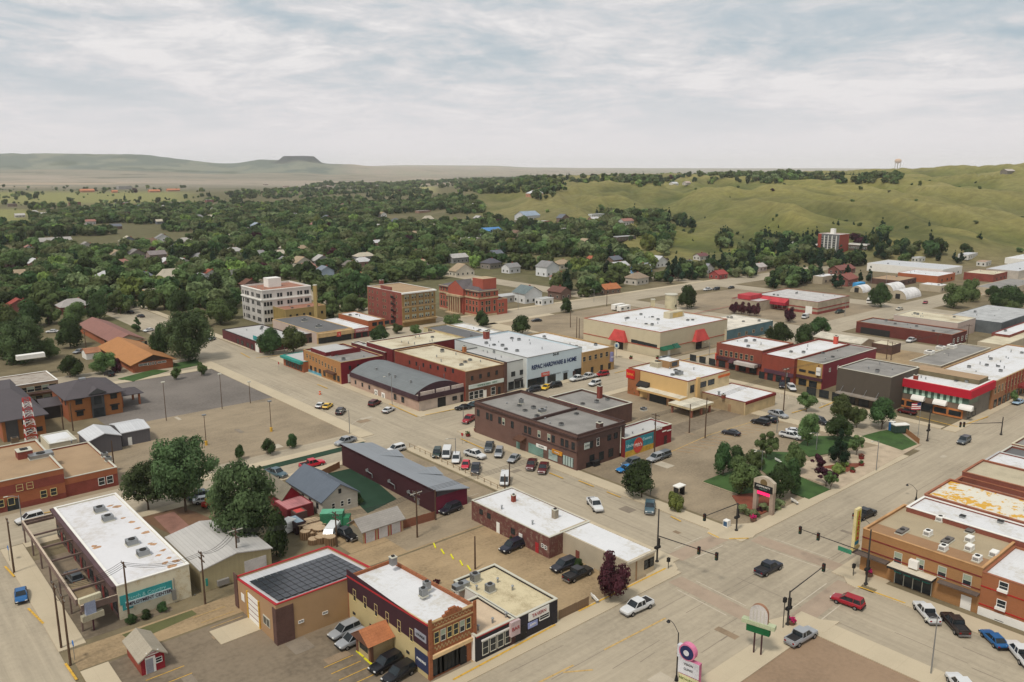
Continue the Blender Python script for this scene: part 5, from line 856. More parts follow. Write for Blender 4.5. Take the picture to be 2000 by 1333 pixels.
for i, (px, py, n_) in enumerate(((1770, 586, 'nearer white arched hut with a round dark doorway'), (1745, 573, 'farther white arched hut behind the nearer one'), (1685, 573, 'short white arched hut beside the blue trailer'))):
    a, b_ = G(px, py); e = empty('arched_hut', n_, 'hut', at(a, b_), TH); g = MB(); r = (4.5, 4.5, 3.6)[i]; ln = (18, 15, 10)[i]; n = 12; wh = P('hut_white', (206, 202, 198), 1.1)
    for k in range(n):
        t0, t1 = math.pi*k/n, math.pi*(k+1)/n; g.poly([(0, r-r*math.cos(t0), r*math.sin(t0)), (0, r-r*math.cos(t1), r*math.sin(t1)), (ln, r-r*math.cos(t1), r*math.sin(t1)), (ln, r-r*math.cos(t0), r*math.sin(t0))][::-1], wh)
    g.build('shell', e); g = MB(); g.poly([(.1, r-r*math.cos(math.pi*k/n), r*math.sin(math.pi*k/n)) for k in range(n+1)][::-1], beige_w); g.build('end_wall', e); g = MB(); g.box(0, r-1.2, 0, .09, r+1.2, 2.6, dkframe); g.build('doorway', e)
# tall red hotel on the slope
x, y, z = gz(1638, 495); a, b_ = toG(x, y); h = H-y*0+0; 
def top_at(x, y, py): v = py-666.5; return H-y*(v*CP+F*SP)/(F*CP-v*SP)
hh = top_at(x, y, 459)-z; px, py = PX(a, b_, z+hh)
b = B('red_tower_block', 'seven storey red and grey tower block with white roof at the foot of the hill', (px, py), hh, 1599, 1659, P('tower_grey', (104, 104, 104), VK), P('tower_red', (158, 62, 46), VK, var=.05), rf=P('tower_roof', (190, 186, 180)), cop=white_wall, z=z, par=.3)
for k in range(6):
    for uu in (.25, .45, .62, .8): b.win('L', b.wb*uu, 2+k*(hh-3)/6, 2.4, 1.5, 'white')
for uu in (.15, .35, .53, .7, .9): b.box('L', 'white_fin', b.wb*uu-.25, b.wb*uu+.25, 0, hh-1, .01, .4, white_wall)
b.box('L', 'red_panel', b.wb*.84, b.wb, 0, hh, .41, .5, P('tower_red', (158, 62, 46))); g = MB(); g.box(0, 0, 0, 3, 3, 4, white_wall); g.build('lift_house', b.o, (b.wa*.5, b.wb*.5, hh-.3))
for nm, lb, r_, lx, rx in (('white_fascia_wing', 'low wing with white serrated fascia left of the tower block', (1600, 478), 1524, 1610), ('right_fascia_wing', 'low wing with white fascia right of the tower block', (1694, 478), 1658, 1700)):
    x, y, z = gz(r_[0], 492); bb = B(nm, lb, r_, 5, lx, rx, P('wing_brown', (96, 78, 66), VK), rf=grey_roof, cop=white_wall, z=z, par=.2); bb.box('L', 'white_fascia', 0, bb.wb, 4, 5, .01, .5, white_wall); bb.winu('L', [bb.wb*(.1+.1*k) for k in range(9)], 2.2, 2, 1.4, 'white')
# ------------------------------------------------------------------ brown corner block and Elks hall
hb_ = hof((1128, 921), 851)
b = B('brown_brick_corner_block', 'large two storey brown brick corner block with grey roof and ground floor shops', (1128, 851), hb_, 927, 1221, brown_brick, dkbrick, rf=grey_roof, cop=P('dark_coping', (70, 52, 48)), par=.6); u, h_ = b.wb, b.h; BB = b
g = MB(); g.box(.3, 0, 0, b.wa-.3, .5, .65, P('dark_coping', (70, 52, 48))); g.build('party_wall', b.o, (0, u*.42, h_-.6))
for f in 'LR': b.band(f, 'cornice', h_-.9, h_-.55, P('dark_coping', (70, 52, 48)), .35, -.35)
for k, t in enumerate((.04, .14, .18, .27, .31, .4, .53, .57, .66, .75, .79, .87, .91, .965)): b.win('L', u*(1-t), 5.6, 1.0, 1.7, 'blind' if k in (4, 8, 9) else 'dark')
b.band('L', 'belt', 4.2, 4.4, P('dark_coping', (70, 52, 48)), .12, 0, u*.5); b.door('L', (1012, 869), 1.2, 2.4, P('pale_glass_door', (120, 150, 140)))
b.canopy('L', u*.46, u*.54, 2.7, 3.7, 1.8, P('brown_awning', (80, 50, 44)), slope=.6); b.box('L', 'steel_front', u*.30, u*.44, .2, 2.6, .01, .08, P('pale_glass', (110, 140, 130), 1, rough=.15)); b.sign('L', (1058, 873), 3.6, .8, white_wall, 'STUDIO', .5, black); b.sign('L', (1089, 884), 3.2, .9, P('orange_sign_b', (206, 140, 40)), 'PRINTS', .5, white_wall, 'sign', .3)
b.box('L', 'shop_window', u*.17, u*.25, .5, 2.7, .01, .08, P('poster_glass', (160, 176, 170), 1, rough=.2)); b.box('L', 'shop_window', u*.03, u*.12, .5, 2.7, .01, .08, P('poster_glass', (160, 176, 170), 1, rough=.2)); [b.box('L', 'window_bar', u*.03+k*u*.0225, u*.03+.12+k*u*.0225, .5, 2.7, .08, .14, dkframe) for k in range(5)]
w_ = b.wa; b.sign('R', (1146, 871), 1.7, 1.5, P('pale_sign', (190, 198, 186)), 'GYM', .7, black); b.winu('R', [w_*.2, w_*.28], 5.3, 1.2, 1.6, 'dark'); b.winu('R', [w_*.42], 5.4, .9, 1.9, 'white'); b.winu('R', [w_*.66, w_*.8], 5.6, 1.2, 1.4, 'dark'); b.winu('R', [w_*.3, w_*.5, w_*.7], 1.8, 1.6, 2.0, 'dark'); g = MB(); g.tube((w_*.9, -.15, 1), (w_*.9, -.15, h_-.6), .12, frame_m, 6); g.build('downpipe', b.o)
b.unit(1018, 789, .9, .9, 1.3); b.unit(1059, 806, 1.8, 1.2, .9); b.stack(1171, 836, 1.2, 1.2, dkbrick); b.clutter(10, 28)
b = B('red_parapet_annex', 'single storey annex with red parapet and chimney behind the brown corner block', (1170, 805), 5.2, 1072, 1235, P('dull_red_b', (130, 46, 42), VK), dkbrick, rf=grey_roof, cop=frame_m, par=.5); b.stack(1171, 778, 1.1, 3.4, P('rust_red_brick', (146, 64, 50))); b.clutter(4, 29)
b = B('elks_lodge', 'red lodge with colourful mural wall and white lettering beside the brown corner block', (1221, 858), 4.6, 1180, 1312, redtrim, P('lodge_red', (140, 26, 34), VK, var=.05), rf=lt_roof, cop=frame_m, par=.3); w_ = b.wa
b.box('R', 'mural_panel', .1, w_*.6, 0, 4.2, .01, .06, P('mural_turquoise', (40, 130, 140), 1.2, var=.3, scale=.5, col2=S(20, 70, 100))); b.box('R', 'mural_ground', .1, w_*.6, 0, 1.4, .06, .08, P('mural_gold', (196, 150, 40), 1.2, var=.25, scale=.6)); g = MB(); n = 20; g.prism([(1.7*math.cos(6.283*i/n), 1.9*math.sin(6.283*i/n)) for i in range(n)], 0, .04, P('mural_red', (206, 60, 44), 1.2)); o = g.build('mural_emblem', b.o, (w_*.27, -.08, 2.1)); o.rotation_euler = (math.pi/2, 0, 0)
lettering('Uncle', 1.1, P('mural_pale', (190, 220, 220)), b.o, (w_*.1, -.1, 2.6), 0); lettering('Milt\'s', 1.3, white_wall, b.o, (w_*.27, -.14, 2.2), 0); lettering('Country', 1.0, P('mural_pale', (190, 220, 220)), b.o, (w_*.46, -.1, 3.1), 0); x, z = b.fp('R', 1287, 836); lettering('Elks', 1.5, white_wall, b.o, (x, -.05, z), 0, .04); b.box('R', 'white_strip', w_*.79, w_*.88, 3.3, 3.6, .01, .06, white_wall); b.box('R', 'white_strip', w_*.9, w_*.99, 3.1, 3.4, .01, .06, white_wall); b.door('R', (1300, 845), 1.1, 2.2, P('brown_door', (70, 46, 44)))
b.unit(1257, 802, 1.4, 1.2, .8); b.clutter(3, 30)
# ------------------------------------------------------------------ south side of main street: brown hotel, brick neighbour and the row behind
hp = hof((1913, 1199), 1111); aL, bL = G(1686, 1037, hp); a_e = G(1775, 992, hp)[0]; wa_ = a_e-aL
inn = P('inn_brown', (170, 118, 66), VK, kind='brick', var=.05)
b = B('brown_corner_hotel', 'two storey tan brown brick corner hotel with dark entrance canopy and teal awnings', (1920, 1111), hp, 1686, 0, inn, rf=P('inn_roof', (166, 150, 122), 1, var=.08, scale=.15), cop=P('inn_coping', (182, 140, 96)), par=.35, wa=wa_); u, h_ = b.wb, b.h; INN = b
b.box('L', 'rust_band', 0, u, h_*.52, h_*.52+.18, .004, .08, redtrim); b.box('L', 'rust_band', 0, u, h_*.8, h_*.8+.18, .004, .08, redtrim)
g = MB(); g.box(.35, .35, h_-.33, wa_*.3, u-.35, h_-.325, P('inn_roof_brown', (150, 116, 84), 1, var=.08)); g.build('roof_patch', b.o)
for px, py in ((1754, 1090), (1797, 1103), (1840, 1118), (1889, 1134)): uu, z = b.fp('L', px, py); b.win('L', uu, z, 1.3, 1.9, 'blind')
u1, _ = b.fp('L', 1745, 1150); u2, _ = b.fp('L', 1818, 1172); b.box('L', 'entrance_glass', u2, u1, .1, 2.7, .01, .1, glass); b.box('L', 'entrance_canopy', u2-.5, u1+.6, 3.1, 3.5, .02, 2.0, dkframe); b.box('L', 'canopy_top', u2-.5, u1+.6, 3.5, 3.56, .02, 2.0, P('pale_band', (196, 184, 160)))
for k in range(4): x0 = u2+.2+k*(u1-u2)/4; b.canopy('L', x0, x0+(u1-u2)/4-.3, 2.3, 2.9, .8, teal, slope=.5)
for k in range(5): b.box('L', 'mullion', u2+k*(u1-u2-.1)/4, u2+.1+k*(u1-u2-.1)/4, .1, 2.7, .1, .16, frame_m)
u3, _ = b.fp('L', 1913, 1170); b.box('L', 'long_canopy', u1+1, u+1.2, 3.2, 3.4, .02, 1.4, P('canopy_grey', (96, 84, 76))); b.box('L', 'long_canopy', u3, u2-1, 3.2, 3.4, .02, 1.2, P('canopy_grey', (96, 84, 76)))
b.door('L', (1885, 1188), 1.5, 2.2, white_wall); b.box('L', 'wall_unit', b.fp('L', 1785, 1120)[0]-.7, b.fp('L', 1785, 1120)[0]+.7, 3.9, 5.2, .01, .8, white_wall)
for px, py in ((1762, 1040), (1812, 1046), (1836, 1018), (1897, 1038), (1893, 1058), (1893, 1075), (1941, 1087), (1850, 1059), (1908, 1096), (1842, 1075)): b.unit(px, py, *((2.8, 1.1, .5, P('unit_dark', (110, 104, 98))) if px % 3 else (1.5, 1.0, .9, white_wall)), fan=px % 2 == 0)
g = MB(); sgb = P('sign_post_cream', (200, 180, 120)); g.box(-.05, 0, 0, .95, .12, .4, sgb); # vertical hotel sign on the corner
e = empty('vertical_neon_sign', 'tall vertical yellow and green sign with red letters on the hotel corner', 'sign', at(b.a0-.3, b.b0+u+.6, 0), TH); g = MB(); g.box(-1.9, -.2, 3.9, .5, .2, 4.4, sgb); g.box(-1.7, -.25, 4.5, -.1, .25, 11.2, P('sign_cream', (206, 190, 140))); g.build('sign_box', e)
g = MB(); g.box(-1.55, -.3, 5.6, -.3, -.25, 10.9, P('sign_yellow', (170, 160, 60))); g.box(-1.55, -.3, 4.9, -.3, -.25, 5.5, P('sign_teal', (40, 110, 130))); g.build('sign_face', e); [lettering(c, .95, red, e, (-.92, -.33, 10.4-i*.88), 0, .03) for i, c in enumerate('JORDAN')]
g = MB(); g.box(-.2, -.1, 3.6, .3, .1, 4.0, steel); g.build('bracket', e)
h3 = hp-.6; a0i = b.a0; wbr = 24
px, py = PX(a0i, b.b0-wbr, h3); b = B('orange_brick_hotel_wing', 'orange brick wing with white base, red lines and window air conditioners', (px, py), h3, 0, 0, P('wing_orange', (168, 98, 56), VK, kind='brick', var=.06), rf=white_roof, cop=P('brick_coping', (150, 96, 70)), par=.2, wa=wa_-2, wb=wbr-.02)
b.box('L', 'white_plinth', 0, wbr, 0, 1.3, .004, .08, white_wall); b.box('L', 'red_line', 0, wbr, 1.7, 1.85, .004, .08, P('bright_red_line', (170, 30, 30))); b.box('L', 'red_line', 0, wbr, 4.6, 4.75, .004, .08, P('bright_red_line', (170, 30, 30))); b.winu('L', [wbr-4.5*k-3 for k in range(5)], 5.7, 1.3, 1.5, 'white'); b.winu('L', [wbr-4.5*k-3 for k in range(5)], 2.8, 1.3, 1.5, 'white'); b.winu('L', [wbr-4.5*k-3 for k in range(5)], .6, 1.4, .9, 'dark')
for k in range(5):
    for z in (4.9, 2.0): b.box('L', 'window_unit', wbr-4.5*k-3.7, wbr-4.5*k-2.3, z, z+.4, .1, .5, white_wall)
g = MB(); g.box(0, 0, 0, 8, 7, 2.2, white_wall, top=white_roof); g.build('roof_house', b.o, (7, 12, h3-.2)); b.clutter(6, 31)
row = [(1775, 992, 7.9, 'plain_white_roofed_block', 'block with plain white roof next beyond the brown corner hotel', white_roof, white_wall, 0), (1813, 968, 8.3, 'yellow_patched_block', 'block whose white roof is worn in long ochre yellow patches', P('ochre_patched_roof', (206, 200, 184), 1, var=.04, scale=.3, col2=S(204, 156, 60), fine=1.2, cr=.045), P('brick_coping', (150, 96, 70)), 0),
       (1852, 944, 7.4, 'sunken_grey_block', 'block with sunken grey roof behind a brick parapet', grey_roof, P('brick_coping', (150, 96, 70)), .9), (1884, 923, 8.3, 'tan_roofed_block', 'block with weathered tan roof and brick edge', P('weathered_tan_roof', (178, 166, 140), 1, var=.12, scale=.25), P('brick_coping', (150, 96, 70)), .2), (1920, 902, 7.9, 'white_coated_block', 'block with white coated roof and small weeds at its edge', white_roof, lt_roof, .2),
       (1946, 884, 7.6, 'dark_roofed_block', 'block with dark grey roof near the right edge', dkgrey_roof, frame_m, .4), (1972, 866, 8.0, 'pale_edged_block', 'block with pale parapet cut by the right edge', grey_roof, cream_wall, .4), (2003, 846, 8, 'end', '', None, None, 0)]
for i in range(len(row)-1):
    px, py, h, nm, lb, rf_, cp, pr = row[i]; a0 = G(px, py, h)[0]; a1_ = G(row[i+1][0], row[i+1][1], row[i+1][2])[0]; b1_ = 56.0; wb_ = (34, 40, 40, 46, 46, 50, 50)[i]
    px, py = PX(a0, b1_-wb_, h); bb = B(nm, lb, (px, py), h, 0, 0, red_brick, rf=rf_, cop=cp, par=max(.25, pr), wa=a1_-a0-.05, wb=wb_); bb.clutter(3, 40+i)
for i, (px, py, s_, sy_) in enumerate(()): pass
# ------------------------------------------------------------------ vehicles
CM = {}
def car_meshes(kind, paint):
    key = (kind, paint.name)
    if key in CM: return CM[key]
    # stations: x, half width, sill z, belt z ; nose at +x
    if kind == 'pickup': Lh, st, wb = 2.9, [(-2.9, .9, .55, .98), (-2.8, .97, .48, 1.08), (-.9, .98, .42, 1.1), (.9, .98, .42, 1.14), (2.1, .97, .42, 1.1), (2.75, .9, .45, 1.0), (2.9, .78, .5, .85)], 1.85; cab = [(-1.0, 1.1, .92), (-.86, 1.84, .78), (.55, 1.86, .78), (1.3, 1.14, .92)]
    elif kind == 'suv': Lh, st, wb = 2.4, [(-2.4, .8, .5, .95), (-2.3, .92, .42, 1.05), (-.8, .94, .38, 1.08), (.9, .94, .38, 1.06), (1.8, .92, .4, .98), (2.3, .84, .42, .88), (2.42, .7, .48, .75)], 1.42; cab = [(-2.25, 1.05, .84), (-2.02, 1.74, .72), (.3, 1.8, .72), (1.12, 1.07, .86)]
    elif kind == 'van': Lh, st, wb = 2.7, [(-2.7, .9, .45, 1.2), (-2.65, .98, .4, 1.25), (0, 1.0, .4, 1.25), (1.7, 1.0, .4, 1.2), (2.4, .92, .42, 1.0), (2.7, .8, .5, .85)], 1.7; cab = [(-2.62, 1.25, .96), (-2.5, 2.05, .84), (1.3, 2.05, .84), (2.15, 1.1, .92)]
    else: Lh, st, wb = 2.3, [(-2.3, .72, .45, .8), (-2.2, .86, .38, .92), (-.9, .9, .33, .93), (.8, .9, .33, .92), (1.7, .88, .35, .86), (2.2, .8, .38, .74), (2.32, .62, .42, .62)], 1.35; cab = [(-1.75, .92, .8), (-1.1, 1.4, .64), (.15, 1.45, .64), (1.0, .92, .8)]
    g = MB(); rings = []
    for x, wd, z0, z1 in st:
        rings.append([(x, -wd*.9, z0), (x, -wd, z0+(z1-z0)*.35), (x, -wd*.97, z1-.1), (x, -wd*.86, z1), (x, wd*.86, z1), (x, wd*.97, z1-.1), (x, wd, z0+(z1-z0)*.35), (x, wd*.9, z0)])
    for i in range(len(rings)-1):
        for j in range(8): k = (j+1) % 8; g.poly([rings[i][j], rings[i+1][j], rings[i+1][k], rings[i][k]][::-1], paint if j != 7 else black)
    g.poly(rings[0][::-1], paint); g.poly(rings[-1], paint)
    bt = [(cab[0][0], -cab[0][2], cab[0][1]), (cab[3][0], -cab[3][2], cab[3][1]), (cab[3][0], cab[3][2], cab[3][1]), (cab[0][0], cab[0][2], cab[0][1])]
    tp = [(cab[1][0], -cab[1][2], cab[1][1]-.05), (cab[2][0], -cab[2][2], cab[2][1]-.05), (cab[2][0], cab[2][2], cab[2][1]-.05), (cab[1][0], cab[1][2], cab[1][1]-.05)]
    gl = MB()
    for i in range(4): j = (i+1) % 4; gl.poly([bt[i], bt[j], tp[j], tp[i]], glass)
    rf = MB(); x0, x1, w0 = cab[1][0]-.05, cab[2][0]+.05, cab[1][2]+.02; z = cab[1][1]
    rf.prism([(x0, -w0*.9), (x0+.15, -w0), (x1-.15, -w0), (x1, -w0*.9), (x1, w0*.9), (x1-.15, w0), (x0+.15, w0), (x0, w0*.9)], z-.07, z, paint)
    for i in range(4): rf.tube(bt[i], (tp[i][0], tp[i][1], tp[i][2]+.02), .05, paint, 5)
    for s in (-1, 1):
        for t in ((.36,) if kind != 'van' else (.75,)): xm = cab[0][0]+(cab[3][0]-cab[0][0])*t; rf.tube((xm, s*cab[0][2], cab[0][1]), (xm, s*cab[1][2], z-.03), .05, paint, 5)
    if kind == 'van':
        rf.box(cab[0][0]+.1, -.93, 1.25, .4, -.86, 2.0, paint); rf.box(cab[0][0]+.1, .86, 1.25, .4, .93, 2.0, paint)
    bed = None
    if kind == 'pickup': bed = MB(); bed.box(-2.72, -.78, .6, -1.0, .78, 1.125, P('bed_liner', (46, 44, 44))); bed.box(-2.85, -.86, 1.04, -2.72, .86, 1.2, paint); bed.box(-2.85, .78, 1.04, -.9, .89, 1.2, paint); bed.box(-2.85, -.89, 1.04, -.9, -.78, 1.2, paint)
    R_ = .4 if kind == 'pickup' else .34; wm = MB(); wm.tube((0, -.12, 0), (0, .12, 0), R_, tyre, 16); rm_ = MB(); rm_.tube((0, -.13, 0), (0, .13, 0), R_*.58, chrome, 10)
    hl = MB(); hl.box(-.06, -.17, -.08, .06, .17, .08, headl); tl_ = MB(); tl_.box(-.05, -.14, -.12, .05, .14, .12, taill); bp = MB(); bp.box(-.08, -.85, -.1, .08, .85, .1, black if kind != 'pickup' else chrome)
    CM[key] = (g.mesh('body'), gl.mesh('glass'), rf.mesh('cab_roof'), bed.mesh('cargo_bed') if bed else None, wm.mesh('wheel'), rm_.mesh('rim'), hl.mesh('headlight'), tl_.mesh('tail_light'), bp.mesh('bumper'), st, wb, R_)
    for m_ in CM[key][:3]:
        for p_ in m_.polygons: p_.use_smooth = m_.name.startswith('body')
    return CM[key]
PAINT = dict(white=(206, 206, 204), navy=(28, 32, 46), silver=(150, 152, 154), red=(150, 22, 38), darkbrown=(48, 38, 36), blue=(24, 88, 140), black=(26, 26, 30), maroon=(84, 20, 26), grey=(84, 90, 94), green=(30, 50, 44), teal=(70, 92, 100), yellow=(224, 180, 30), cherry=(190, 24, 50), skyblue=(40, 120, 180), dark=(40, 40, 48), cream=(196, 188, 170), paleblue=(150, 176, 196))
NM = dict(pickup=('pickup_truck', 'pickup truck'), suv=('parked_suv', 'suv'), sedan=('sedan_car', 'car'), van=('panel_van', 'van'))
def car(kind, colr, rear, front, label, z=0.0, wf=False):
    pt = P('car_paint_'+colr, PAINT[colr], 1.0, rough=.28, var=.02, spec=.5)
    body, gl, rf, bed, wm, rmm, hl, tl_, bp, st, wbh, R_ = car_meshes(kind, pt)
    if wf: x0, y0, z = gz(*rear); x1, y1, _ = gz(*front)
    else: x0, y0 = W(*rear); x1, y1 = W(*front)
    e = empty(NM[kind][0], label, NM[kind][1], ((x0+x1)/2, (y0+y1)/2, z+.018), math.atan2(y1-y0, x1-x0), 'vehicles in the town')
    place(body, 'body', e, (0, 0, 0)); place(gl, 'glass', e, (0, 0, 0)); place(rf, 'cab_roof', e, (0, 0, 0))
    if bed: place(bed, 'cargo_bed', e, (0, 0, 0))
    for sx_ in (-1, 1):
        for s in (-1, 1):
            wo = place(wm, 'wheel', e, (sx_*wbh, s*(st[2][1]-.1), R_)); place(rmm, 'rim', wo, (0, 0, 0))
    for s in (-1, 1): place(hl, 'headlight', e, (st[-2][0]+.1, s*.62, st[-2][3]-.16)); place(tl_, 'tail_light', e, (st[0][0]+.02, s*.66, st[0][3]-.14))
    place(bp, 'bumper', e, (st[0][0]-.02, 0, .5)); place(bp, 'bumper', e, (st[-1][0]-.02, 0, .48)); return e
CARS = [('pickup', 'white', (1272, 1180), (1215, 1206), 'white crew cab pickup driving down the main street below the crossing'), ('pickup', 'navy', (1480, 1127), (1521, 1107), 'dark navy pickup in the middle of the signalled crossing'), ('pickup', 'silver', (1544, 1263), (1584, 1240), 'silver grey pickup on the brown corner lot'),
 ('suv', 'red', (1678, 1190), (1633, 1174), 'red suv crossing the brick paving by the brown hotel'), ('pickup', 'white', (1824, 1222), (1794, 1187), 'white pickup parked nearest the hotel entrance'), ('pickup', 'darkbrown', (1879, 1243), (1850, 1211), 'black brown pickup parked beside the lamp post near the hotel'), ('sedan', 'blue', (1955, 1269), (1926, 1242), 'blue coupe parked in front of the orange brick wing'), ('pickup', 'white', (2008, 1304), (1976, 1266), 'white pickup cut by the right edge of the picture'),
 ('pickup', 'black', (1671, 1018), (1706, 1003), 'black pickup with pale roof on main street above the vertical hotel sign'), ('suv', 'grey', (1893, 860), (1871, 872), 'dark car with pale roof driving on main street at far right'), ('sedan', 'paleblue', (1997, 786), (1979, 793), 'grey blue car by the kerb at the far end of main street'), ('pickup', 'white', (1152, 980), (1172, 1005), 'white pickup driving down the side street toward the crossing'), ('pickup', 'teal', (1270, 985), (1268, 1009), 'grey teal pickup parked by the street lamp near the dark tree'),
 ('suv', 'navy', (1018, 1066), (981, 1082), 'dark blue suv in the gravel lot near the red arrow door'), ('suv', 'dark', (1122, 1103), (1080, 1120), 'dark suv in the gravel lot left of the black pickup'), ('pickup', 'black', (1107, 1138), (1150, 1118), 'black pickup with pale bed cover beside the purple tree'), ('suv', 'silver', (697, 1229), (650, 1251), 'silver hatchback beside the solar roofed warehouse'), ('suv', 'silver', (713, 1248), (665, 1269), 'silver wagon parked at the orange roofed porch'),
 ('suv', 'black', (780, 1290), (728, 1318), 'black suv parked below the porch'), ('suv', 'black', (806, 1308), (752, 1340), 'black suv cut by the bottom edge beside the yellow wall'), ('pickup', 'white', (1892, 1368), (1866, 1336), 'white pickup roof just inside the bottom edge at right'), ('sedan', 'blue', (41, 1157), (43, 1182), 'small blue car parked on the left street'), ('suv', 'white', (81, 1013), (37, 1025), 'white suv on the street below the banded brick hall'), ('pickup', 'silver', (692, 862), (658, 873), 'silver pickup at the corner above the maroon building'), ('pickup', 'cherry', (592, 916), (628, 908), 'red pickup towing a flat trailer behind the blue grey house'),
 ('suv', 'white', (786, 879), (760, 886), 'white hatchback at the end of the angled stalls'), ('suv', 'green', (856, 884), (851, 898), 'dark green suv leftmost in the row by the rail'), ('van', 'white', (875, 882), (870, 902), 'white van second in the row by the rail'), ('suv', 'white', (893, 893), (889, 911), 'white wagon between the van and the red sports car'), ('sedan', 'cherry', (912, 904), (907, 922), 'bright red sports car in the row by the rail'), ('pickup', 'dark', (931, 911), (927, 932), 'dark pickup at the lower end of the row by the rail'),
 ('pickup', 'white', (913, 889), (943, 898), 'white pickup driving between the parked rows'), ('pickup', 'grey', (958, 871), (953, 886), 'grey pickup parked at the upper kerb of the brown block'), ('suv', 'silver', (977, 882), (972, 898), 'silver suv second along the kerb of the brown block'), ('sedan', 'silver', (1010, 895), (997, 906), 'silver car parked along the pale forecourt'), ('pickup', 'maroon', (1042, 905), (1034, 922), 'maroon pickup with pale tonneau parked before the brown block'), ('pickup', 'maroon', (1065, 911), (1057, 930), 'very dark maroon pickup lowest in the row before the brown block'),
 ('van', 'white', (988, 934), (984, 954), 'white van behind the ridge of the long white roof'), ('pickup', 'red', (924, 819), (908, 829), 'red pickup waiting by the left end of the brown block'), ('sedan', 'black', (920, 798), (889, 802), 'black car on the street behind the brown block'), ('sedan', 'teal', (935, 793), (910, 797), 'teal car almost hidden by the brown block parapet'), ('suv', 'dark', (1054, 763), (1030, 768), 'dark pair car parked before the hardware store'), ('sedan', 'yellow', (1072, 757), (1060, 764), 'yellow green car parked before the hardware store'), ('suv', 'black', (1095, 755), (1071, 759), 'black suv parked right of the yellow car'),
 ('pickup', 'white', (1143, 741), (1113, 747), 'white pickup before the hardware store doors'), ('pickup', 'white', (1160, 737), (1138, 742), 'white pickup behind the first one by the hardware store'), ('suv', 'red', (1188, 733), (1164, 737), 'dark red suv below the gold brick block'), ('suv', 'white', (1174, 749), (1149, 757), 'white suv turning below the gold brick block'), ('sedan', 'white', (619, 801), (634, 790), 'pale blue white coupe beside the yellow car'), ('sedan', 'yellow', (632, 803), (648, 791), 'bright yellow car in the angled stalls by the big lot'), ('suv', 'dark', (658, 816), (673, 800), 'dark jeep right of the yellow car'),
 ('suv', 'maroon', (724, 796), (740, 788), 'maroon suv in the stalls before the arched roof hall'), ('sedan', 'white', (751, 809), (767, 801), 'white car in the stalls before the arched roof hall'), ('sedan', 'skyblue', (1240, 917), (1204, 925), 'bright blue car beside the brown corner block'), ('suv', 'grey', (1243, 907), (1222, 913), 'white and dark car behind the bright blue car'), ('suv', 'silver', (1292, 896), (1269, 904), 'silver suv above the dark round tree'), ('suv', 'grey', (1303, 892), (1284, 899), 'grey suv right of the silver suv above the dark tree'),
 ('sedan', 'dark', (1441, 852), (1414, 847), 'plum black car alone in the park side lot'), ('suv', 'black', (1499, 832), (1471, 826), 'black car in the row near the bank wing'), ('suv', 'dark', (1514, 827), (1490, 820), 'dark car in the middle of the row near the bank wing'), ('pickup', 'silver', (1506, 810), (1534, 819), 'silver pickup at the end of the row near the bank wing'), ('pickup', 'white', (1528, 853), (1562, 860), 'white pickup nosed toward the park lawn'), ('sedan', 'white', (1542, 846), (1562, 848), 'white car behind the white pickup by the lawn'), ('suv', 'black', (1592, 824), (1612, 831), 'black suv partly hidden by the park trees'),
 ('suv', 'dark', (1527, 751), (1528, 762), 'dark suv parked before the rust storefront'), ('suv', 'white', (1541, 757), (1551, 767), 'white car parked right of the dark suv at the storefront'), ('suv', 'maroon', (1783, 811), (1759, 806), 'maroon suv parked under the red band store'), ('sedan', 'black', (1058, 628), (1038, 629), 'black car on the courthouse street'), ('suv', 'black', (224, 738), (203, 731), 'dark car beside the orange roofed office'), ('sedan', 'silver', (164, 687), (144, 693), 'silver car by the small white garage'), ('sedan', 'white', (300, 646), (281, 650), 'white car on the street by the tan roofed house'),
 ('sedan', 'dark', (285, 622), (265, 618), 'dark car on the shady street at upper left'), ('sedan', 'black', (262, 614), (247, 611), 'black car beyond the dark one on the shady street'), ('sedan', 'white', (112, 650), (92, 651), 'white car in the lot under the left trees'), ('sedan', 'silver', (420, 663), (405, 668), 'silver car at the corner behind the big tree'), ('suv', 'white', (1575, 608), (1555, 606), 'white suv in the supermarket lot'), ('van', 'white', (1582, 618), (1563, 626), 'white van behind the dark round trees'), ('pickup', 'green', (1650, 610), (1629, 614), 'dark green pickup by the supermarket hedge'), ('sedan', 'red', (1813, 590), (1801, 597), 'small red car on the far cross street'),
 ('sedan', 'cream', (1765, 604), (1748, 608), 'cream car turning by the pink warehouse'), ('pickup', 'white', (1390, 567), (1374, 569), 'white pickup parked along the far avenue'), ('suv', 'black', (1405, 566), (1393, 568), 'black suv parked next to the white pickup on the far avenue'), ('sedan', 'black', (1434, 563), (1422, 565), 'black car driving on the far avenue'), ('pickup', 'white', (1788, 666), (1771, 671), 'white pickup in the yard behind the dark red store'), ('pickup', 'black', (660, 1042), (690, 1058), 'black pickup beside the triple garage'), ('van', 'white', (655, 1038), (640, 1058), 'old pale panel van between the timber piles'),
 ('suv', 'grey', (152, 1142), (138, 1126), 'grey suv under the canopy of the long white block'), ('pickup', 'teal', (524, 925), (556, 935), 'teal pickup with open bed on the street behind the cottage'), ('pickup', 'teal', (378, 978), (412, 970), 'teal truck parked under the big left trees'), ('sedan', 'white', (385, 984), (415, 980), 'white car parked under the big left trees'), ('suv', 'dark', (890, 996), (870, 1004), 'dark suv at the end of the maroon building')]
for c in CARS: car(*c)
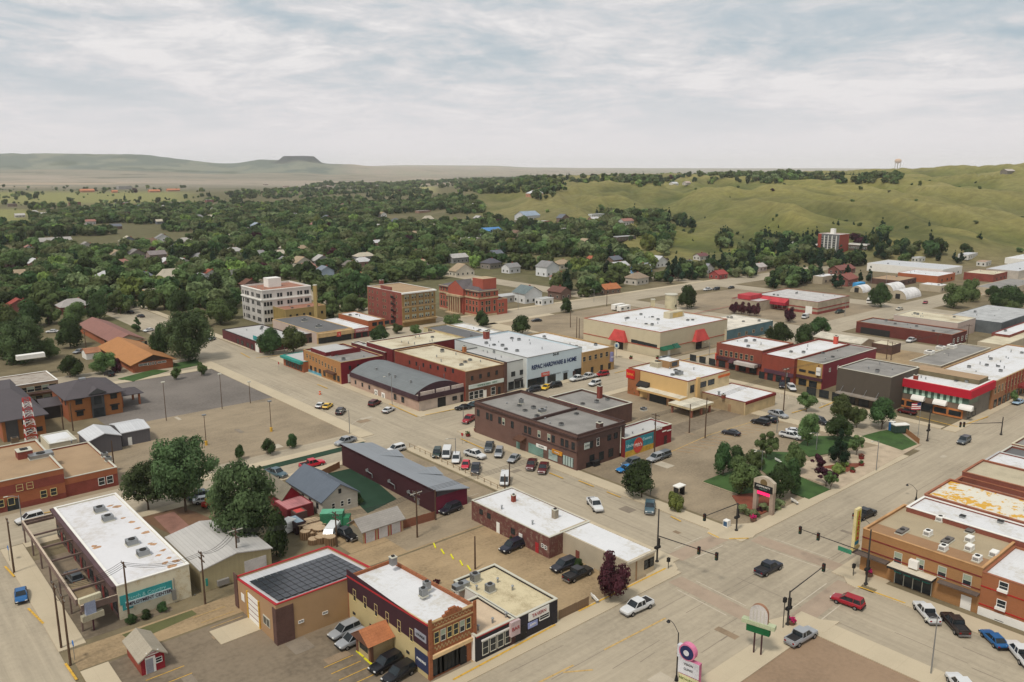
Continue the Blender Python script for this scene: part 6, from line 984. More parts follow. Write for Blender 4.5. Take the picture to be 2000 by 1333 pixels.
def boxy(name, label, cat, px, py, dims, m, ang=0, wheels=True, tops=None, z=0):
    a, b_ = G(px, py); e = empty(name, label, cat, at(a, b_, z), TH+math.radians(ang)); l, w_, h0, h1 = dims; g = MB(); g.box(-l/2, -w_/2, h0, l/2, w_/2, h1, m, top=tops); g.build('body', e, bev=.06)
    if wheels:
        for x in (-l*.3, l*.3):
            for s in (-1, 1): g = MB(); g.tube((x, s*w_/2-.12, .4), (x, s*w_/2+.12, .4), .4, tyre, 12); g.build('wheel', e)
    return e
e = boxy('box_truck', 'white box truck by the big tree beyond the supermarket', 'truck', 1702, 592, (6.5, 2.4, .9, 3.6), white_wall, 10); g = MB(); g.box(-5.1, -1.1, .7, -3.3, 1.1, 2.4, white_wall); g.box(-5.13, -1, 1.5, -5.1, 1, 2.2, glass); g.build('cab', e)
for i, (px, py, t) in enumerate(((1207, 606, 'left camper trailer behind the big cream store'), (1218, 609, 'right camper trailer behind the big cream store'))): e = boxy('camper_trailer', t, 'trailer', px, py, (7, 2.5, .6, 3.0), white_wall, 0); g = MB(); g.box(-3.0, -1.27, 1.4, -1.5, -1.25, 2.1, glass); g.box(1, -1.27, 1.4, 2.4, -1.25, 2.1, glass); g.build('window', e)
e = boxy('blue_trailer', 'bright blue trailer beside the short arched hut', 'trailer', 1677, 563, (9, 3, .5, 3.2), P('bright_blue', (70, 150, 200)), 0); g = MB(); g.tube((4.5, 0, .6), (5.8, 0, .5), .08, black, 6); g.build('hitch', e)
e = boxy('green_box_truck', 'green topped cargo truck in the timber yard', 'truck', 650, 1028, (4.2, 2.4, .6, 3.0), P('truck_green', (52, 120, 84)), -40, tops=P('truck_green_top', (96, 160, 128))); g = MB(); g.box(2.15, -1.1, .5, 3.3, 1.1, 2.1, P('truck_green', (52, 120, 84))); g.box(3.3, -1.0, 1.3, 3.33, 1.0, 1.9, glass); g.build('cab', e)
e = boxy('portable_toilet', 'blue portable toilet beside the fenced lawn corner', 'toilet', 1741, 842, (1.2, 1.2, 0, 2.4), P('toilet_blue', (30, 90, 140)), 0, False); g = MB(); g.box(-.65, -.65, 2.4, .65, .65, 2.55, white_wall); g.build('roof', e)
e = boxy('covered_wagon_bin', 'dark green container with white cover beside the blue toilet', 'container', 1757, 846, (4, 1.8, .3, 2.2), P('bin_green', (50, 70, 60)), -30, False, tops=white_wall); g = MB(); g.box(-2.05, -.95, 2.2, 2.05, .95, 2.4, white_wall); g.build('lid', e)
e = boxy('bus_shelter', 'small white roofed kiosk beside the light green bush', 'shelter', 1326, 968, (2.4, 1.6, 2.0, 2.3), white_wall, 0, False)
for x in (-1, 1): g = MB(); g.box(x-.08, -.6, 0, x+.08, .6, 2.0, dkframe); g.build('post', e)
e = boxy('grill_cart', 'red and yellow equipment under the big left trees', 'equipment', 408, 990, (2.6, 1.4, .4, 1.2), P('equip_red', (170, 50, 36)), 20); g = MB(); g.box(-.5, -.5, 1.2, .6, .5, 1.8, P('equip_yellow', (220, 180, 70))); g.build('engine', e)
def bin_(px, py, label, m=black, d=(1.8, 1.2, 1.2), ang=0):
    a, b_ = G(px, py); e = empty('dumpster', label, 'dumpster', at(a, b_), TH+math.radians(ang)); g = MB(); g.box(-d[0]/2, -d[1]/2, .1, d[0]/2, d[1]/2, d[2], m); g.build('tub', e, bev=.04); g = MB(); g.box(-d[0]/2-.05, -d[1]/2-.05, d[2], d[0]/2+.05, d[1]/2+.05, d[2]+.08, dkframe); g.build('lid', e)
for i, (px, py, t) in enumerate(((1465, 806, 'black dumpster nearest the corner of the bank wing'), (1477, 802, 'middle black dumpster by the bank wing'), (1484, 799, 'black dumpster farthest along the bank wing'), (1147, 912, 'black dumpster left under the brown block side wall'), (1163, 910, 'middle dumpster under the brown block side wall'), (1211, 890, 'dumpster at the right end of the brown block side wall'), (1087, 1080, 'black dumpster at the corner of the painted brick annex'))): bin_(px, py, t)
for px, py, t in ((1232, 702, 'left planter by the cream store corner'), (1284, 702, 'right planter by the cream store corner'), (930, 843, 'round planter at the left end of the brown block forecourt'), (914, 853, 'round planter near the yellow kerb corner'), (1665, 924, 'tan planter on the plaza by main street'), (1682, 898, 'planter with rust red shrub on the plaza'), (1682, 911, 'planter with green shrub on the plaza'), (1471, 1019, 'magenta flower tub beside the traffic light bed'), (1546, 1221, 'bright pink flower barrel under the signal pole'), (1697, 1127, 'magenta flower tub against the brown hotel')):
    a, b_ = G(px, py); e = empty('planter', t, 'planter', at(a, b_, .13), 0); g = MB(); g.tube((0, 0, 0), (0, 0, .6), .5, redtrim if 'flower' not in t else P('tub_brown', (110, 80, 66)), 12, .65); g.build('pot', e); g = MB(); fl_ = P('magenta_flowers', (176, 30, 90)) if ('magenta' in t or 'pink' in t) else P('shrub_rust', (110, 60, 44)) if 'rust' in t else P('shrub_green', (60, 84, 44))
    for k in range(26): an = random.uniform(0, 6.28); rr_ = random.uniform(0, .6); zq = .6+random.uniform(0, .5); g.box(rr_*math.cos(an)-.11, rr_*math.sin(an)-.11, zq, rr_*math.cos(an)+.11, rr_*math.sin(an)+.11, zq+.14, fl_)
    g.build('flowers', e)
# yellow wheel stops
mbw = MB(); mbw.box(-.95, -.12, 0, .95, .12, .15, P('stop_yellow', (214, 206, 40))); wst = mbw.mesh('wheel_stop')
def wstop(p, q, t):
    a = G(*p); c = G(*q); o = bpy.data.objects.new('wheel_stop', wst); C.objects.link(o); o.location = at((a[0]+c[0])/2, (a[1]+c[1])/2, .01); o.rotation_euler = (0, 0, TH+math.atan2(c[1]-a[1], c[0]-a[0])); tag(o, t, 'wheel stop', 'yellow wheel stops')
for i, (p, q) in enumerate((((847, 1062), (851, 1072)), ((861, 1073), (868, 1084)), ((880, 1083), (886, 1094)), ((898, 1095), (904, 1107)), ((913, 1106), (919, 1115)))): wstop(p, q, ('topmost', 'second', 'third', 'fourth', 'lowest')[i]+' yellow wheel stop in the slanting row on the gravel lot')
for p, q, t in (((667, 1220), (677, 1225), 'yellow wheel stop behind the silver hatchback'), ((697, 1273), (710, 1284), 'yellow wheel stop right of the silver wagon'), ((712, 1287), (726, 1299), 'yellow wheel stop left of the black suv')): wstop(p, q, t)
# ------------------------------------------------------------------ poles, lamps, signals
def foot(px, py): a, b_ = G(px, py); return a, b_
POLES = [((28, 1120), 1013, 1, 'utility pole beside the left street above the blue car'), ((120, 1267), 1139, 1, 'left one of the two tall poles at the alley mouth'), ((138, 1300), 1165, 1, 'right one of the two tall poles at the alley mouth'), ((253, 1214), 1098, 1, 'utility pole in front of the turquoise wall sign'), ((401, 1180), 1078, 2, 'utility pole with orange base before the beige shed'), ((466, 1125), 1032, 3, 'utility pole with slanted crossarm in front of the beige shed roof'), ((815, 1050), 960, 3, 'utility pole with grey transformer by the red fence'), ((658, 1068), 1000, 2, 'utility pole beside the triple garage'), ((851, 1016), 957, 0, 'pale pole at the corner of the maroon building'), ((928, 1112), 1048, 0, 'lone bare pole in the gravel lot'), ((1278, 889), 808, 2, 'utility pole before the mural wall'), ((1346, 846), 790, 0, 'pole in front of the drive-through canopy'), ((1377, 856), 777, 0, 'slim pole right of the drive-through canopy'), ((1530, 804), 719, 3, 'utility pole with transformer cans beside the bank wing'), ((1830, 678), 652, 1, 'utility pole before the dark red store'), ((1740, 704), 668, 1, 'utility pole behind the olive store'), ((1731, 702), 664, 0, 'thin pole left of the one behind the olive store'), ((1888, 678), 634, 1, 'utility pole at the right end of the dark red store'), ((143, 842), 788, 0, 'dark pole before the hipped hall'), ((124, 839), 790, 0, 'pole beside the hipped hall carrying white boxes'), ((169, 690), 646, 1, 'utility pole by the rosy roofed house'), ((58, 701), 658, 1, 'utility pole above the motel roof'), ((1792, 668), 655, 2, 'pole with transformer cans in the rear yard'), ((222, 906), 861, 0, 'thin pole right of the rooftop coolers'), ((995, 950), 905, 0, 'brown pole at the head of the long white roof'), ((986, 957), 927, 0, 'short dark pole beside the white van'), ((1114, 640), 608, 0, 'slim pole in the lot left of the cream store'), ((1126, 664), 619, 0, 'tall dark pole left of the cream store'), ((1131, 664), 622, 0, 'second tall dark pole left of the cream store'), ((1185, 598), 563, 0, 'pole in front of the brown roofed house')]
for (px, py), ty, arm, t in POLES:
    a, b_ = G(px, py); h = zat(a, b_, ty); e = empty('utility_pole', t, 'utility pole', at(a, b_), TH, 'utility poles'); g = MB(); g.tube((0, 0, 0), (0, 0, h), .17, wood_pole, 8, .11); g.build('pole', e)
    for k in range(min(arm, 2)): g = MB(); g.box(-.06, -1.15, h-.5-k*.9, .06, 1.15, h-.36-k*.9, wood_pole); [g.tube((0, y, h-.36-k*.9), (0, y, h-.18-k*.9), .05, steel, 6) for y in (-1.05, -.5, .5, 1.05)]; g.build('crossarm', e)
    if arm == 3: g = MB(); g.box(-1.25, -.06, h-.45, 1.25, .06, h-.3, frame_m); [g.tube((x, 0, h-.3), (x, 0, h-.12), .05, steel, 6) for x in (-1.15, -.6, .6, 1.15)]; g.build('crossarm', e); g = MB(); g.tube((.35, 0, h-2.6), (.35, 0, h-1.6), .26, steel, 10); g.build('transformer', e)
LAMPS = [((325, 822), 747, 'box', 'brown lot lamp with white box head left of the dark asphalt'), ((403, 870), 811, 'yel', 'lot lamp with yellow base near the round trees'), ((530, 843), 784, 'yel', 'lot lamp with yellow base in the middle of the big lot'), ((434, 799), 731, 'box', 'dark lamp at the lower edge of the dark asphalt lot'), ((489, 788), 746, 'box', 'dark lamp with black base right in the dark asphalt lot'), ((683, 847), 801, 'cob', 'thin street lamp at the corner of the big lot'), ((766, 792), 735, 'cob', 'white street lamp before the arched roof hall'), ((556, 687), 662, 'cob', 'white street lamp by the maroon corner shop'), ((45, 1037), 968, 'cob', 'grey street lamp beside the white suv at left'), ((1818, 1317), 1203, 'cob', 'tall grey street lamp among the parked pickups'), ((1711, 920), 861, 'cob', 'brown lamp on the plaza edge'), ((1270, 968), 905, 'cob', 'grey street lamp in front of the dark tree'), ((890, 900), 856, 'cob', 'thin lamp above the row of parked cars'), ((905, 828), 793, 'cob', 'lamp by the red pickup at the left of the brown block'), ((1020, 652), 625, 'cob', 'lamp beside the courthouse street tree'), ((1012, 605), 572, 'cob', 'lamp before the white gabled house'), ((1160, 590), 566, 'cob', 'lamp on the far avenue corner'), ((1385, 695), 668, 'cob', 'lamp at the right end of the cream store'), ((1700, 566), 535, 'cob', 'pale lamp by the arched huts'), ((1730, 560), 530, 'cob', 'second pale lamp by the arched huts'), ((1650, 618), 590, 'cob', 'lamp by the supermarket hedge'), ((1517, 846), 815, 'cob', 'thin lamp in the lot left of the park'), ((1594, 880), 845, 'cob', 'lamp on the lawn between the park trees'), ((1487, 920), 880, 'cob', 'lamp at the left of the park lawn'), ((410, 925), 895, 'cob', 'thin lamp on the lane behind the cottage'), ((1185, 640), 612, 'cob', 'slim lamp left in the cream store lot'), ((1850, 720), 690, 'cob', 'lamp behind the arcaded block')]
for (px, py), ty, kd, t in LAMPS:
    a, b_ = G(px, py); h = zat(a, b_, ty); e = empty('street_lamp', t, 'street lamp', at(a, b_), TH, 'street and lot lamps'); m_ = wood_pole if kd != 'cob' else steel; g = MB(); g.tube((0, 0, 0), (0, 0, h), .11, m_, 8, .07); g.build('pole', e)
    if kd == 'yel': g = MB(); g.tube((0, 0, 0), (0, 0, 1.1), .34, yellow, 12); g.build('base', e)
    if kd == 'cob': g = MB(); g.tube((0, 0, h-.3), (-.8, .3, h), .05, steel, 6); g.tube((-.8, .3, h), (-1.7, .6, h+.05), .05, steel, 6); g.build('arm', e); g = MB(); g.box(-2.3, .45, h-.03, -1.6, .75, h+.1, frame_m); g.build('lamp_head', e, bev=.03)
    else: g = MB(); g.box(-.45, -.3, h-.15, .45, .3, h+.15, frame_m if kd == 'box' else steel); g.build('lamp_head', e)
def goose(pb, ty, tip, t):
    a, b_ = G(*pb); h = zat(a, b_, ty); e = empty('gooseneck_lamp', t, 'street lamp', at(a, b_), TH); g = MB(); g.tube((0, 0, 0), (0, 0, .8), .28, black, 10, .12); g.tube((0, 0, .8), (0, 0, h), .10, black, 8, .07); g.build('pole', e)
    x, y = G(tip[0], tip[1], h-.4); d = Vector((x-a, y-b_, 0)); d = d.normalized()*min(2.6, d.length); g = MB(); prev = Vector((0, 0, h-.1))
    for k in range(1, 8): f = k/7; q = Vector((d.x*f, d.y*f, h-.1+.7*math.sin(f*math.pi*.75))); g.tube(prev, q, .04, black, 6); prev = q
    g.build('arm', e); g = MB(); g.tube(prev, prev+Vector((0, 0, -.3)), .08, black, 8, .3); g.tube(prev+Vector((0, 0, -.3)), prev+Vector((0, 0, -.42)), .27, black, 8, .2); g.build('lamp_head', e)
goose((1321, 1330), 1236, (1299, 1215), 'black gooseneck lamp beside the pink tall sign'); goose((1789, 978), 958, (1766, 950), 'black gooseneck lamp by the yellow patched roof'); goose((1698, 1100), 1030, (1652, 1009), 'gooseneck lamp arm at the hotel corner')
def head(parent, x, y, z):
    g = MB(); g.box(-.2, -.2, -.65, .2, .2, .65, P('signal_black', (34, 32, 30))); o = g.build('signal_head', parent, (x, y, z)); g = MB()
    for k, m_ in enumerate((P('lens_red', (90, 20, 16)), P('lens_amber', (90, 70, 16)), P('lens_green', (20, 70, 50)))): g.tube((-.2, 0, .4-k*.4), (-.24, 0, .4-k*.4), .13, m_, 10)
    g.build('lens', o)
def signal(pb, ty, aty, tip, heads, t, m_=P('signal_pole', (62, 58, 54)), ped=True):
    a, b_ = G(*pb); h = zat(a, b_, ty); ha = zat(a, b_, aty); e = empty('traffic_signal', t, 'traffic light', at(a, b_, .02), TH, 'traffic signals at the crossings'); g = MB(); g.tube((0, 0, 0), (0, 0, h), .17, m_, 10, .11); g.tube((0, 0, 0), (0, 0, .3), .32, m_, 10); g.build('pole', e)
    x, y = G(tip[0], tip[1], ha+.3); x -= a; y -= b_; g = MB(); g.tube((0, 0, ha), (x, y, ha+.5), .10, m_, 8, .06); g.build('mast_arm', e)
    for hd in heads: hx, hy = G(hd[0], hd[1], ha+.2); hx -= a; hy -= b_; f = min(1, math.hypot(hx, hy)/max(.1, math.hypot(x, y))); head(e, x*f, y*f, ha+.5*f-.2)
    if ped: head(e, .35, .1, 3.6); g = MB(); g.box(-.6, -.25, 2.6, .6, .25, 3.0, P('signal_black', (34, 32, 30))); g.build('walk_signal', e)
    return e
signal((1283, 1099), 995, 1047, (1402, 1088), [(1370, 1072), (1400, 1088)], 'traffic signal at the corner of the beige hall with two heads'); e = signal((1438, 1038), 983, 984, (1376, 1011), [(1376, 1012)], 'traffic signal at the park corner with one head')
e = signal((1538, 1222), 1155, 1157, (1609, 1109), [(1608, 1110)], 'traffic signal by the brown corner lot'); e = signal((1691, 1143), 1035, 1082, (1563, 1036), [(1563, 1037), (1596, 1050)], 'traffic signal at the brown hotel corner with two heads'); g = MB(); g.box(-3.6, 1.2, zat(*G(1691, 1143), 1078)+.2, -3.5, 3.4, zat(*G(1691, 1143), 1078)+.9, P('street_sign_green', (60, 130, 100))); g.build('street_sign', e)
signal((1811, 862), 800, 812, (1818, 808), [], 'signal pole at the far park corner'); signal((1955, 850), 815, 826, (1876, 830), [(1876, 832), (1903, 837)], 'far crossing signal with arm reaching over main street', ped=False)
for pb, ty, t in (((1305, 1112), 1090, 'pedestrian signal post by the beige hall'), ((1666, 1126), 1102, 'pedestrian signal post by the brown hotel'), ((1529, 1228), 1168, 'thin sign post beside the pink flower barrel')):
    a, b_ = G(*pb); h = zat(a, b_, ty); e = empty('signal_post', t, 'signal post', at(a, b_), TH); g = MB(); g.tube((0, 0, 0), (0, 0, h), .07, P('signal_pole', (62, 58, 54)), 8); g.build('post', e); g = MB(); g.box(-.25, -.2, h-.7, .25, .2, h, P('signal_black', (34, 32, 30))); g.build('signal_box', e)
# overhead wires: one thing per span
wire_m = P('wire', (52, 50, 50))
def span(p, q, hp_, hq_, n, t, sep=.55, sag=1.0):
    a = Vector((*toW(*G(*p)), hp_)); b_ = Vector((*toW(*G(*q)), hq_)); mid = (a+b_)/2; e = empty('overhead_wires', t, 'power line', mid, 0, 'overhead wire spans'); d = (b_-a); nn = Vector((-d.y, d.x, 0)).normalized()
    for k in range(n):
        g = MB(); prev = None
        for i in range(9): f = i/8; pt = a+d*f+nn*(k-(n-1)/2)*sep+Vector((0, 0, -sag*4*f*(1-f)))-mid; (g.tube(prev, pt, .03, wire_m, 4, cap=False) if prev is not None else None); prev = pt
        g.build('wire', e)
def ph(p, ty): return zat(*G(*p), ty)
U = {k: (p, zat(*G(*p), ty)-.3) for k, p, ty in (('g', (466, 1125), 1032), ('h', (401, 1180), 1078), ('d', (253, 1214), 1098), ('b', (120, 1267), 1139), ('c', (138, 1300), 1165), ('p', (815, 1050), 960), ('q', (658, 1068), 1000), ('e', (1278, 889), 808), ('f', (1530, 804), 719), ('k', (1888, 678), 634), ('z', (28, 1120), 1013))}
for x, y, n, t in (('g', 'q', 4, 'wires from the beige shed pole to the garage pole'), ('q', 'p', 4, 'wires from the garage pole to the transformer pole'), ('h', 'g', 3, 'wires between the two poles by the beige shed'), ('d', 'h', 3, 'wires from the turquoise sign pole to the orange base pole'), ('b', 'd', 4, 'wires from the alley mouth to the turquoise sign pole'), ('p', 'e', 4, 'wires crossing in front of the brown corner block'), ('e', 'f', 4, 'wires from the mural pole toward the theatre'), ('b', 'c', 2, 'short wires between the two alley mouth poles'), ('f', 'k', 3, 'wires over the theatre row')): span(U[x][0], U[y][0], U[x][1], U[y][1], n, t)
# ------------------------------------------------------------------ signs
a, b_ = G(1345, 1345); hS = zat(a, b_, 1262)
e = empty('tall_pink_sign', 'tall sign with pink edges, round navy emblem and lettered boards at the bottom edge', 'sign', at(a, b_), TH+.15); pk = P('sign_pink_edge', (206, 120, 150)); sw = P('sign_board_white', (196, 196, 200), 1.1)
g = MB(); g.box(-.35, -1.5, hS-4.1, .35, 1.5, hS-2.0, pk, L=sw); g.box(-.35, -1.5, hS-6.6, .35, 1.3, hS-4.2, pk, L=P('sign_cream_b', (200, 196, 150))); g.build('message_board', e); g = MB(); g.tube((-.4, .3, hS-.9), (.4, .3, hS-.9), 1.15, pk, 24); g.box(-.35, .2, hS-2.0, .35, 1.7, hS-.3, sw); g.build('emblem_disc', e); g = MB(); g.tube((-.46, .3, hS-.9), (-.41, .3, hS-.9), .95, P('emblem_navy', (36, 44, 84)), 24); g.tube((-.5, .35, hS-.95), (-.47, .35, hS-.95), .4, sw, 12); g.build('emblem', e)
for i, (s, z, m_) in enumerate((('VISION', 2.6, black), ('CLINIC', 3.3, black), ('RESTAURANT', 4.75, P('sign_olive', (110, 120, 60))), ('& CASINO', 5.6, redtrim))): lettering(s, .42, m_, e, (-.38, 0, hS-z), -math.pi/2)
for y in (-1.2, 1.2): g = MB(); g.box(-.15, y-.15, 0, .15, y+.15, hS-6.6, steel); g.build('post', e)
a, b_ = G(1478, 1278); h1 = zat(a, b_, 1181)
e = empty('arched_pole_sign', 'blank white arched sign over a green board on two dark posts at the corner lot', 'sign', at(a, b_), TH+.25); k = h1/9.0; g = MB()
for y in (-.55, .45): g.tube((0, y, 0), (0, y, h1*.5), .12, P('rust_post', (70, 44, 44)), 8)
g.build('posts', e); g = MB(); pts = [(-1.25, h1*.66), (1.25, h1*.66)]+[(1.25*math.cos(math.pi*i/12), h1*.82+1.4*math.sin(math.pi*i/12)) for i in range(13)]; wsn = P('faded_white_sign', (190, 184, 176), 1.1)
g.poly([(-.3, p[0], p[1]) for p in pts], wsn); g.poly([(.3, p[0], p[1]) for p in pts][::-1], wsn)
for i in range(len(pts)): p, q = pts[i], pts[(i+1) % len(pts)]; g.poly([(-.3, p[0], p[1]), (.3, p[0], p[1]), (.3, q[0], q[1]), (-.3, q[0], q[1])], P('rust_edge', (150, 110, 84)))
g.build('arched_panel', e); g = MB(); [g.box(-.34, y, h1*.67, -.3, y+.1, h1*.9, frame_m) for y in (-.8, -.3, .2, .7)]; g.build('panel_rib', e); g = MB(); g.box(-.45, -2.3, h1*.58, .45, 2.3, h1*.66, P('sign_pale_green', (176, 184, 150))); g.build('cross_box', e); g = MB(); g.box(-.35, -1.6, h1*.44, .35, 1.6, h1*.58, P('sign_dark_green', (24, 96, 54))); g.build('green_board', e)
a, b_ = G(1510, 1008); h1 = zat(a, b_, 938)
e = empty('arched_community_sign', 'pale masonry arch sign with black board and red lit display in the park bed', 'sign', at(a, b_, .1), TH); st_ = P('sign_stone', (176, 160, 136), 1.1); wq = 4.4
for y in (0, wq-.8): g = MB(); g.box(-.4, y, 0, .4, y+.8, h1*.62, P('sign_pillar', (160, 140, 124))); g.build('pillar', e)
g = MB(); pts = [(0, h1*.62), (wq, h1*.62), (wq, h1*.88), (wq*.72, h1*.97), (wq*.5, h1), (wq*.28, h1*.97), (0, h1*.88)]; g.poly([(-.45, p[0], p[1]) for p in pts], st_); g.poly([(.45, p[0], p[1]) for p in pts][::-1], st_)
for i in range(len(pts)): p, q = pts[i], pts[(i+1) % len(pts)]; g.poly([(-.45, *p), (.45, *p), (.45, *q), (-.45, *q)], st_)
g.build('arched_head', e); g = MB(); g.tube((-.5, wq/2, h1*.83), (-.46, wq/2, h1*.83), .75, P('emblem_bronze', (110, 92, 60)), 20); g.build('emblem', e); g = MB(); g.box(-.55, .2, h1*.6, -.46, wq-.2, h1*.78, black); g.build('message_board', e); lettering('COMMUNITY', .5, white_wall, e, (-.58, wq/2, h1*.72), -math.pi/2); lettering('TIME TEMP', .36, P('pale_glass', (110, 140, 130)), e, (-.58, wq/2, h1*.65), -math.pi/2)
g = MB(); g.box(-.3, .7, h1*.47, .3, wq-.7, h1*.58, black); g.build('display_case', e); g = MB(); g.box(-.33, .8, h1*.48, -.3, wq-.8, h1*.57, mat('led_red', (.9, .02, .12), emit=1.1)); g.build('lit_display', e)
a, b_ = G(184, 1231); h1 = zat(a, b_, 1163)
e = empty('old_motel_sign', 'faded cream and pale blue shop sign on a maroon pole beside the canopy', 'sign', at(a, b_), TH-math.pi/2+.1); g = MB(); g.tube((0, 0, 0), (0, 0, h1*.5), .12, P('maroon_pole', (80, 44, 54)), 8); g.build('pole', e); g = MB(); g.box(-.3, -1.6, h1*.86, .3, 1.4, h1, P('cream_sign', (190, 180, 146), 1.1)); g.build('top_board', e); g = MB(); g.box(-.3, -.9, h1*.5, .3, .5, h1*.86, P('blue_sign_board', (140, 150, 176), 1.1)); g.build('blue_board', e); g = MB(); g.box(-.4, -1.5, h1*.34, .4, 1.5, h1*.5, P('cream_sign_b', (168, 158, 130), 1.1)); g.build('lower_board', e)
lettering('MOTEL', .8, P('sign_green_b', (70, 100, 70)), e, (-.33, 0, h1*.93), -math.pi/2); lettering('OPEN', .45, P('emblem_navy', (36, 44, 84)), e, (-.33, -.2, h1*.68), -math.pi/2)
a, b_ = G(1792, 858); h1 = zat(a, b_, 786); e = empty('flagpole', 'tall flagpole with a red and white striped flag beside the park', 'flagpole', at(a, b_), TH); g = MB(); g.tube((0, 0, 0), (0, 0, h1), .07, steel, 8, .04); g.build('pole', e); g = MB()
for k in range(7): z0 = h1-1.9+k*.25; g.poly([(0, 0, z0), (-.8, .9, z0-.15), (-1.6, 1.6, z0-.1), (-1.6, 1.6, z0+.15), (-.8, .9, z0+.1), (0, 0, z0+.25)], P('flag_red', (176, 40, 60)) if k % 2 == 0 else white_wall)
g.poly([(-.01, -.01, h1-.9), (-.62, .66, h1-1.0), (-.62, .66, h1-.1), (-.01, -.01, h1-.15)], P('emblem_navy', (36, 44, 84))); g.build('flag', e)
for px, py, t in ((1204, 690, 'upper blue diamond notice on its post beside the cream store'),):
    a, b_ = G(px, 700); e = empty('round_sign', t, 'sign', at(a, b_), TH); g = MB(); g.tube((0, 0, 0), (0, 0, 4), .08, steel, 6); g.build('post', e); g = MB(); g.tube((-.1, 0, 4.6), (.1, 0, 4.6), 1.1, P('pale_sign', (190, 198, 186)), 16); g.tube((-.14, 0, 4.6), (-.1, 0, 4.6), .7, P('sign_blue_b', (60, 100, 140)), 4); g.build('sign_face', e)
for px, py, m_, t in ((19, 1085, P('sign_blue', (40, 110, 180)), 'small blue sign by the left utility pole'), (146, 1277, P('sign_blue', (40, 110, 180)), 'small blue sign near the alley mouth poles'), (147, 880, red, 'red stop sign'), (545, 712, red, 'red stop sign beside the teal canopied shop'), (903, 856, red, 'small red sign at the brown block corner'), (1010, 672, red, 'x')):
    if t in ('red stop sign', 'x'): continue
    a, b_ = G(px, py+12); e = empty('street_sign', t, 'sign', at(a, b_), TH); g = MB(); g.tube((0, 0, 0), (0, 0, 2.4), .04, steel, 6); g.build('post', e); g = MB(); g.tube((-.03, 0, 2.5), (.03, 0, 2.5), .45, m_, 8); g.build('sign_face', e)
# fences and rails
def fence(p, q, h, t, m_, kind='board'):
    a = Vector(G(*p)); c = Vector(G(*q)); L_ = (c-a).length; e = empty(kind+'_fence', t, 'fence', at(a.x, a.y), TH+math.atan2(c.y-a.y, c.x-a.x)); n = int(L_/(.45 if kind == 'board' else 2.2)); n = min(n, 290); mb = MB()
    if kind == 'board':
        mb.box(0, -.02, 0, L_/n-.03, .02, 1, m_); me_ = mb.mesh('board')
        for i in range(n): place(me_, 'board', e, (i*L_/n, 0, 0), 0, (1, 1, h+random.uniform(-.05, .05)))
        g = MB(); g.box(0, .025, h*.3, L_, .08, h*.36, m_); g.box(0, .025, h*.8, L_, .08, h*.86, m_); g.build('rail', e)
    else:
        mb.box(-.06, -.06, 0, .06, .06, 1, m_); me_ = mb.mesh('post')
        for i in range(n+1): place(me_, 'post', e, (i*L_/n, 0, 0), 0, (1, 1, h))
        g = MB(); g.box(0, -.04, h-.08, L_, .04, h, m_); g.build('rail', e)
fr = P('fence_red_brown', (132, 76, 52), 1.2)
fence((785, 1034), (850, 1015), 1.7, 'red brown board fence between the garage and the maroon building', fr); fence((628, 932), (664, 914), 1.5, 'orange brown board fence at the top of the green yard', P('fence_orange', (150, 98, 62), 1.2)); fence((1092, 1212), (1150, 1184), 1.6, 'weathered board fence beside the black corner shop', P('fence_weathered', (118, 92, 66), 1.2)); fence((1766, 845), (1795, 868), 1.4, 'orange board fence round the park lawn corner', P('fence_orange_b', (160, 104, 62), 1.2))
fence((800, 874), (985, 962), 1.0, 'post and rail fence along the angled parking stalls', P('rail_tan', (150, 124, 92), 1.1), 'rail'); fence((1372, 944), (1440, 968), .35, 'low kerb rail edging the park lawn', walk_m, 'rail')
# timber and spool yard
tim = P('timber_brown', (136, 108, 80)); ys_ = random.Random(5)
YARD = [(590, 1040), (603, 1035), (616, 1033), (628, 1031), (597, 1052), (610, 1050), (624, 1048), (637, 1045), (612, 1062), (626, 1060), (640, 1058), (604, 1046), (618, 1040), (632, 1052), (585, 1030), (646, 1064)]
YL2 = ['top left', 'second in the upper row', 'third in the upper row', 'right end of the upper row', 'left of the middle row', 'second of the middle row', 'third of the middle row', 'right of the middle row', 'left of the lowest row', 'middle of the lowest row', 'right of the lowest row', 'between the two upper rows at left', 'tallest among the upper rows', 'between middle and lowest rows', 'beside the pale blue shed', 'nearest the old pale van']
for (px, py), t in zip(YARD, YL2):
    a, b_ = G(px, py); e = empty('timber_crate', 'round topped timber bundle, '+t, 'timber bundle', at(a, b_), ys_.uniform(0, 6), 'timber bundles in the yard'); r = ys_.uniform(.75, 1.15); h = ys_.uniform(1.0, 2.0); g = MB()
    for k in range(14): an = 6.283*k/14; g.box(r*math.cos(an)-.13, r*math.sin(an)-.13, 0, r*math.cos(an)+.13, r*math.sin(an)+.13, h-.1, tim)
    g.build('slats', e); g = MB(); g.tube((0, 0, h-.1), (0, 0, h), r*1.1, P('timber_top', (176, 152, 122)), 14); g.build('lid', e)
e = boxy('propane_tank', 'round white tank at the edge of the big dark tree', 'tank', 561, 1040, (3, 2, .3, 2.4), white_wall, 20, False)
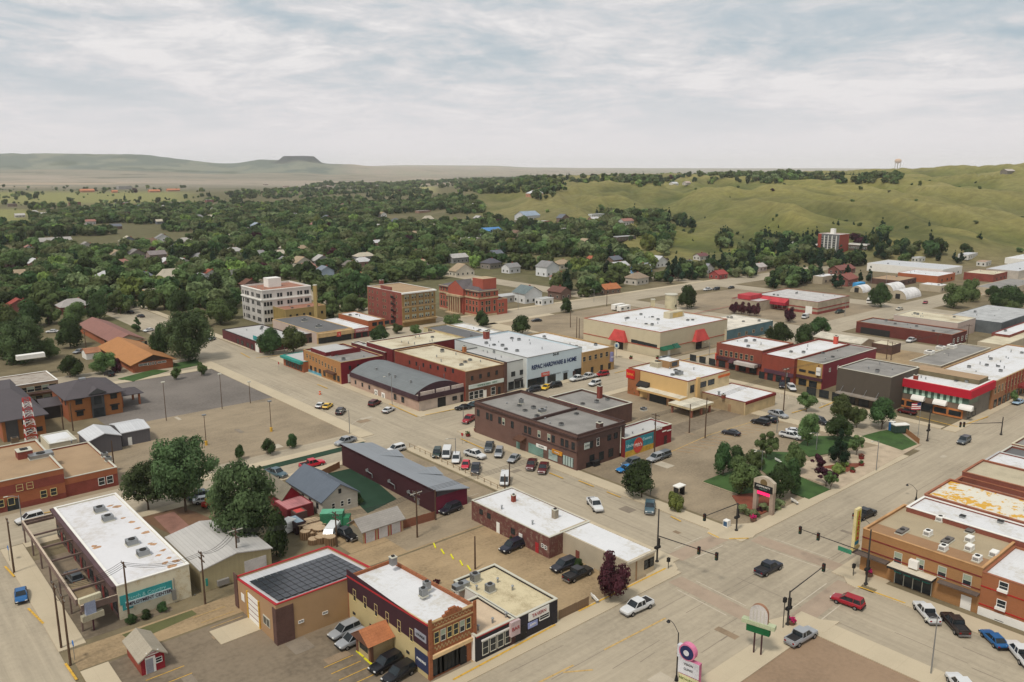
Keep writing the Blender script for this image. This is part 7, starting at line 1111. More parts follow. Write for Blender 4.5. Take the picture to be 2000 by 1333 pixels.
# park furniture
for px, py, t in ((1552, 985, 'bicycle rack shaped bench near the lawn corner'), (1520, 905, 'white bench at the top of the park lawn'), (1162, 1175, 'white bench under the purple tree')):
    a, b_ = G(px, py); e = empty('park_bench', t, 'bench', at(a, b_, .15), TH+1.2); g = MB(); g.box(-.9, -.25, .42, .9, .25, .5, white_wall); g.build('seat', e); g = MB(); g.box(-.9, .25, .5, .9, .32, .95, white_wall); g.build('backrest', e)
    for x in (-.75, .75): g = MB(); g.box(x-.05, -.22, 0, x+.05, .22, .42, steel); g.build('leg', e)
a, b_ = G(1419, 1030); e = empty('mail_box', 'blue and white post box by the park corner signal', 'mailbox', at(a, b_, .15), TH); g = MB(); g.box(-.5, -.5, 0, .5, .5, 1.3, white_wall); g.build('cabinet', e); g = MB(); g.box(-.53, -.4, .2, -.5, .4, 1.1, P('post_blue', (60, 90, 120))); g.build('door', e)
a, b_ = G(625, 771); e = empty('traffic_barrel', 'orange traffic barrel standing in the wide street', 'barrel', at(a, b_), 0); g = MB(); g.tube((0, 0, 0), (0, 0, 1.0), .35, P('barrel_orange', (210, 90, 40)), 12, .28); g.build('drum', e); g = MB(); g.tube((0, 0, .5), (0, 0, .65), .34, white_wall, 12, .33); g.build('stripe', e)
# water tower on the ridge
x, y, z = gz(1752, 337); e = empty('water_tower', 'cream water tower with bulb tank on legs standing on the ridge', 'water tower', (x, y, z), 0); ht = top_at(x, y, 310)-z; g = MB(); r = 8*y/1635*.8; n = 14; zc_ = ht-r*.75
prof = [(r*math.cos(t), zc_+r*.72*math.sin(t)) for t in [(-.5+i/10)*math.pi for i in range(11)]]
for i in range(10):
    for k in range(n): t0, t1 = 6.283*k/n, 6.283*(k+1)/n; g.poly([(prof[i][0]*math.cos(t0), prof[i][0]*math.sin(t0), prof[i][1]), (prof[i][0]*math.cos(t1), prof[i][0]*math.sin(t1), prof[i][1]), (prof[i+1][0]*math.cos(t1), prof[i+1][0]*math.sin(t1), prof[i+1][1]), (prof[i+1][0]*math.cos(t0), prof[i+1][0]*math.sin(t0), prof[i+1][1])], P('tank_cream', (196, 160, 130)))
g.build('tank', e)
for k in range(6): t = k*math.pi/3; g = MB(); g.tube((r*.85*math.cos(t), r*.85*math.sin(t), -2), (r*.8*math.cos(t), r*.8*math.sin(t), zc_), r*.06, P('tank_leg', (170, 160, 150)), 6); g.build('leg', e)
g = MB(); g.tube((0, 0, -2), (0, 0, zc_), r*.16, P('tank_leg', (170, 160, 150)), 8); g.build('riser', e)
# red and white lattice mast
a, b_ = G(62, 865); h1 = zat(a, b_, 778); e = empty('lattice_mast', 'red and white lattice radio mast beside the left station', 'mast', at(a, b_), TH)
for k in range(10):
    z0, z1 = h1*k/10, h1*(k+1)/10; w0, w1 = 1.25-k*.05, 1.25-(k+1)*.05; m_ = P('mast_red', (176, 50, 46)) if k % 2 else white_wall; g = MB(); cs_ = [(-1, -1), (1, -1), (1, 1), (-1, 1)]
    for i in range(4):
        c0, c1 = cs_[i], cs_[(i+1) % 4]; g.tube((c0[0]*w0, c0[1]*w0, z0), (c0[0]*w1, c0[1]*w1, z1), .08, m_, 4); g.tube((c0[0]*w0, c0[1]*w0, z0), (c1[0]*w1, c1[1]*w1, z1), .045, m_, 4); g.tube((c1[0]*w0, c1[1]*w0, z0), (c0[0]*w1, c0[1]*w1, z1), .045, m_, 4); g.tube((c0[0]*w1, c0[1]*w1, z1), (c1[0]*w1, c1[1]*w1, z1), .06, m_, 4)
    g.build('lattice_section', e)
# ------------------------------------------------------------------ trees
LEAF = {k: mat('leaf_'+k, S(*c, 1.42), rough=.7, var=.42, scale=v, fine=5, kind='leaf', spec=.1) for k, c, v in (('green', (82, 96, 58), .8), ('dark', (58, 74, 44), .8), ('cotton', (76, 92, 60), 1.5), ('olive', (98, 106, 72), .8), ('bright', (108, 122, 66), .8), ('purple', (66, 36, 44), .8), ('pine', (36, 54, 38), .8), ('grey', (112, 120, 84), .8))}
bark = P('bark', (92, 78, 64), 1.0, var=.2, scale=3)
def crown_mesh(name, seed, nb, nl, ls, mname, shape='round', core=True, droop=0.0):
    r = np.random.default_rng(seed); ctr = []; rad = []
    for k in range(nb):
        while True:
            p = r.uniform(-1, 1, 3)
            if np.linalg.norm(p) < 1: break
        if shape == 'round': q = p*np.array([.66, .66, .62]); rr = r.uniform(.26, .46)
        elif shape == 'cone': t = r.uniform(0, 1)**1.3; a = r.uniform(0, 6.28); R = (1-t)*.68; q = np.array([math.cos(a)*R*r.uniform(.4, 1), math.sin(a)*R*r.uniform(.4, 1), -1+2*t*.93]); rr = .12+.3*(1-t)
        elif shape == 'egg': q = p*np.array([.5, .5, .7]); rr = r.uniform(.3, .46)
        else: q = p*np.array([.8, .8, .72]); rr = r.uniform(.15, .31)
        ctr.append(q); rad.append(rr)
    ctr = np.array(ctr); rad = np.array(rad); w_ = rad**2; w_ /= w_.sum(); idx = r.choice(nb, nl, p=w_); d = r.normal(size=(nl, 3)); d /= np.linalg.norm(d, axis=1)[:, None]; d[:, 2] = np.where(r.random(nl) < .5, np.abs(d[:, 2]), d[:, 2])
    p = ctr[idx]+d*(rad[idx]*r.uniform(.78-droop*.35, 1.08+droop*.3, nl))[:, None]; inside = np.zeros(nl, bool)
    for k in range(nb): inside |= (np.linalg.norm(p-ctr[k], axis=1) < rad[k]*.72)
    p = p[~inside]; d = d[~inside]; n = len(p); nrm = d+r.normal(size=(n, 3))*.28; nrm /= np.linalg.norm(nrm, axis=1)[:, None]
    u = np.cross(nrm, r.normal(size=(n, 3))); u /= np.linalg.norm(u, axis=1)[:, None]; v = np.cross(nrm, u); s = (ls*r.uniform(.6, 1.3, n))[:, None]
    co = np.stack([p-u*s-v*s*.6, p+u*s*.2-v*s, p+u*s+v*s*.5, p-u*s*.1+v*s], 1).reshape(-1, 3); faces = np.arange(n*4).reshape(-1, 4)
    V = [co]; Fq = faces.tolist(); base = len(co)
    if core:
        for k in range(nb):
            bm = bmesh.new(); bmesh.ops.create_icosphere(bm, subdivisions=1, radius=rad[k]*(.7-droop*.3)); cv = np.array([x.co[:] for x in bm.verts])*r.uniform(.85, 1.12, (len(bm.verts), 1))+ctr[k]; V.append(cv); Fq += [[base+x.index for x in f.verts] for f in bm.faces]; base += len(cv); bm.free()
    V = np.concatenate(V); rx = np.percentile(np.hypot(V[:, 0], V[:, 1]), 96); V[:, :2] /= rx; z0, z1 = np.percentile(V[:, 2], [1, 99.5]); V[:, 2] = (V[:, 2]-z0)/(z1-z0)
    me = bpy.data.meshes.new(name); me.from_pydata(V.tolist(), [], Fq); me.materials.append(LEAF[mname]); me.update(); return me
def trunk_mesh(seed, r0=.16, up=.62):
    r = random.Random(seed); g = MB(); g.tube((0, 0, -.05), (0, 0, up*.5), r0*.35, bark, 7, r0*.24)
    for k in range(5): a = k*1.26+r.uniform(0, .6); g.tube((0, 0, up*(.3+.05*k)), (math.cos(a)*.45, math.sin(a)*.45, up*(.75+.1*k)), r0*.17, bark, 5, r0*.05)
    g.tube((0, 0, up*.5), (.03, 0, up*1.2), r0*.24, bark, 6, r0*.08); return g.mesh('trunk')
CRN = {'big': [crown_mesh('crown', 1, 60, 22000, .03, 'cotton', 'open', True, .5), crown_mesh('crown', 2, 50, 15000, .032, 'cotton', 'open', True, .5)], 'mid': [crown_mesh('crown', 3, 16, 4200, .05, 'green'), crown_mesh('crown', 4, 14, 4000, .05, 'dark'), crown_mesh('crown', 5, 18, 4000, .05, 'green', 'open')],
       'small': [crown_mesh('crown', 6, 10, 2400, .06, 'green', 'egg'), crown_mesh('crown', 7, 12, 2200, .06, 'dark', 'cone')], 'purple': [crown_mesh('crown', 8, 14, 3000, .05, 'purple'), crown_mesh('crown', 9, 12, 1800, .06, 'purple', 'open')],
       'far': [crown_mesh('crown', 20+i, 9+i % 4, 750, .105, ('green', 'dark', 'olive', 'green', 'bright', 'dark', 'grey')[i]) for i in range(7)]+[crown_mesh('crown', 40, 12, 600, .09, 'pine', 'cone'), crown_mesh('crown', 41, 10, 600, .1, 'purple')], 'bright': [crown_mesh('crown', 10, 9, 1800, .07, 'bright')], 'pine': [crown_mesh('crown', 11, 26, 3000, .045, 'pine', 'cone')], 'olive': [crown_mesh('crown', 12, 9, 1200, .08, 'grey')]}
TRK = [trunk_mesh(i) for i in range(3)]
def tree_at(x, y, z, rw, h, crown, label, name='deciduous_tree', cat='tree', group=None, clear=.22, rot=None):
    e = empty(name, label, cat, (x, y, z), random.uniform(0, 6.28) if rot is None else rot, group); place(random.choice(TRK), 'trunk', e, (0, 0, 0), 0, (rw*.8, rw*.8, h*.75)); place(crown, 'crown', e, (0, 0, h*clear), 0, (rw, rw, h*(1-clear))); return e
def tree(base, top, wpx, kind, label, idx=0, clear=.22, name='deciduous_tree', terr=False, cat='tree'):
    if terr: x, y, z = gz(*base)
    else: x, y = W(*base); z = 0
    h = top_at(x, y, top)-z; zc = y*CP+(H-z)*SP; rw = wpx/2*zc/F; return tree_at(x, y, z, rw, h, CRN[kind][idx % len(CRN[kind])], label, name, cat, clear=clear)
TT = [((363, 998), 858, 118, 'big', 0, 'largest dark cottonwood left of the beige shed', .2), ((290, 996), 905, 88, 'big', 1, 'cottonwood with leaning trunk left of the largest one', .25), ((482, 1072), 905, 128, 'big', 0, 'huge dark tree overhanging the beige shed roof', .1), ((540, 1085), 990, 60, 'mid', 1, 'dark tree behind the shed roof by the white tank', .05),
 ((471, 898), 869, 22, 'mid', 1, 'leftmost small round tree on the grass verge', .12), ((523, 889), 857, 30, 'mid', 1, 'middle and largest small tree on the grass verge', .1), ((571, 875), 847, 25, 'mid', 1, 'rightmost small round tree on the grass verge', .1), ((345, 742), 717, 22, 'small', 0, 'left small round tree above the dark asphalt', .12), ((394, 734), 708, 23, 'small', 0, 'right small round tree above the dark asphalt', .12),
 ((1253, 973), 900, 78, 'mid', 1, 'dark round street tree in front of the parking lot', .14), ((1319, 998), 963, 34, 'bright', 0, 'light green bush by the white kiosk', .05), ((1192, 1170), 1083, 76, 'purple', 0, 'dark purple leaved tree at the end of the gravel lot', .12),
 ((1575, 805), 767, 37, 'small', 0, 'round tree at the far corner of the park side lot', .2), ((1577, 872), 808, 42, 'mid', 0, 'round green tree on the park lawn near the white pickups', .2), ((1496, 896), 843, 44, 'mid', 2, 'slim open tree at the edge of the park lot', .25), ((1412, 930), 865, 46, 'mid', 1, 'left dark tree of the park cluster', .08), ((1436, 922), 870, 44, 'mid', 1, 'tree right behind the left park cluster', .1), ((1447, 968), 895, 66, 'mid', 0, 'greyish green tree in front of the arch sign at left', .12), ((1475, 915), 880, 40, 'mid', 0, 'low green tree left of the park lawn', .1),
 ((1550, 925), 865, 42, 'mid', 0, 'green tree in the middle of the park lawn', .12), ((1523, 975), 905, 56, 'mid', 1, 'dark tree right of the arch sign', .15), ((1545, 965), 895, 40, 'mid', 1, 'tall dark narrow tree beside the lower lawn', .1), ((1638, 908), 838, 44, 'pine', 0, 'dark conical tree on the plaza', .06), ((1635, 862), 812, 56, 'mid', 1, 'broad dark tree behind the conical one', .15), ((1642, 835), 772, 46, 'mid', 0, 'tree by the street lamp at the top of the park', .2), ((1673, 836), 795, 36, 'mid', 0, 'small round tree at the top right of the park', .2), ((1722, 838), 778, 62, 'mid', 1, 'large dark round tree by the blue toilet', .2), ((1673, 890), 850, 34, 'mid', 2, 'thin open tree on the plaza lawn', .3), ((1601, 922), 889, 40, 'purple', 1, 'small dark red tree on the plaza', .4), ((1613, 950), 913, 48, 'purple', 1, 'reddish green young tree by main street', .35), ((1622, 958), 922, 26, 'mid', 2, 'thin sapling at the lawn tip by main street', .35),
 ((533, 692), 641, 54, 'mid', 1, 'left tree before the maroon corner shop', .12), ((573, 690), 639, 54, 'mid', 0, 'right tree before the maroon corner shop', .12), ((745, 668), 635, 42, 'mid', 1, 'round tree behind the cream roof block', .08), ((1020, 655), 617, 50, 'mid', 1, 'dark round tree beside the courthouse street', .12), ((938, 640), 607, 34, 'mid', 1, 'round tree in front of the courthouse corner', .12), ((886, 642), 615, 42, 'mid', 0, 'round tree in front of the courthouse portico', .1), ((812, 655), 635, 24, 'mid', 0, 'small tree left of the dark roofed cream block', .1), ((775, 652), 632, 22, 'mid', 0, 'small tree at the foot of the red hotel', .1),
 ((1342, 603), 557, 44, 'mid', 1, 'round tree beyond the cream store tower', .12), ((1524, 674), 630, 54, 'mid', 1, 'left dark tree behind the theatre roof', .1), ((1572, 678), 634, 48, 'mid', 1, 'middle dark tree behind the theatre roof', .1), ((1600, 655), 620, 50, 'mid', 1, 'right dark tree behind the theatre roof', .1), ((1434, 613), 590, 20, 'purple', 0, 'first purple tree from the left in the supermarket lot', .15), ((1448, 614), 590, 22, 'purple', 0, 'second purple tree from the left in the supermarket lot', .15), ((1463, 617), 592, 20, 'purple', 0, 'third purple tree from the left in the supermarket lot', .15), ((1478, 618), 592, 20, 'purple', 0, 'fourth purple tree from the left in the supermarket lot', .15), ((1543, 630), 600, 24, 'purple', 0, 'lone purple tree nearest the cream roofed shop', .12),
 ((368, 706), 612, 92, 'big', 0, 'broad big tree right of the orange roofed office', .08), ((320, 700), 632, 44, 'mid', 1, 'dark narrow tree left of the broad big tree', .08), ((203, 730), 688, 50, 'mid', 0, 'tree in front of the orange roofed office', .1), ((230, 728), 700, 26, 'purple', 0, 'small purple tree at the office corner', .05), ((137, 738), 695, 48, 'mid', 1, 'tree between the motel and the hipped hall', .08), ((38, 710), 622, 86, 'big', 0, 'big tree mass at the left edge above the motel', .02), ((138, 678), 620, 60, 'mid', 1, 'tree beside the rosy roofed house', .08), ((268, 648), 620, 20, 'small', 1, 'small cone tree at the end of the rosy roof', .05),
 ((1720, 600), 553, 44, 'mid', 1, 'tall tree in front of the white arched huts', .1), ((1862, 602), 555, 48, 'mid', 0, 'broad tree on the far cross street', .08), ((1895, 590), 545, 34, 'mid', 0, 'narrow tree right of the broad one on the far street', .08), ((1970, 606), 558, 70, 'mid', 1, 'wide dark tree at the far right', .05), ((1968, 612), 585, 34, 'mid', 0, 'low green tree before the wide dark tree', .03), ((1940, 580), 558, 30, 'mid', 1, 'round dark tree left of the wide one', .08), ((1880, 508), 476, 36, 'mid', 1, 'dark tree at the foot of the hill', .08), ((1985, 660), 640, 2, 'small', 0, 'x', .1), ((1978, 790), 763, 16, 'small', 0, 'small street tree before the arcaded block', .3)]
for base, top, wpx, kd, ix, t, cl in TT:
    if t != 'x': tree(base, top, wpx, kd, t, ix, cl)
for k, (px, py, w_, t) in enumerate(((15, 652, 60, 'leftmost of the trees shading the red roofed house'), (58, 640, 58, 'tree standing right before the red roofed house'), (96, 634, 50, 'tree between the red roofed house and the white hipped one'), (150, 632, 44, 'tree in front of the white hipped house'), (196, 626, 54, 'tree at the right end of the white hipped house'), (236, 614, 48, 'tree above the shady street bend'), (300, 606, 44, 'tree left of the orange apartment house'), (352, 618, 56, 'tree before the orange apartment house'), (386, 640, 40, 'tree above the broad big tree'), (430, 634, 52, 'tree left of the white office block'), (455, 622, 40, 'tree touching the left wall of the white office block'), (652, 622, 44, 'tree right of the ochre annex'), (686, 612, 40, 'tree left of the red and ochre hotel'), (1105, 610, 30, 'dark tree beside the steep brown roof'), (6, 700, 50, 'tree at the picture edge above the motel roof'), (96, 700, 40, 'tree beside the motel roof'))):
    tree((px, py), py-w_*.95, w_, 'mid', t, k, .05)
for px, py, w_, t, kd in ((258, 1216, 24, 'left dark bush at the foot of the long white block', 'mid'), (285, 1207, 24, 'middle dark bush at the foot of the long white block', 'mid'), (320, 1194, 26, 'right dark bush at the foot of the long white block', 'mid'), (1455, 1005, 28, 'left sage shrub in the corner bed', 'olive'), (1474, 1010, 22, 'right sage shrub in the corner bed', 'olive'), (1520, 995, 26, 'grey green shrub behind the right sign pillar', 'olive'), (1494, 998, 22, 'shrub between the sign pillars', 'olive'), (1484, 1000, 16, 'dark red shrub left of the sign pillar', 'purple'), (1637, 925, 26, 'low shrub on the plaza bed', 'bright'), (1648, 912, 18, 'yellow green shrub on the plaza bed', 'bright'), (760, 1075, 14, 'x', 'olive'), (853, 1140, 14, 'dark red bush at the parapet of the brick front store', 'purple'), (700, 985, 30, 'dark shrub in front of the blue grey house', 'mid'), (1000, 1052, 16, 'small dark shrub at the peeling wall', 'mid'), (1130, 1110, 26, 'weedy shrub behind the black pickup', 'mid'), (1237, 770, 22, 'round hedge at the brick corner of the bank', 'mid'), (1255, 772, 18, 'second round hedge at the bank', 'mid')):
    if t != 'x': tree((px, py), py-w_*.7, w_, kd, t, 1, 0, 'shrub', cat='shrub')
# woods: candidates spread over the land, kept where the layout sketch has wood
def inside(poly, x, y):
    c = np.zeros(x.shape, bool); n = len(poly)
    for i in range(n): (x0, y0), (x1, y1) = poly[i], poly[(i+1) % n]; c ^= ((y0 > y) != (y1 > y)) & (x < (x1-x0)*(y-y0)/((y1-y0) or 1e-9)+x0)
    return c
WOOD = [[(-60, 705), (60, 700), (85, 664), (100, 640), (150, 632), (245, 606), (300, 640), (420, 640), (462, 602), (470, 560), (560, 545), (612, 560), (640, 625), (712, 612), (718, 556), (850, 548), (940, 545), (992, 552), (1040, 575), (1120, 588), (1230, 570), (1330, 552), (1420, 545), (1480, 530), (1500, 500), (1420, 512), (1330, 528), (1215, 505), (1175, 468), (1300, 452), (1310, 430), (1245, 420), (1100, 428), (1000, 440), (955, 425), (930, 395), (820, 372), (700, 368), (560, 372), (440, 378), (380, 402), (150, 412), (60, 420), (70, 452), (0, 440), (-60, 450)],
        [(1490, 470), (1520, 460), (1600, 462), (1590, 500), (1700, 505), (1690, 520), (1620, 530), (1560, 520), (1480, 540), (1440, 545), (1430, 520)], [(1670, 480), (1730, 455), (1735, 492), (1690, 495)], [(1700, 505), (1770, 485), (1870, 488), (1950, 500), (1940, 512), (1870, 516), (1720, 512)],
        [(1500, 545), (1590, 540), (1590, 556), (1500, 568)], [(1610, 552), (1700, 548), (1700, 565), (1620, 570)], [(1160, 398), (1250, 394), (1255, 412), (1150, 412)], [(1280, 385), (1305, 384), (1305, 398), (1282, 398)], [(1020, 375), (1080, 372), (1085, 388), (1050, 392)], [(1320, 430), (1365, 428), (1368, 448), (1325, 450)], [(1352, 418), (1392, 416), (1394, 442), (1350, 442)], [(1395, 422), (1424, 422), (1424, 444), (1395, 444)],
        [(1400, 470), (1420, 465), (1430, 485), (1400, 486)], [(1520, 552), (1500, 545), (1560, 540), (1640, 545)], [(560, 372), (700, 345), (1030, 347), (1100, 352), (950, 362), (860, 368)], [(900, 352), (1480, 342), (1760, 350), (1750, 362), (1600, 358), (1400, 360), (1150, 372), (960, 380), (880, 378)], [(1250, 440), (1320, 450), (1300, 500), (1230, 480)], [(630, 352), (1030, 340), (1030, 352), (640, 366)], [(0, 372), (180, 376), (180, 384), (0, 384)]]
HOLE = [[(0, 372), (380, 376), (400, 400), (0, 400)], [(1130, 395), (1140, 395), (1140, 390), (1130, 390)], [(470, 600), (640, 600), (640, 640), (470, 640)], [(720, 560), (850, 560), (850, 640), (720, 640)], [(1008, 570), (1090, 560), (1090, 600), (1008, 605)]]
HOUSES = []
def rh(s): HOUSES.append(s)
# (px, py foot, width, depth, eave, roof colour, wall colour, turn, label)
HL = [(150, 612, 13, 10, 3.4, (166, 160, 154), (120, 66, 56), 0, 'white hipped roof house with two red chimneys at left', 'hip'), (40, 612, 12, 7, 3, (150, 70, 60), (130, 70, 60), 1, 'red roofed house low among the left trees', 'g'), (320, 590, 16, 8, 6, (160, 150, 130), (196, 140, 70), 0, 'orange walled apartment house with blue edged flat roof', 'f'), (345, 592, 8, 5, 3, (206, 130, 60), (200, 140, 60), 0, 'bright orange porch roof among the trees', 'g'), (415, 545, 9, 7, 3, (150, 84, 66), (190, 186, 180), 1, 'terracotta roof house left of the white office', 'g'), (448, 550, 12, 8, 4, (110, 110, 100), (120, 112, 96), 0, 'grey green roofed house above the white office', 'g'), (492, 566, 9, 7, 3, (112, 76, 60), (110, 80, 70), 1, 'brown gabled house behind the white office', 'g'), (640, 545, 9, 8, 5, (124, 132, 142), (150, 164, 180), 1, 'blue grey gabled house above the chimney', 'g'), (700, 548, 10, 8, 4, (172, 110, 80), (176, 170, 160), 0, 'orange roofed house right of the street trees', 'f'), (692, 530, 9, 8, 4, (120, 112, 104), (150, 140, 130), 1, 'grey brown house behind the orange roofed one', 'g'),
 (110, 478, 26, 10, 3.2, (172, 166, 160), (150, 146, 140), 0, 'long pale roofed building in the left woods', 'g'), (172, 492, 16, 9, 3, (150, 144, 138), (170, 164, 156), 1, 'grey low roof right of the long pale one', 'g'), (365, 478, 12, 10, 3, (176, 170, 162), (180, 176, 166), 0, 'pale hipped roof in the middle left woods', 'hip'), (385, 486, 10, 6, 3, (190, 186, 180), (180, 176, 166), 0, 'white flat garage by the pale hipped roof', 'f'), (270, 506, 14, 9, 3, (134, 128, 124), (130, 120, 110), 1, 'grey gabled house in the left woods', 'g'), (310, 508, 12, 9, 4, (140, 130, 128), (140, 120, 110), 0, 'mauve grey house in the left woods', 'g'), (182, 535, 8, 6, 3, (172, 172, 168), (150, 150, 146), 0, 'small pale roof deep in the left woods', 'g'), (362, 520, 8, 7, 3, (170, 168, 160), (190, 186, 176), 1, 'small white gable in the left woods', 'g'), (505, 450, 11, 9, 5, (150, 160, 172), (120, 140, 168), 1, 'pale blue gabled house', 'g'), (478, 455, 11, 8, 3, (160, 150, 144), (196, 190, 184), 0, 'white low house left of the blue gabled one', 'g'), (550, 437, 10, 7, 3, (190, 184, 180), (190, 186, 180), 0, 'white roofed house beyond the blue gabled one', 'f'), (605, 424, 9, 6, 3, (150, 110, 90), (180, 140, 110), 0, 'x', 'g'),
 (738, 412, 12, 9, 5, (120, 130, 140), (206, 206, 206), 1, 'white house with steep twin gables', 'g'), (750, 424, 9, 8, 4, (170, 150, 120), (206, 204, 198), 1, 'white gabled house with tan annex', 'g'), (798, 412, 18, 9, 3, (172, 166, 164), (180, 176, 170), 0, 'long low pale building in the middle woods', 'f'), (830, 416, 22, 9, 3, (182, 176, 170), (150, 110, 90), 0, 'long pale roof right of the middle woods', 'f'), (875, 470, 12, 8, 3, (176, 172, 160), (190, 184, 170), 0, 'cream low school wing', 'f'), (925, 475, 16, 12, 4, (190, 186, 180), (196, 180, 170), 0, 'white school block with tall red chimney', 'f'), (965, 462, 22, 12, 5, (90, 140, 190), (196, 196, 196), 0, 'school hall with bright blue roof', 'g'), (928, 498, 10, 8, 4, (150, 100, 80), (200, 196, 190), 1, 'tan red gabled house below the school', 'g'), (1040, 430, 26, 16, 5, (150, 164, 178), (190, 190, 190), 0, 'large pale blue roofed school', 'g'), (1065, 440, 14, 9, 4, (190, 190, 190), (180, 110, 90), 0, 'white and red block in front of the large school', 'f'), (1003, 445, 9, 8, 6, (150, 144, 136), (150, 144, 136), 0, 'grey three storey block', 'f'), (1168, 424, 22, 5, 3, (206, 206, 206), (196, 196, 196), 0, 'white low building on the playing field', 'f'), (1052, 372, 26, 14, 5, (206, 206, 204), (180, 120, 90), 0, 'white domed church roof on the bluff', 'hip'), (1225, 470, 22, 10, 3, (160, 160, 158), (90, 76, 66), 0, 'long dark house with pale flat roof', 'f'),
 (968, 525, 11, 9, 4, (92, 90, 96), (130, 120, 110), 0, 'dark roofed house right of the courthouse', 'hip'), (1080, 540, 11, 10, 6, (136, 134, 132), (206, 206, 204), 1, 'white gabled house with grey roof in the middle', 'g'), (1042, 592, 11, 10, 5, (110, 122, 122), (200, 200, 196), 1, 'white house with green grey gables beside the courthouse', 'g'), (1070, 596, 8, 5, 3, (186, 186, 182), (200, 200, 196), 0, 'porch wing of the white gabled house', 'f'), (1003, 590, 14, 8, 3, (186, 186, 184), (160, 156, 150), 0, 'pale flat roofed house behind the courthouse', 'f'), (1105, 585, 8, 9, 4, (110, 76, 66), (110, 84, 72), 1, 'steep brown roofed house', 'g'), (1168, 520, 9, 8, 4, (166, 96, 70), (176, 166, 150), 1, 'orange gabled house in the middle woods', 'g'), (1197, 575, 11, 8, 3, (176, 110, 70), (110, 84, 70), 0, 'orange roofed bungalow behind the avenue', 'g'), (1262, 535, 12, 8, 4, (170, 172, 176), (100, 150, 196), 0, 'bright blue walled house with pale roof', 'g'), (1255, 556, 12, 9, 4, (150, 132, 112), (186, 176, 160), 0, 'tan roofed house below the blue one', 'hip'), (1293, 522, 12, 9, 4, (196, 196, 196), (200, 198, 190), 1, 'white roofed house at the foot of the bluff', 'g'), (1355, 525, 11, 9, 3, (120, 124, 122), (150, 120, 110), 0, 'grey roofed house right of the avenue', 'hip'), (1385, 535, 12, 8, 3, (140, 140, 144), (190, 184, 176), 1, 'grey gabled house near the red cottage', 'g'), (1412, 545, 9, 7, 3, (160, 70, 66), (160, 64, 60), 0, 'red cottage with blue trim behind the avenue', 'g'), (1375, 508, 10, 6, 3, (120, 80, 80), (190, 184, 176), 0, 'pale house with dark roof at the bluff foot', 'g'), (1490, 530, 9, 7, 3, (184, 176, 170), (190, 170, 160), 0, 'pale roofed house below the tower block', 'g'), (1665, 558, 14, 9, 4, (140, 84, 74), (140, 74, 64), 0, 'rust roofed house with white dormers', 'g'), (1655, 535, 18, 8, 3, (130, 84, 76), (120, 70, 60), 0, 'long dull red roof right of the tower block', 'g'), (1800, 512, 9, 5, 3, (196, 196, 196), (190, 188, 180), 0, 'small white trailer home left of the hill tree', 'f'), (1900, 505, 20, 7, 3, (200, 200, 200), (190, 186, 176), 0, 'white long trailer home at the hill foot', 'f'), (1930, 520, 10, 6, 3, (180, 150, 130), (190, 186, 176), 0, 'tan trailer home at the hill foot', 'f'), (1905, 588, 12, 9, 3, (150, 120, 96), (160, 150, 100), 0, 'tan roofed house on the far cross street', 'g')]
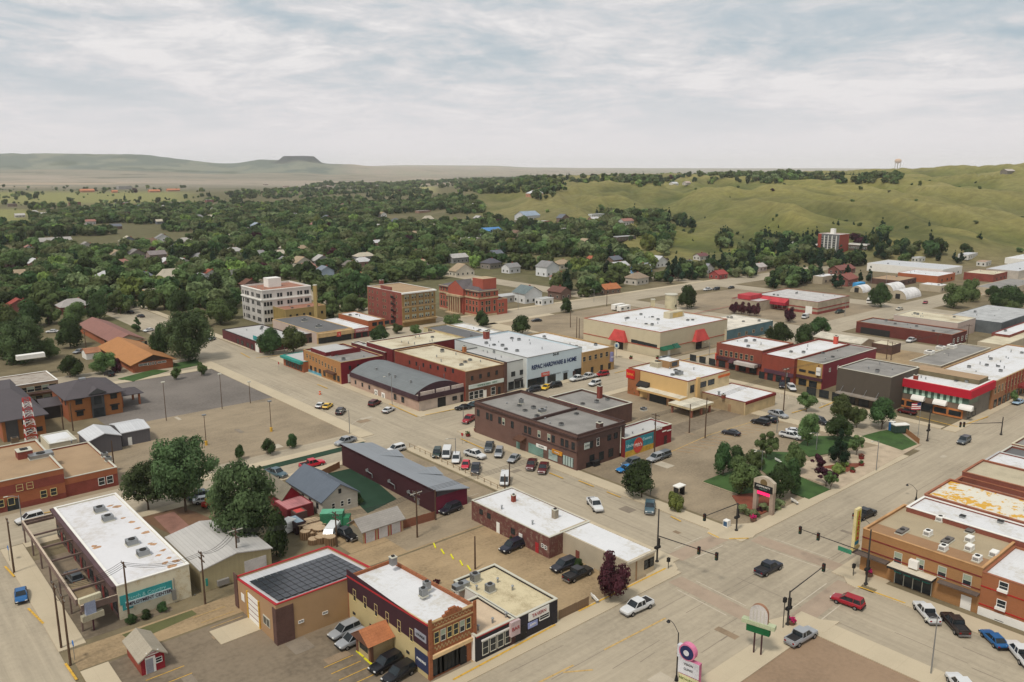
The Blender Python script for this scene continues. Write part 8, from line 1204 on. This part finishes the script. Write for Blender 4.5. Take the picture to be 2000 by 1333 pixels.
TC = [(245, 370, 40, 20, 9, (178, 176, 176), (150, 144, 140), 0, 'large pale institution block on the left plain', 'f'), (172, 376, 36, 14, 5, (200, 130, 96), (190, 120, 90), 0, 'long orange roofed building on the left plain', 'g'), (225, 377, 14, 10, 4, (200, 130, 96), (190, 120, 90), 0, 'short orange roofed wing left of the pale institution', 'g'), (303, 376, 30, 12, 4, (200, 130, 96), (190, 120, 90), 0, 'orange roofed wing right of the pale institution', 'g'), (340, 374, 36, 12, 4, (200, 130, 96), (190, 120, 90), 0, 'farther orange roofed wing on the plain', 'g'), (148, 402, 18, 10, 6, (140, 90, 80), (120, 74, 64), 0, 'brick block left in the grassy bench', 'f'), (240, 402, 22, 12, 5, (200, 200, 200), (140, 90, 80), 0, 'brick school with white flat roof', 'f'), (262, 406, 26, 10, 5, (150, 110, 100), (120, 80, 70), 0, 'brick school wing below the white roof', 'f'), (310, 402, 26, 12, 5, (150, 100, 90), (130, 84, 74), 0, 'brick school wing in the middle', 'f'), (345, 401, 30, 12, 5, (206, 206, 206), (150, 96, 84), 0, 'long brick school with white roof band', 'f'), (25, 404, 14, 8, 5, (170, 166, 160), (120, 100, 90), 0, 'dark villa at the left edge', 'f'), (40, 425, 12, 8, 3, (190, 186, 180), (180, 170, 160), 0, 'pale bungalow under the left bench', 'g'), (88, 423, 14, 8, 3, (200, 196, 190), (180, 170, 160), 0, 'pale bungalow by the left grove', 'g'), (480, 400, 30, 9, 4, (190, 186, 190), (110, 90, 90), 0, 'long building with white roof band in the middle distance', 'f'), (411, 396, 14, 9, 5, (200, 200, 200), (130, 80, 70), 0, 'brick hall with white roof in the middle distance', 'f'), (520, 362, 16, 10, 4, (200, 196, 190), (170, 150, 140), 0, 'pale store on the far plain', 'f'), (560, 366, 20, 10, 4, (196, 170, 160), (180, 150, 140), 0, 'pinkish store on the far plain', 'f'), (640, 366, 30, 12, 4, (206, 200, 196), (180, 150, 140), 0, 'long white store in the far town', 'f'), (700, 368, 34, 12, 4, (206, 200, 196), (190, 160, 150), 0, 'widest white store in the far town', 'f'), (735, 364, 16, 10, 4, (206, 206, 206), (190, 170, 160), 0, 'white hall in the far town', 'f'), (1555, 343, 40, 12, 5, (200, 200, 200), (150, 150, 150), 0, 'white hangar on the ridge among trees', 'f'), (1660, 345, 18, 12, 5, (190, 190, 190), (200, 200, 200), 0, 'white house with dark windows on the ridge', 'g'), (1940, 362, 26, 5, 3, (206, 206, 206), (200, 200, 200), 0, 'white trailer home on the right slope', 'f'), (1972, 361, 28, 10, 5, (190, 180, 170), (120, 110, 96), 0, 'barn with pale roof on the right slope', 'g'), (1320, 358, 16, 10, 4, (206, 206, 206), (200, 196, 190), 0, 'white house on the bluff edge', 'g'), (1345, 359, 14, 9, 4, (190, 170, 160), (180, 170, 160), 0, 'tan house on the bluff edge', 'g'), (1270, 362, 18, 9, 4, (160, 120, 110), (180, 150, 140), 0, 'rosy house on the bluff edge', 'g'), (1425, 352, 16, 10, 4, (190, 160, 150), (180, 170, 160), 0, 'pinkish house at the ridge trees', 'g'), (1700, 350, 14, 8, 4, (170, 160, 150), (190, 186, 180), 0, 'small pale house at the end of the ridge trees', 'g')]
rr2 = random.Random(3)
names_ = ['grey', 'white', 'tan', 'brown', 'rosy', 'pale', 'slate', 'cream']; cols_ = [(140, 138, 136), (200, 198, 196), (166, 146, 120), (120, 96, 80), (160, 116, 104), (182, 178, 172), (106, 110, 118), (190, 180, 160)]
EX = []
for k in range(96):
    for _ in range(40):
        px = rr2.uniform(20, 1280); py = rr2.choice([rr2.uniform(400, 440), rr2.uniform(420, 560)]); 
        if inside(WOOD[0], np.array([px]), np.array([py]))[0] and all(abs(px-q[0]) > 22 or abs(py-q[1]) > 9 for q in EX+HL): break
    i = k % 8; EX.append((px, py, rr2.uniform(9, 15), rr2.uniform(7, 9), rr2.uniform(3, 4.5), cols_[i], cols_[(i*3+1) % 8], rr2.randint(0, 1), None, rr2.choice(['g', 'g', 'hip'])))
fpx = []; wsm = {}
def house(px, py, wd, dp, ev, rc, wc, turn, label, kind):
    x, y, z = gz(px, py); a, b_ = toG(x, y); z -= .4; sc_w = wd; rm_ = P('roof_%d_%d_%d' % rc, rc, .95, kind='shingle', var=.1); wm_ = P('wall_%d_%d_%d' % wc, wc, 1.1, var=.06); jit = rr2.uniform(-.12, .12)
    if label is None:
        h_ = 'left' if px < 450 else 'middle' if px < 900 else 'right'; d_ = 'nearer' if py > 500 else 'farther' if py < 440 else 'central'; label = '%s roofed house half hidden in the %s %s woods' % (names_[cols_.index(rc)], d_, h_); grp = 'half hidden %s roofed houses, %s %s woods' % (names_[cols_.index(rc)], d_, h_)
    else: grp = None
    e = empty('house', label, 'house', (x, y, z), TH+jit, grp); mb = MB(); ev += .4; x0, x1, y0, y1 = -wd/2, wd/2, 0, dp; mb.box(x0, y0, 0, x1, y1, ev, wm_); rise = .3*(dp if not turn else wd)
    r = MB(); o_ = .5
    if kind == 'f': mb.box(x0-.1, y0-.1, ev, x1+.1, y0+.2, ev+.4, wm_); r.box(x0, y0, ev+.003, x1, y1, ev+.3, rm_)
    else:
        hp_ = dp*.45 if kind == 'hip' else 0
        if not turn or kind == 'hip':
            ym = (y0+y1)/2; A0, B0 = (x0-o_+hp_, ym, ev+rise), (x1+o_-hp_, ym, ev+rise); r.poly([(x0-o_, y0-o_, ev-.1), (x1+o_, y0-o_, ev-.1), B0, A0], rm_); r.poly([(x1+o_, y1+o_, ev-.1), (x0-o_, y1+o_, ev-.1), A0, B0], rm_)
            if hp_: r.poly([(x0-o_, y1+o_, ev-.1), (x0-o_, y0-o_, ev-.1), A0], rm_); r.poly([(x1+o_, y0-o_, ev-.1), (x1+o_, y1+o_, ev-.1), B0], rm_)
            else: mb.poly([(x0, y1, ev), (x0, y0, ev), (x0, ym, ev+rise-.15)], wm_); mb.poly([(x1, y0, ev), (x1, y1, ev), (x1, ym, ev+rise-.15)], wm_)
        else:
            r.poly([(x0-o_, y1+o_, ev-.1), (x0-o_, y0-o_, ev-.1), (0, y0-o_, ev+rise), (0, y1+o_, ev+rise)], rm_); r.poly([(x1+o_, y0-o_, ev-.1), (x1+o_, y1+o_, ev-.1), (0, y1+o_, ev+rise), (0, y0-o_, ev+rise)], rm_); mb.poly([(x0, y0, ev), (x1, y0, ev), (0, y0, ev+rise-.15)], wm_); mb.poly([(x1, y1, ev), (x0, y1, ev), (0, y1, ev+rise-.15)], wm_)
    mb.build('wall', e); r.build('roof', e)
    if 'w' not in wsm: g = MB(); g.box(-.6, -.05, -.7, .6, .02, .7, frame_m); g.box(-.5, -.07, -.6, .5, -.05, .6, glass); wsm['w'] = g.mesh('window')
    n = max(2, int(wd/3.4))
    for i in range(n): place(wsm['w'], 'window', e, (x0+(i+.5)*wd/n, -.02, min(1.9, ev*.55)), 0)
    for i in range(2): place(wsm['w'], 'window', e, (x0-.02, y0+(i+.5)*dp/2, min(1.9, ev*.55)), -math.pi/2)
    if kind != 'f': g = MB(); g.box(-.35, -.35, 0, .35, .35, 1.6, P('chimney_brick', (140, 66, 50))); g.build('chimney', e, (wd*.2, dp*.6, ev+rise*.5))
    fpx.append((x+math.cos(TH)*0, y, max(wd, dp)*.72+2.2, px, py))
for s in HL+TC+EX:
    if s[8] != 'x': house(*s)
# candidate trees
rg = np.random.default_rng(77); Yc = 400*np.exp(rg.uniform(0, math.log(3600/400), 60000)); acc = rg.random(60000) < (Yc/3600); Yc = Yc[acc]; Xc = rg.uniform(-.72, .72, len(Yc))*Yc
tot = np.concatenate([np.stack([Xc, Yc], 1)]); N_ = 42000; Yc = np.sqrt(rg.uniform(380**2, 1500**2, N_)); Xc = rg.uniform(-.68, .68, N_)*Yc; Y2 = np.sqrt(rg.uniform(1500**2, 3600**2, 26000)); X2 = rg.uniform(-.68, .68, 26000)*Y2; Xc = np.concatenate([Xc, X2]); Yc = np.concatenate([Yc, Y2])
Zc = hgt(Xc, Yc)-.02; zc = Yc*CP+(H-Zc)*SP; pxc = 1000+F*Xc/zc; pyc = 666.5+F*((H-Zc)*CP-Yc*SP)/zc
m_ = np.zeros(len(Xc), bool)
for pl in WOOD: m_ |= inside(pl, pxc, pyc)
for pl in HOLE: m_ &= ~inside(pl, pxc, pyc)
den = fbm(Xc/120, Yc/120, 3, 91); m_ &= den > np.where(pyc < 470, .41, .29)
ga, gb = Xc*CA+Yc*SA, -Xc*SA+Yc*CA
for per, wd_, ax in ((98, 7, gb), (96, 6, ga)): m_ &= ~((np.mod(ax+30, per) < wd_) & (gb > 300) & (rg.random(len(Xc)) < .8))
for hx, hy, hr_, qx, qy in fpx:
    near = (np.abs(Xc-hx) < hr_*.95) & (Yc > hy-hr_*(1.25 if qy > 575 and qx < 460 else 2.3)) & (Yc < hy+hr_*1.1); m_ &= ~near
# scattered shrubs over the slopes and the far plain
sc1 = (pxc > 1230) & (pyc > 430) & (pyc < 520) & (rg.random(len(Xc)) < .02); sc2 = (pyc > 352) & (pyc < 430) & (pxc > 960) & (rg.random(len(Xc)) < .0035); sc3 = (pyc < 420) & (pyc > 366) & (pxc < 420) & (fbm(Xc/60, Yc/90, 3, 44) > .5) & (rg.random(len(Xc)) < .2); m_ |= sc1 | sc2 | sc3
Xc, Yc, Zc, pyc, pxc = Xc[m_], Yc[m_], Zc[m_], pyc[m_], pxc[m_]
o_ = np.argsort(Yc); Xc, Yc, Zc, pyc, pxc = Xc[o_], Yc[o_], Zc[o_], pyc[o_], pxc[o_]
# thin to a minimum spacing with a coarse hash
keep = []; cell = {}; rad_ = rg.uniform(3.5, 7.2, len(Xc))
for i in range(len(Xc)):
    cx_, cy_ = int(Xc[i]//9), int(Yc[i]//9); ok = True; mn = rad_[i]*1.1
    for dx in (-1, 0, 1):
        for dy in (-1, 0, 1):
            for j in cell.get((cx_+dx, cy_+dy), ()):
                if (Xc[i]-Xc[j])**2+(Yc[i]-Yc[j])**2 < mn*mn: ok = False; break
            if not ok: break
        if not ok: break
    if ok: keep.append(i); cell.setdefault((cx_, cy_), []).append(i)
keep = np.array(keep); print('trees', len(keep))
KN = 300; kd = rg.choice(9, len(Xc), p=[.22, .21, .16, .17, .055, .09, .04, .047, .008]); kd[(pxc > 1300) & (pyc > 420) & (rg.random(len(Xc)) < .5)] = 7
hh_ = rad_*rg.uniform(1.35, 2.0, len(Xc)); hh_[kd == 7] *= 1.25; rad_[kd == 7] *= .62
small = sc1[m_][o_] | sc2[m_][o_] | (sc3[m_][o_] & (rg.random(len(Xc)) < .5)); rad_[small] *= .42; hh_[small] *= .4
KL = ['mid green broad tree', 'dark green dense tree', 'olive green tree', 'leafy green tree', 'light green tree', 'deep green spreading tree', 'grey green tree', 'dark conifer', 'dark purple leaved tree']
for i in keep[:KN]:
    zone = 'left' if pxc[i] < 480 else 'middle' if pxc[i] < 1000 else 'right'
    t = '%s in the near edge of the %s woods behind downtown' % (KL[kd[i]], zone)
    tree_at(Xc[i], Yc[i], Zc[i]-.1, rad_[i], hh_[i], CRN['far'][kd[i]], t, 'conifer' if kd[i] == 7 else 'wood_tree', 'tree', '%ss of the near %s woods' % (KL[kd[i]], zone), .1)
rest = keep[KN:]
pm = bpy.data.meshes.new('distant_wood'); pm.from_pydata(np.stack([Xc[rest], Yc[rest], Zc[rest]-.2+hh_[rest]*.08], 1).tolist(), [], [])
def attr(nm, ty, dt, arr): a = pm.attributes.new(nm, ty, 'POINT'); a.data.foreach_set(dt, arr)
attr('kind_no', 'INT', 'value', kd[rest].astype(np.int32)); attr('sz', 'FLOAT_VECTOR', 'vector', np.stack([rad_[rest], rad_[rest], hh_[rest]*.92], 1).ravel().astype(np.float32)); attr('rz', 'FLOAT', 'value', rg.uniform(0, 6.28, len(rest)).astype(np.float32))
wo_ = bpy.data.objects.new('distant_wood', pm); C.objects.link(wo_); wo_['kind'] = 'stuff'
ng = bpy.data.node_groups.new('wood', 'GeometryNodeTree'); ng.interface.new_socket('Geometry', in_out='INPUT', socket_type='NodeSocketGeometry'); ng.interface.new_socket('Geometry', in_out='OUTPUT', socket_type='NodeSocketGeometry')
gi = ng.nodes.new('NodeGroupInput'); go = ng.nodes.new('NodeGroupOutput'); jn = ng.nodes.new('GeometryNodeJoinGeometry'); L2 = ng.links
def named(nm, ty): n = ng.nodes.new('GeometryNodeInputNamedAttribute'); n.data_type = ty; n.inputs[0].default_value = nm; return n.outputs[0]
seen = {}
for o in C.objects:
    if o.name.startswith('crown') and o.data in CRN['far'] and o.data.name not in seen: seen[o.data.name] = o
for k in range(9):
    src = seen.get(CRN['far'][k].name)
    if src is None:
        x, y, z = gz(700+20*k, 560); e = tree_at(x, y, z, 3.5, 7.5, CRN['far'][k], KL[k]+' beside the dark roofed houses', 'wood_tree', 'tree'); src = [c for c in e.children if c.name.startswith('crown')][0]
    oi = ng.nodes.new('GeometryNodeObjectInfo'); oi.inputs['Object'].default_value = src; oi.inputs['As Instance'].default_value = True; oi.transform_space = 'ORIGINAL'
    ip = ng.nodes.new('GeometryNodeInstanceOnPoints'); cmp_ = ng.nodes.new('FunctionNodeCompare'); cmp_.data_type = 'INT'; cmp_.operation = 'EQUAL'; L2.new(named('kind_no', 'INT'), cmp_.inputs[2]); cmp_.inputs[3].default_value = k
    L2.new(gi.outputs[0], ip.inputs['Points']); L2.new(cmp_.outputs[0], ip.inputs['Selection']); L2.new(oi.outputs['Geometry'], ip.inputs['Instance']); L2.new(named('sz', 'FLOAT_VECTOR'), ip.inputs['Scale'])
    cx3 = ng.nodes.new('ShaderNodeCombineXYZ'); L2.new(named('rz', 'FLOAT'), cx3.inputs[2]); L2.new(cx3.outputs[0], ip.inputs['Rotation']); L2.new(ip.outputs[0], jn.inputs[0])
L2.new(jn.outputs[0], go.inputs[0]); md = wo_.modifiers.new('wood', 'NODES'); md.node_group = ng
print('objects', len(bpy.data.objects))
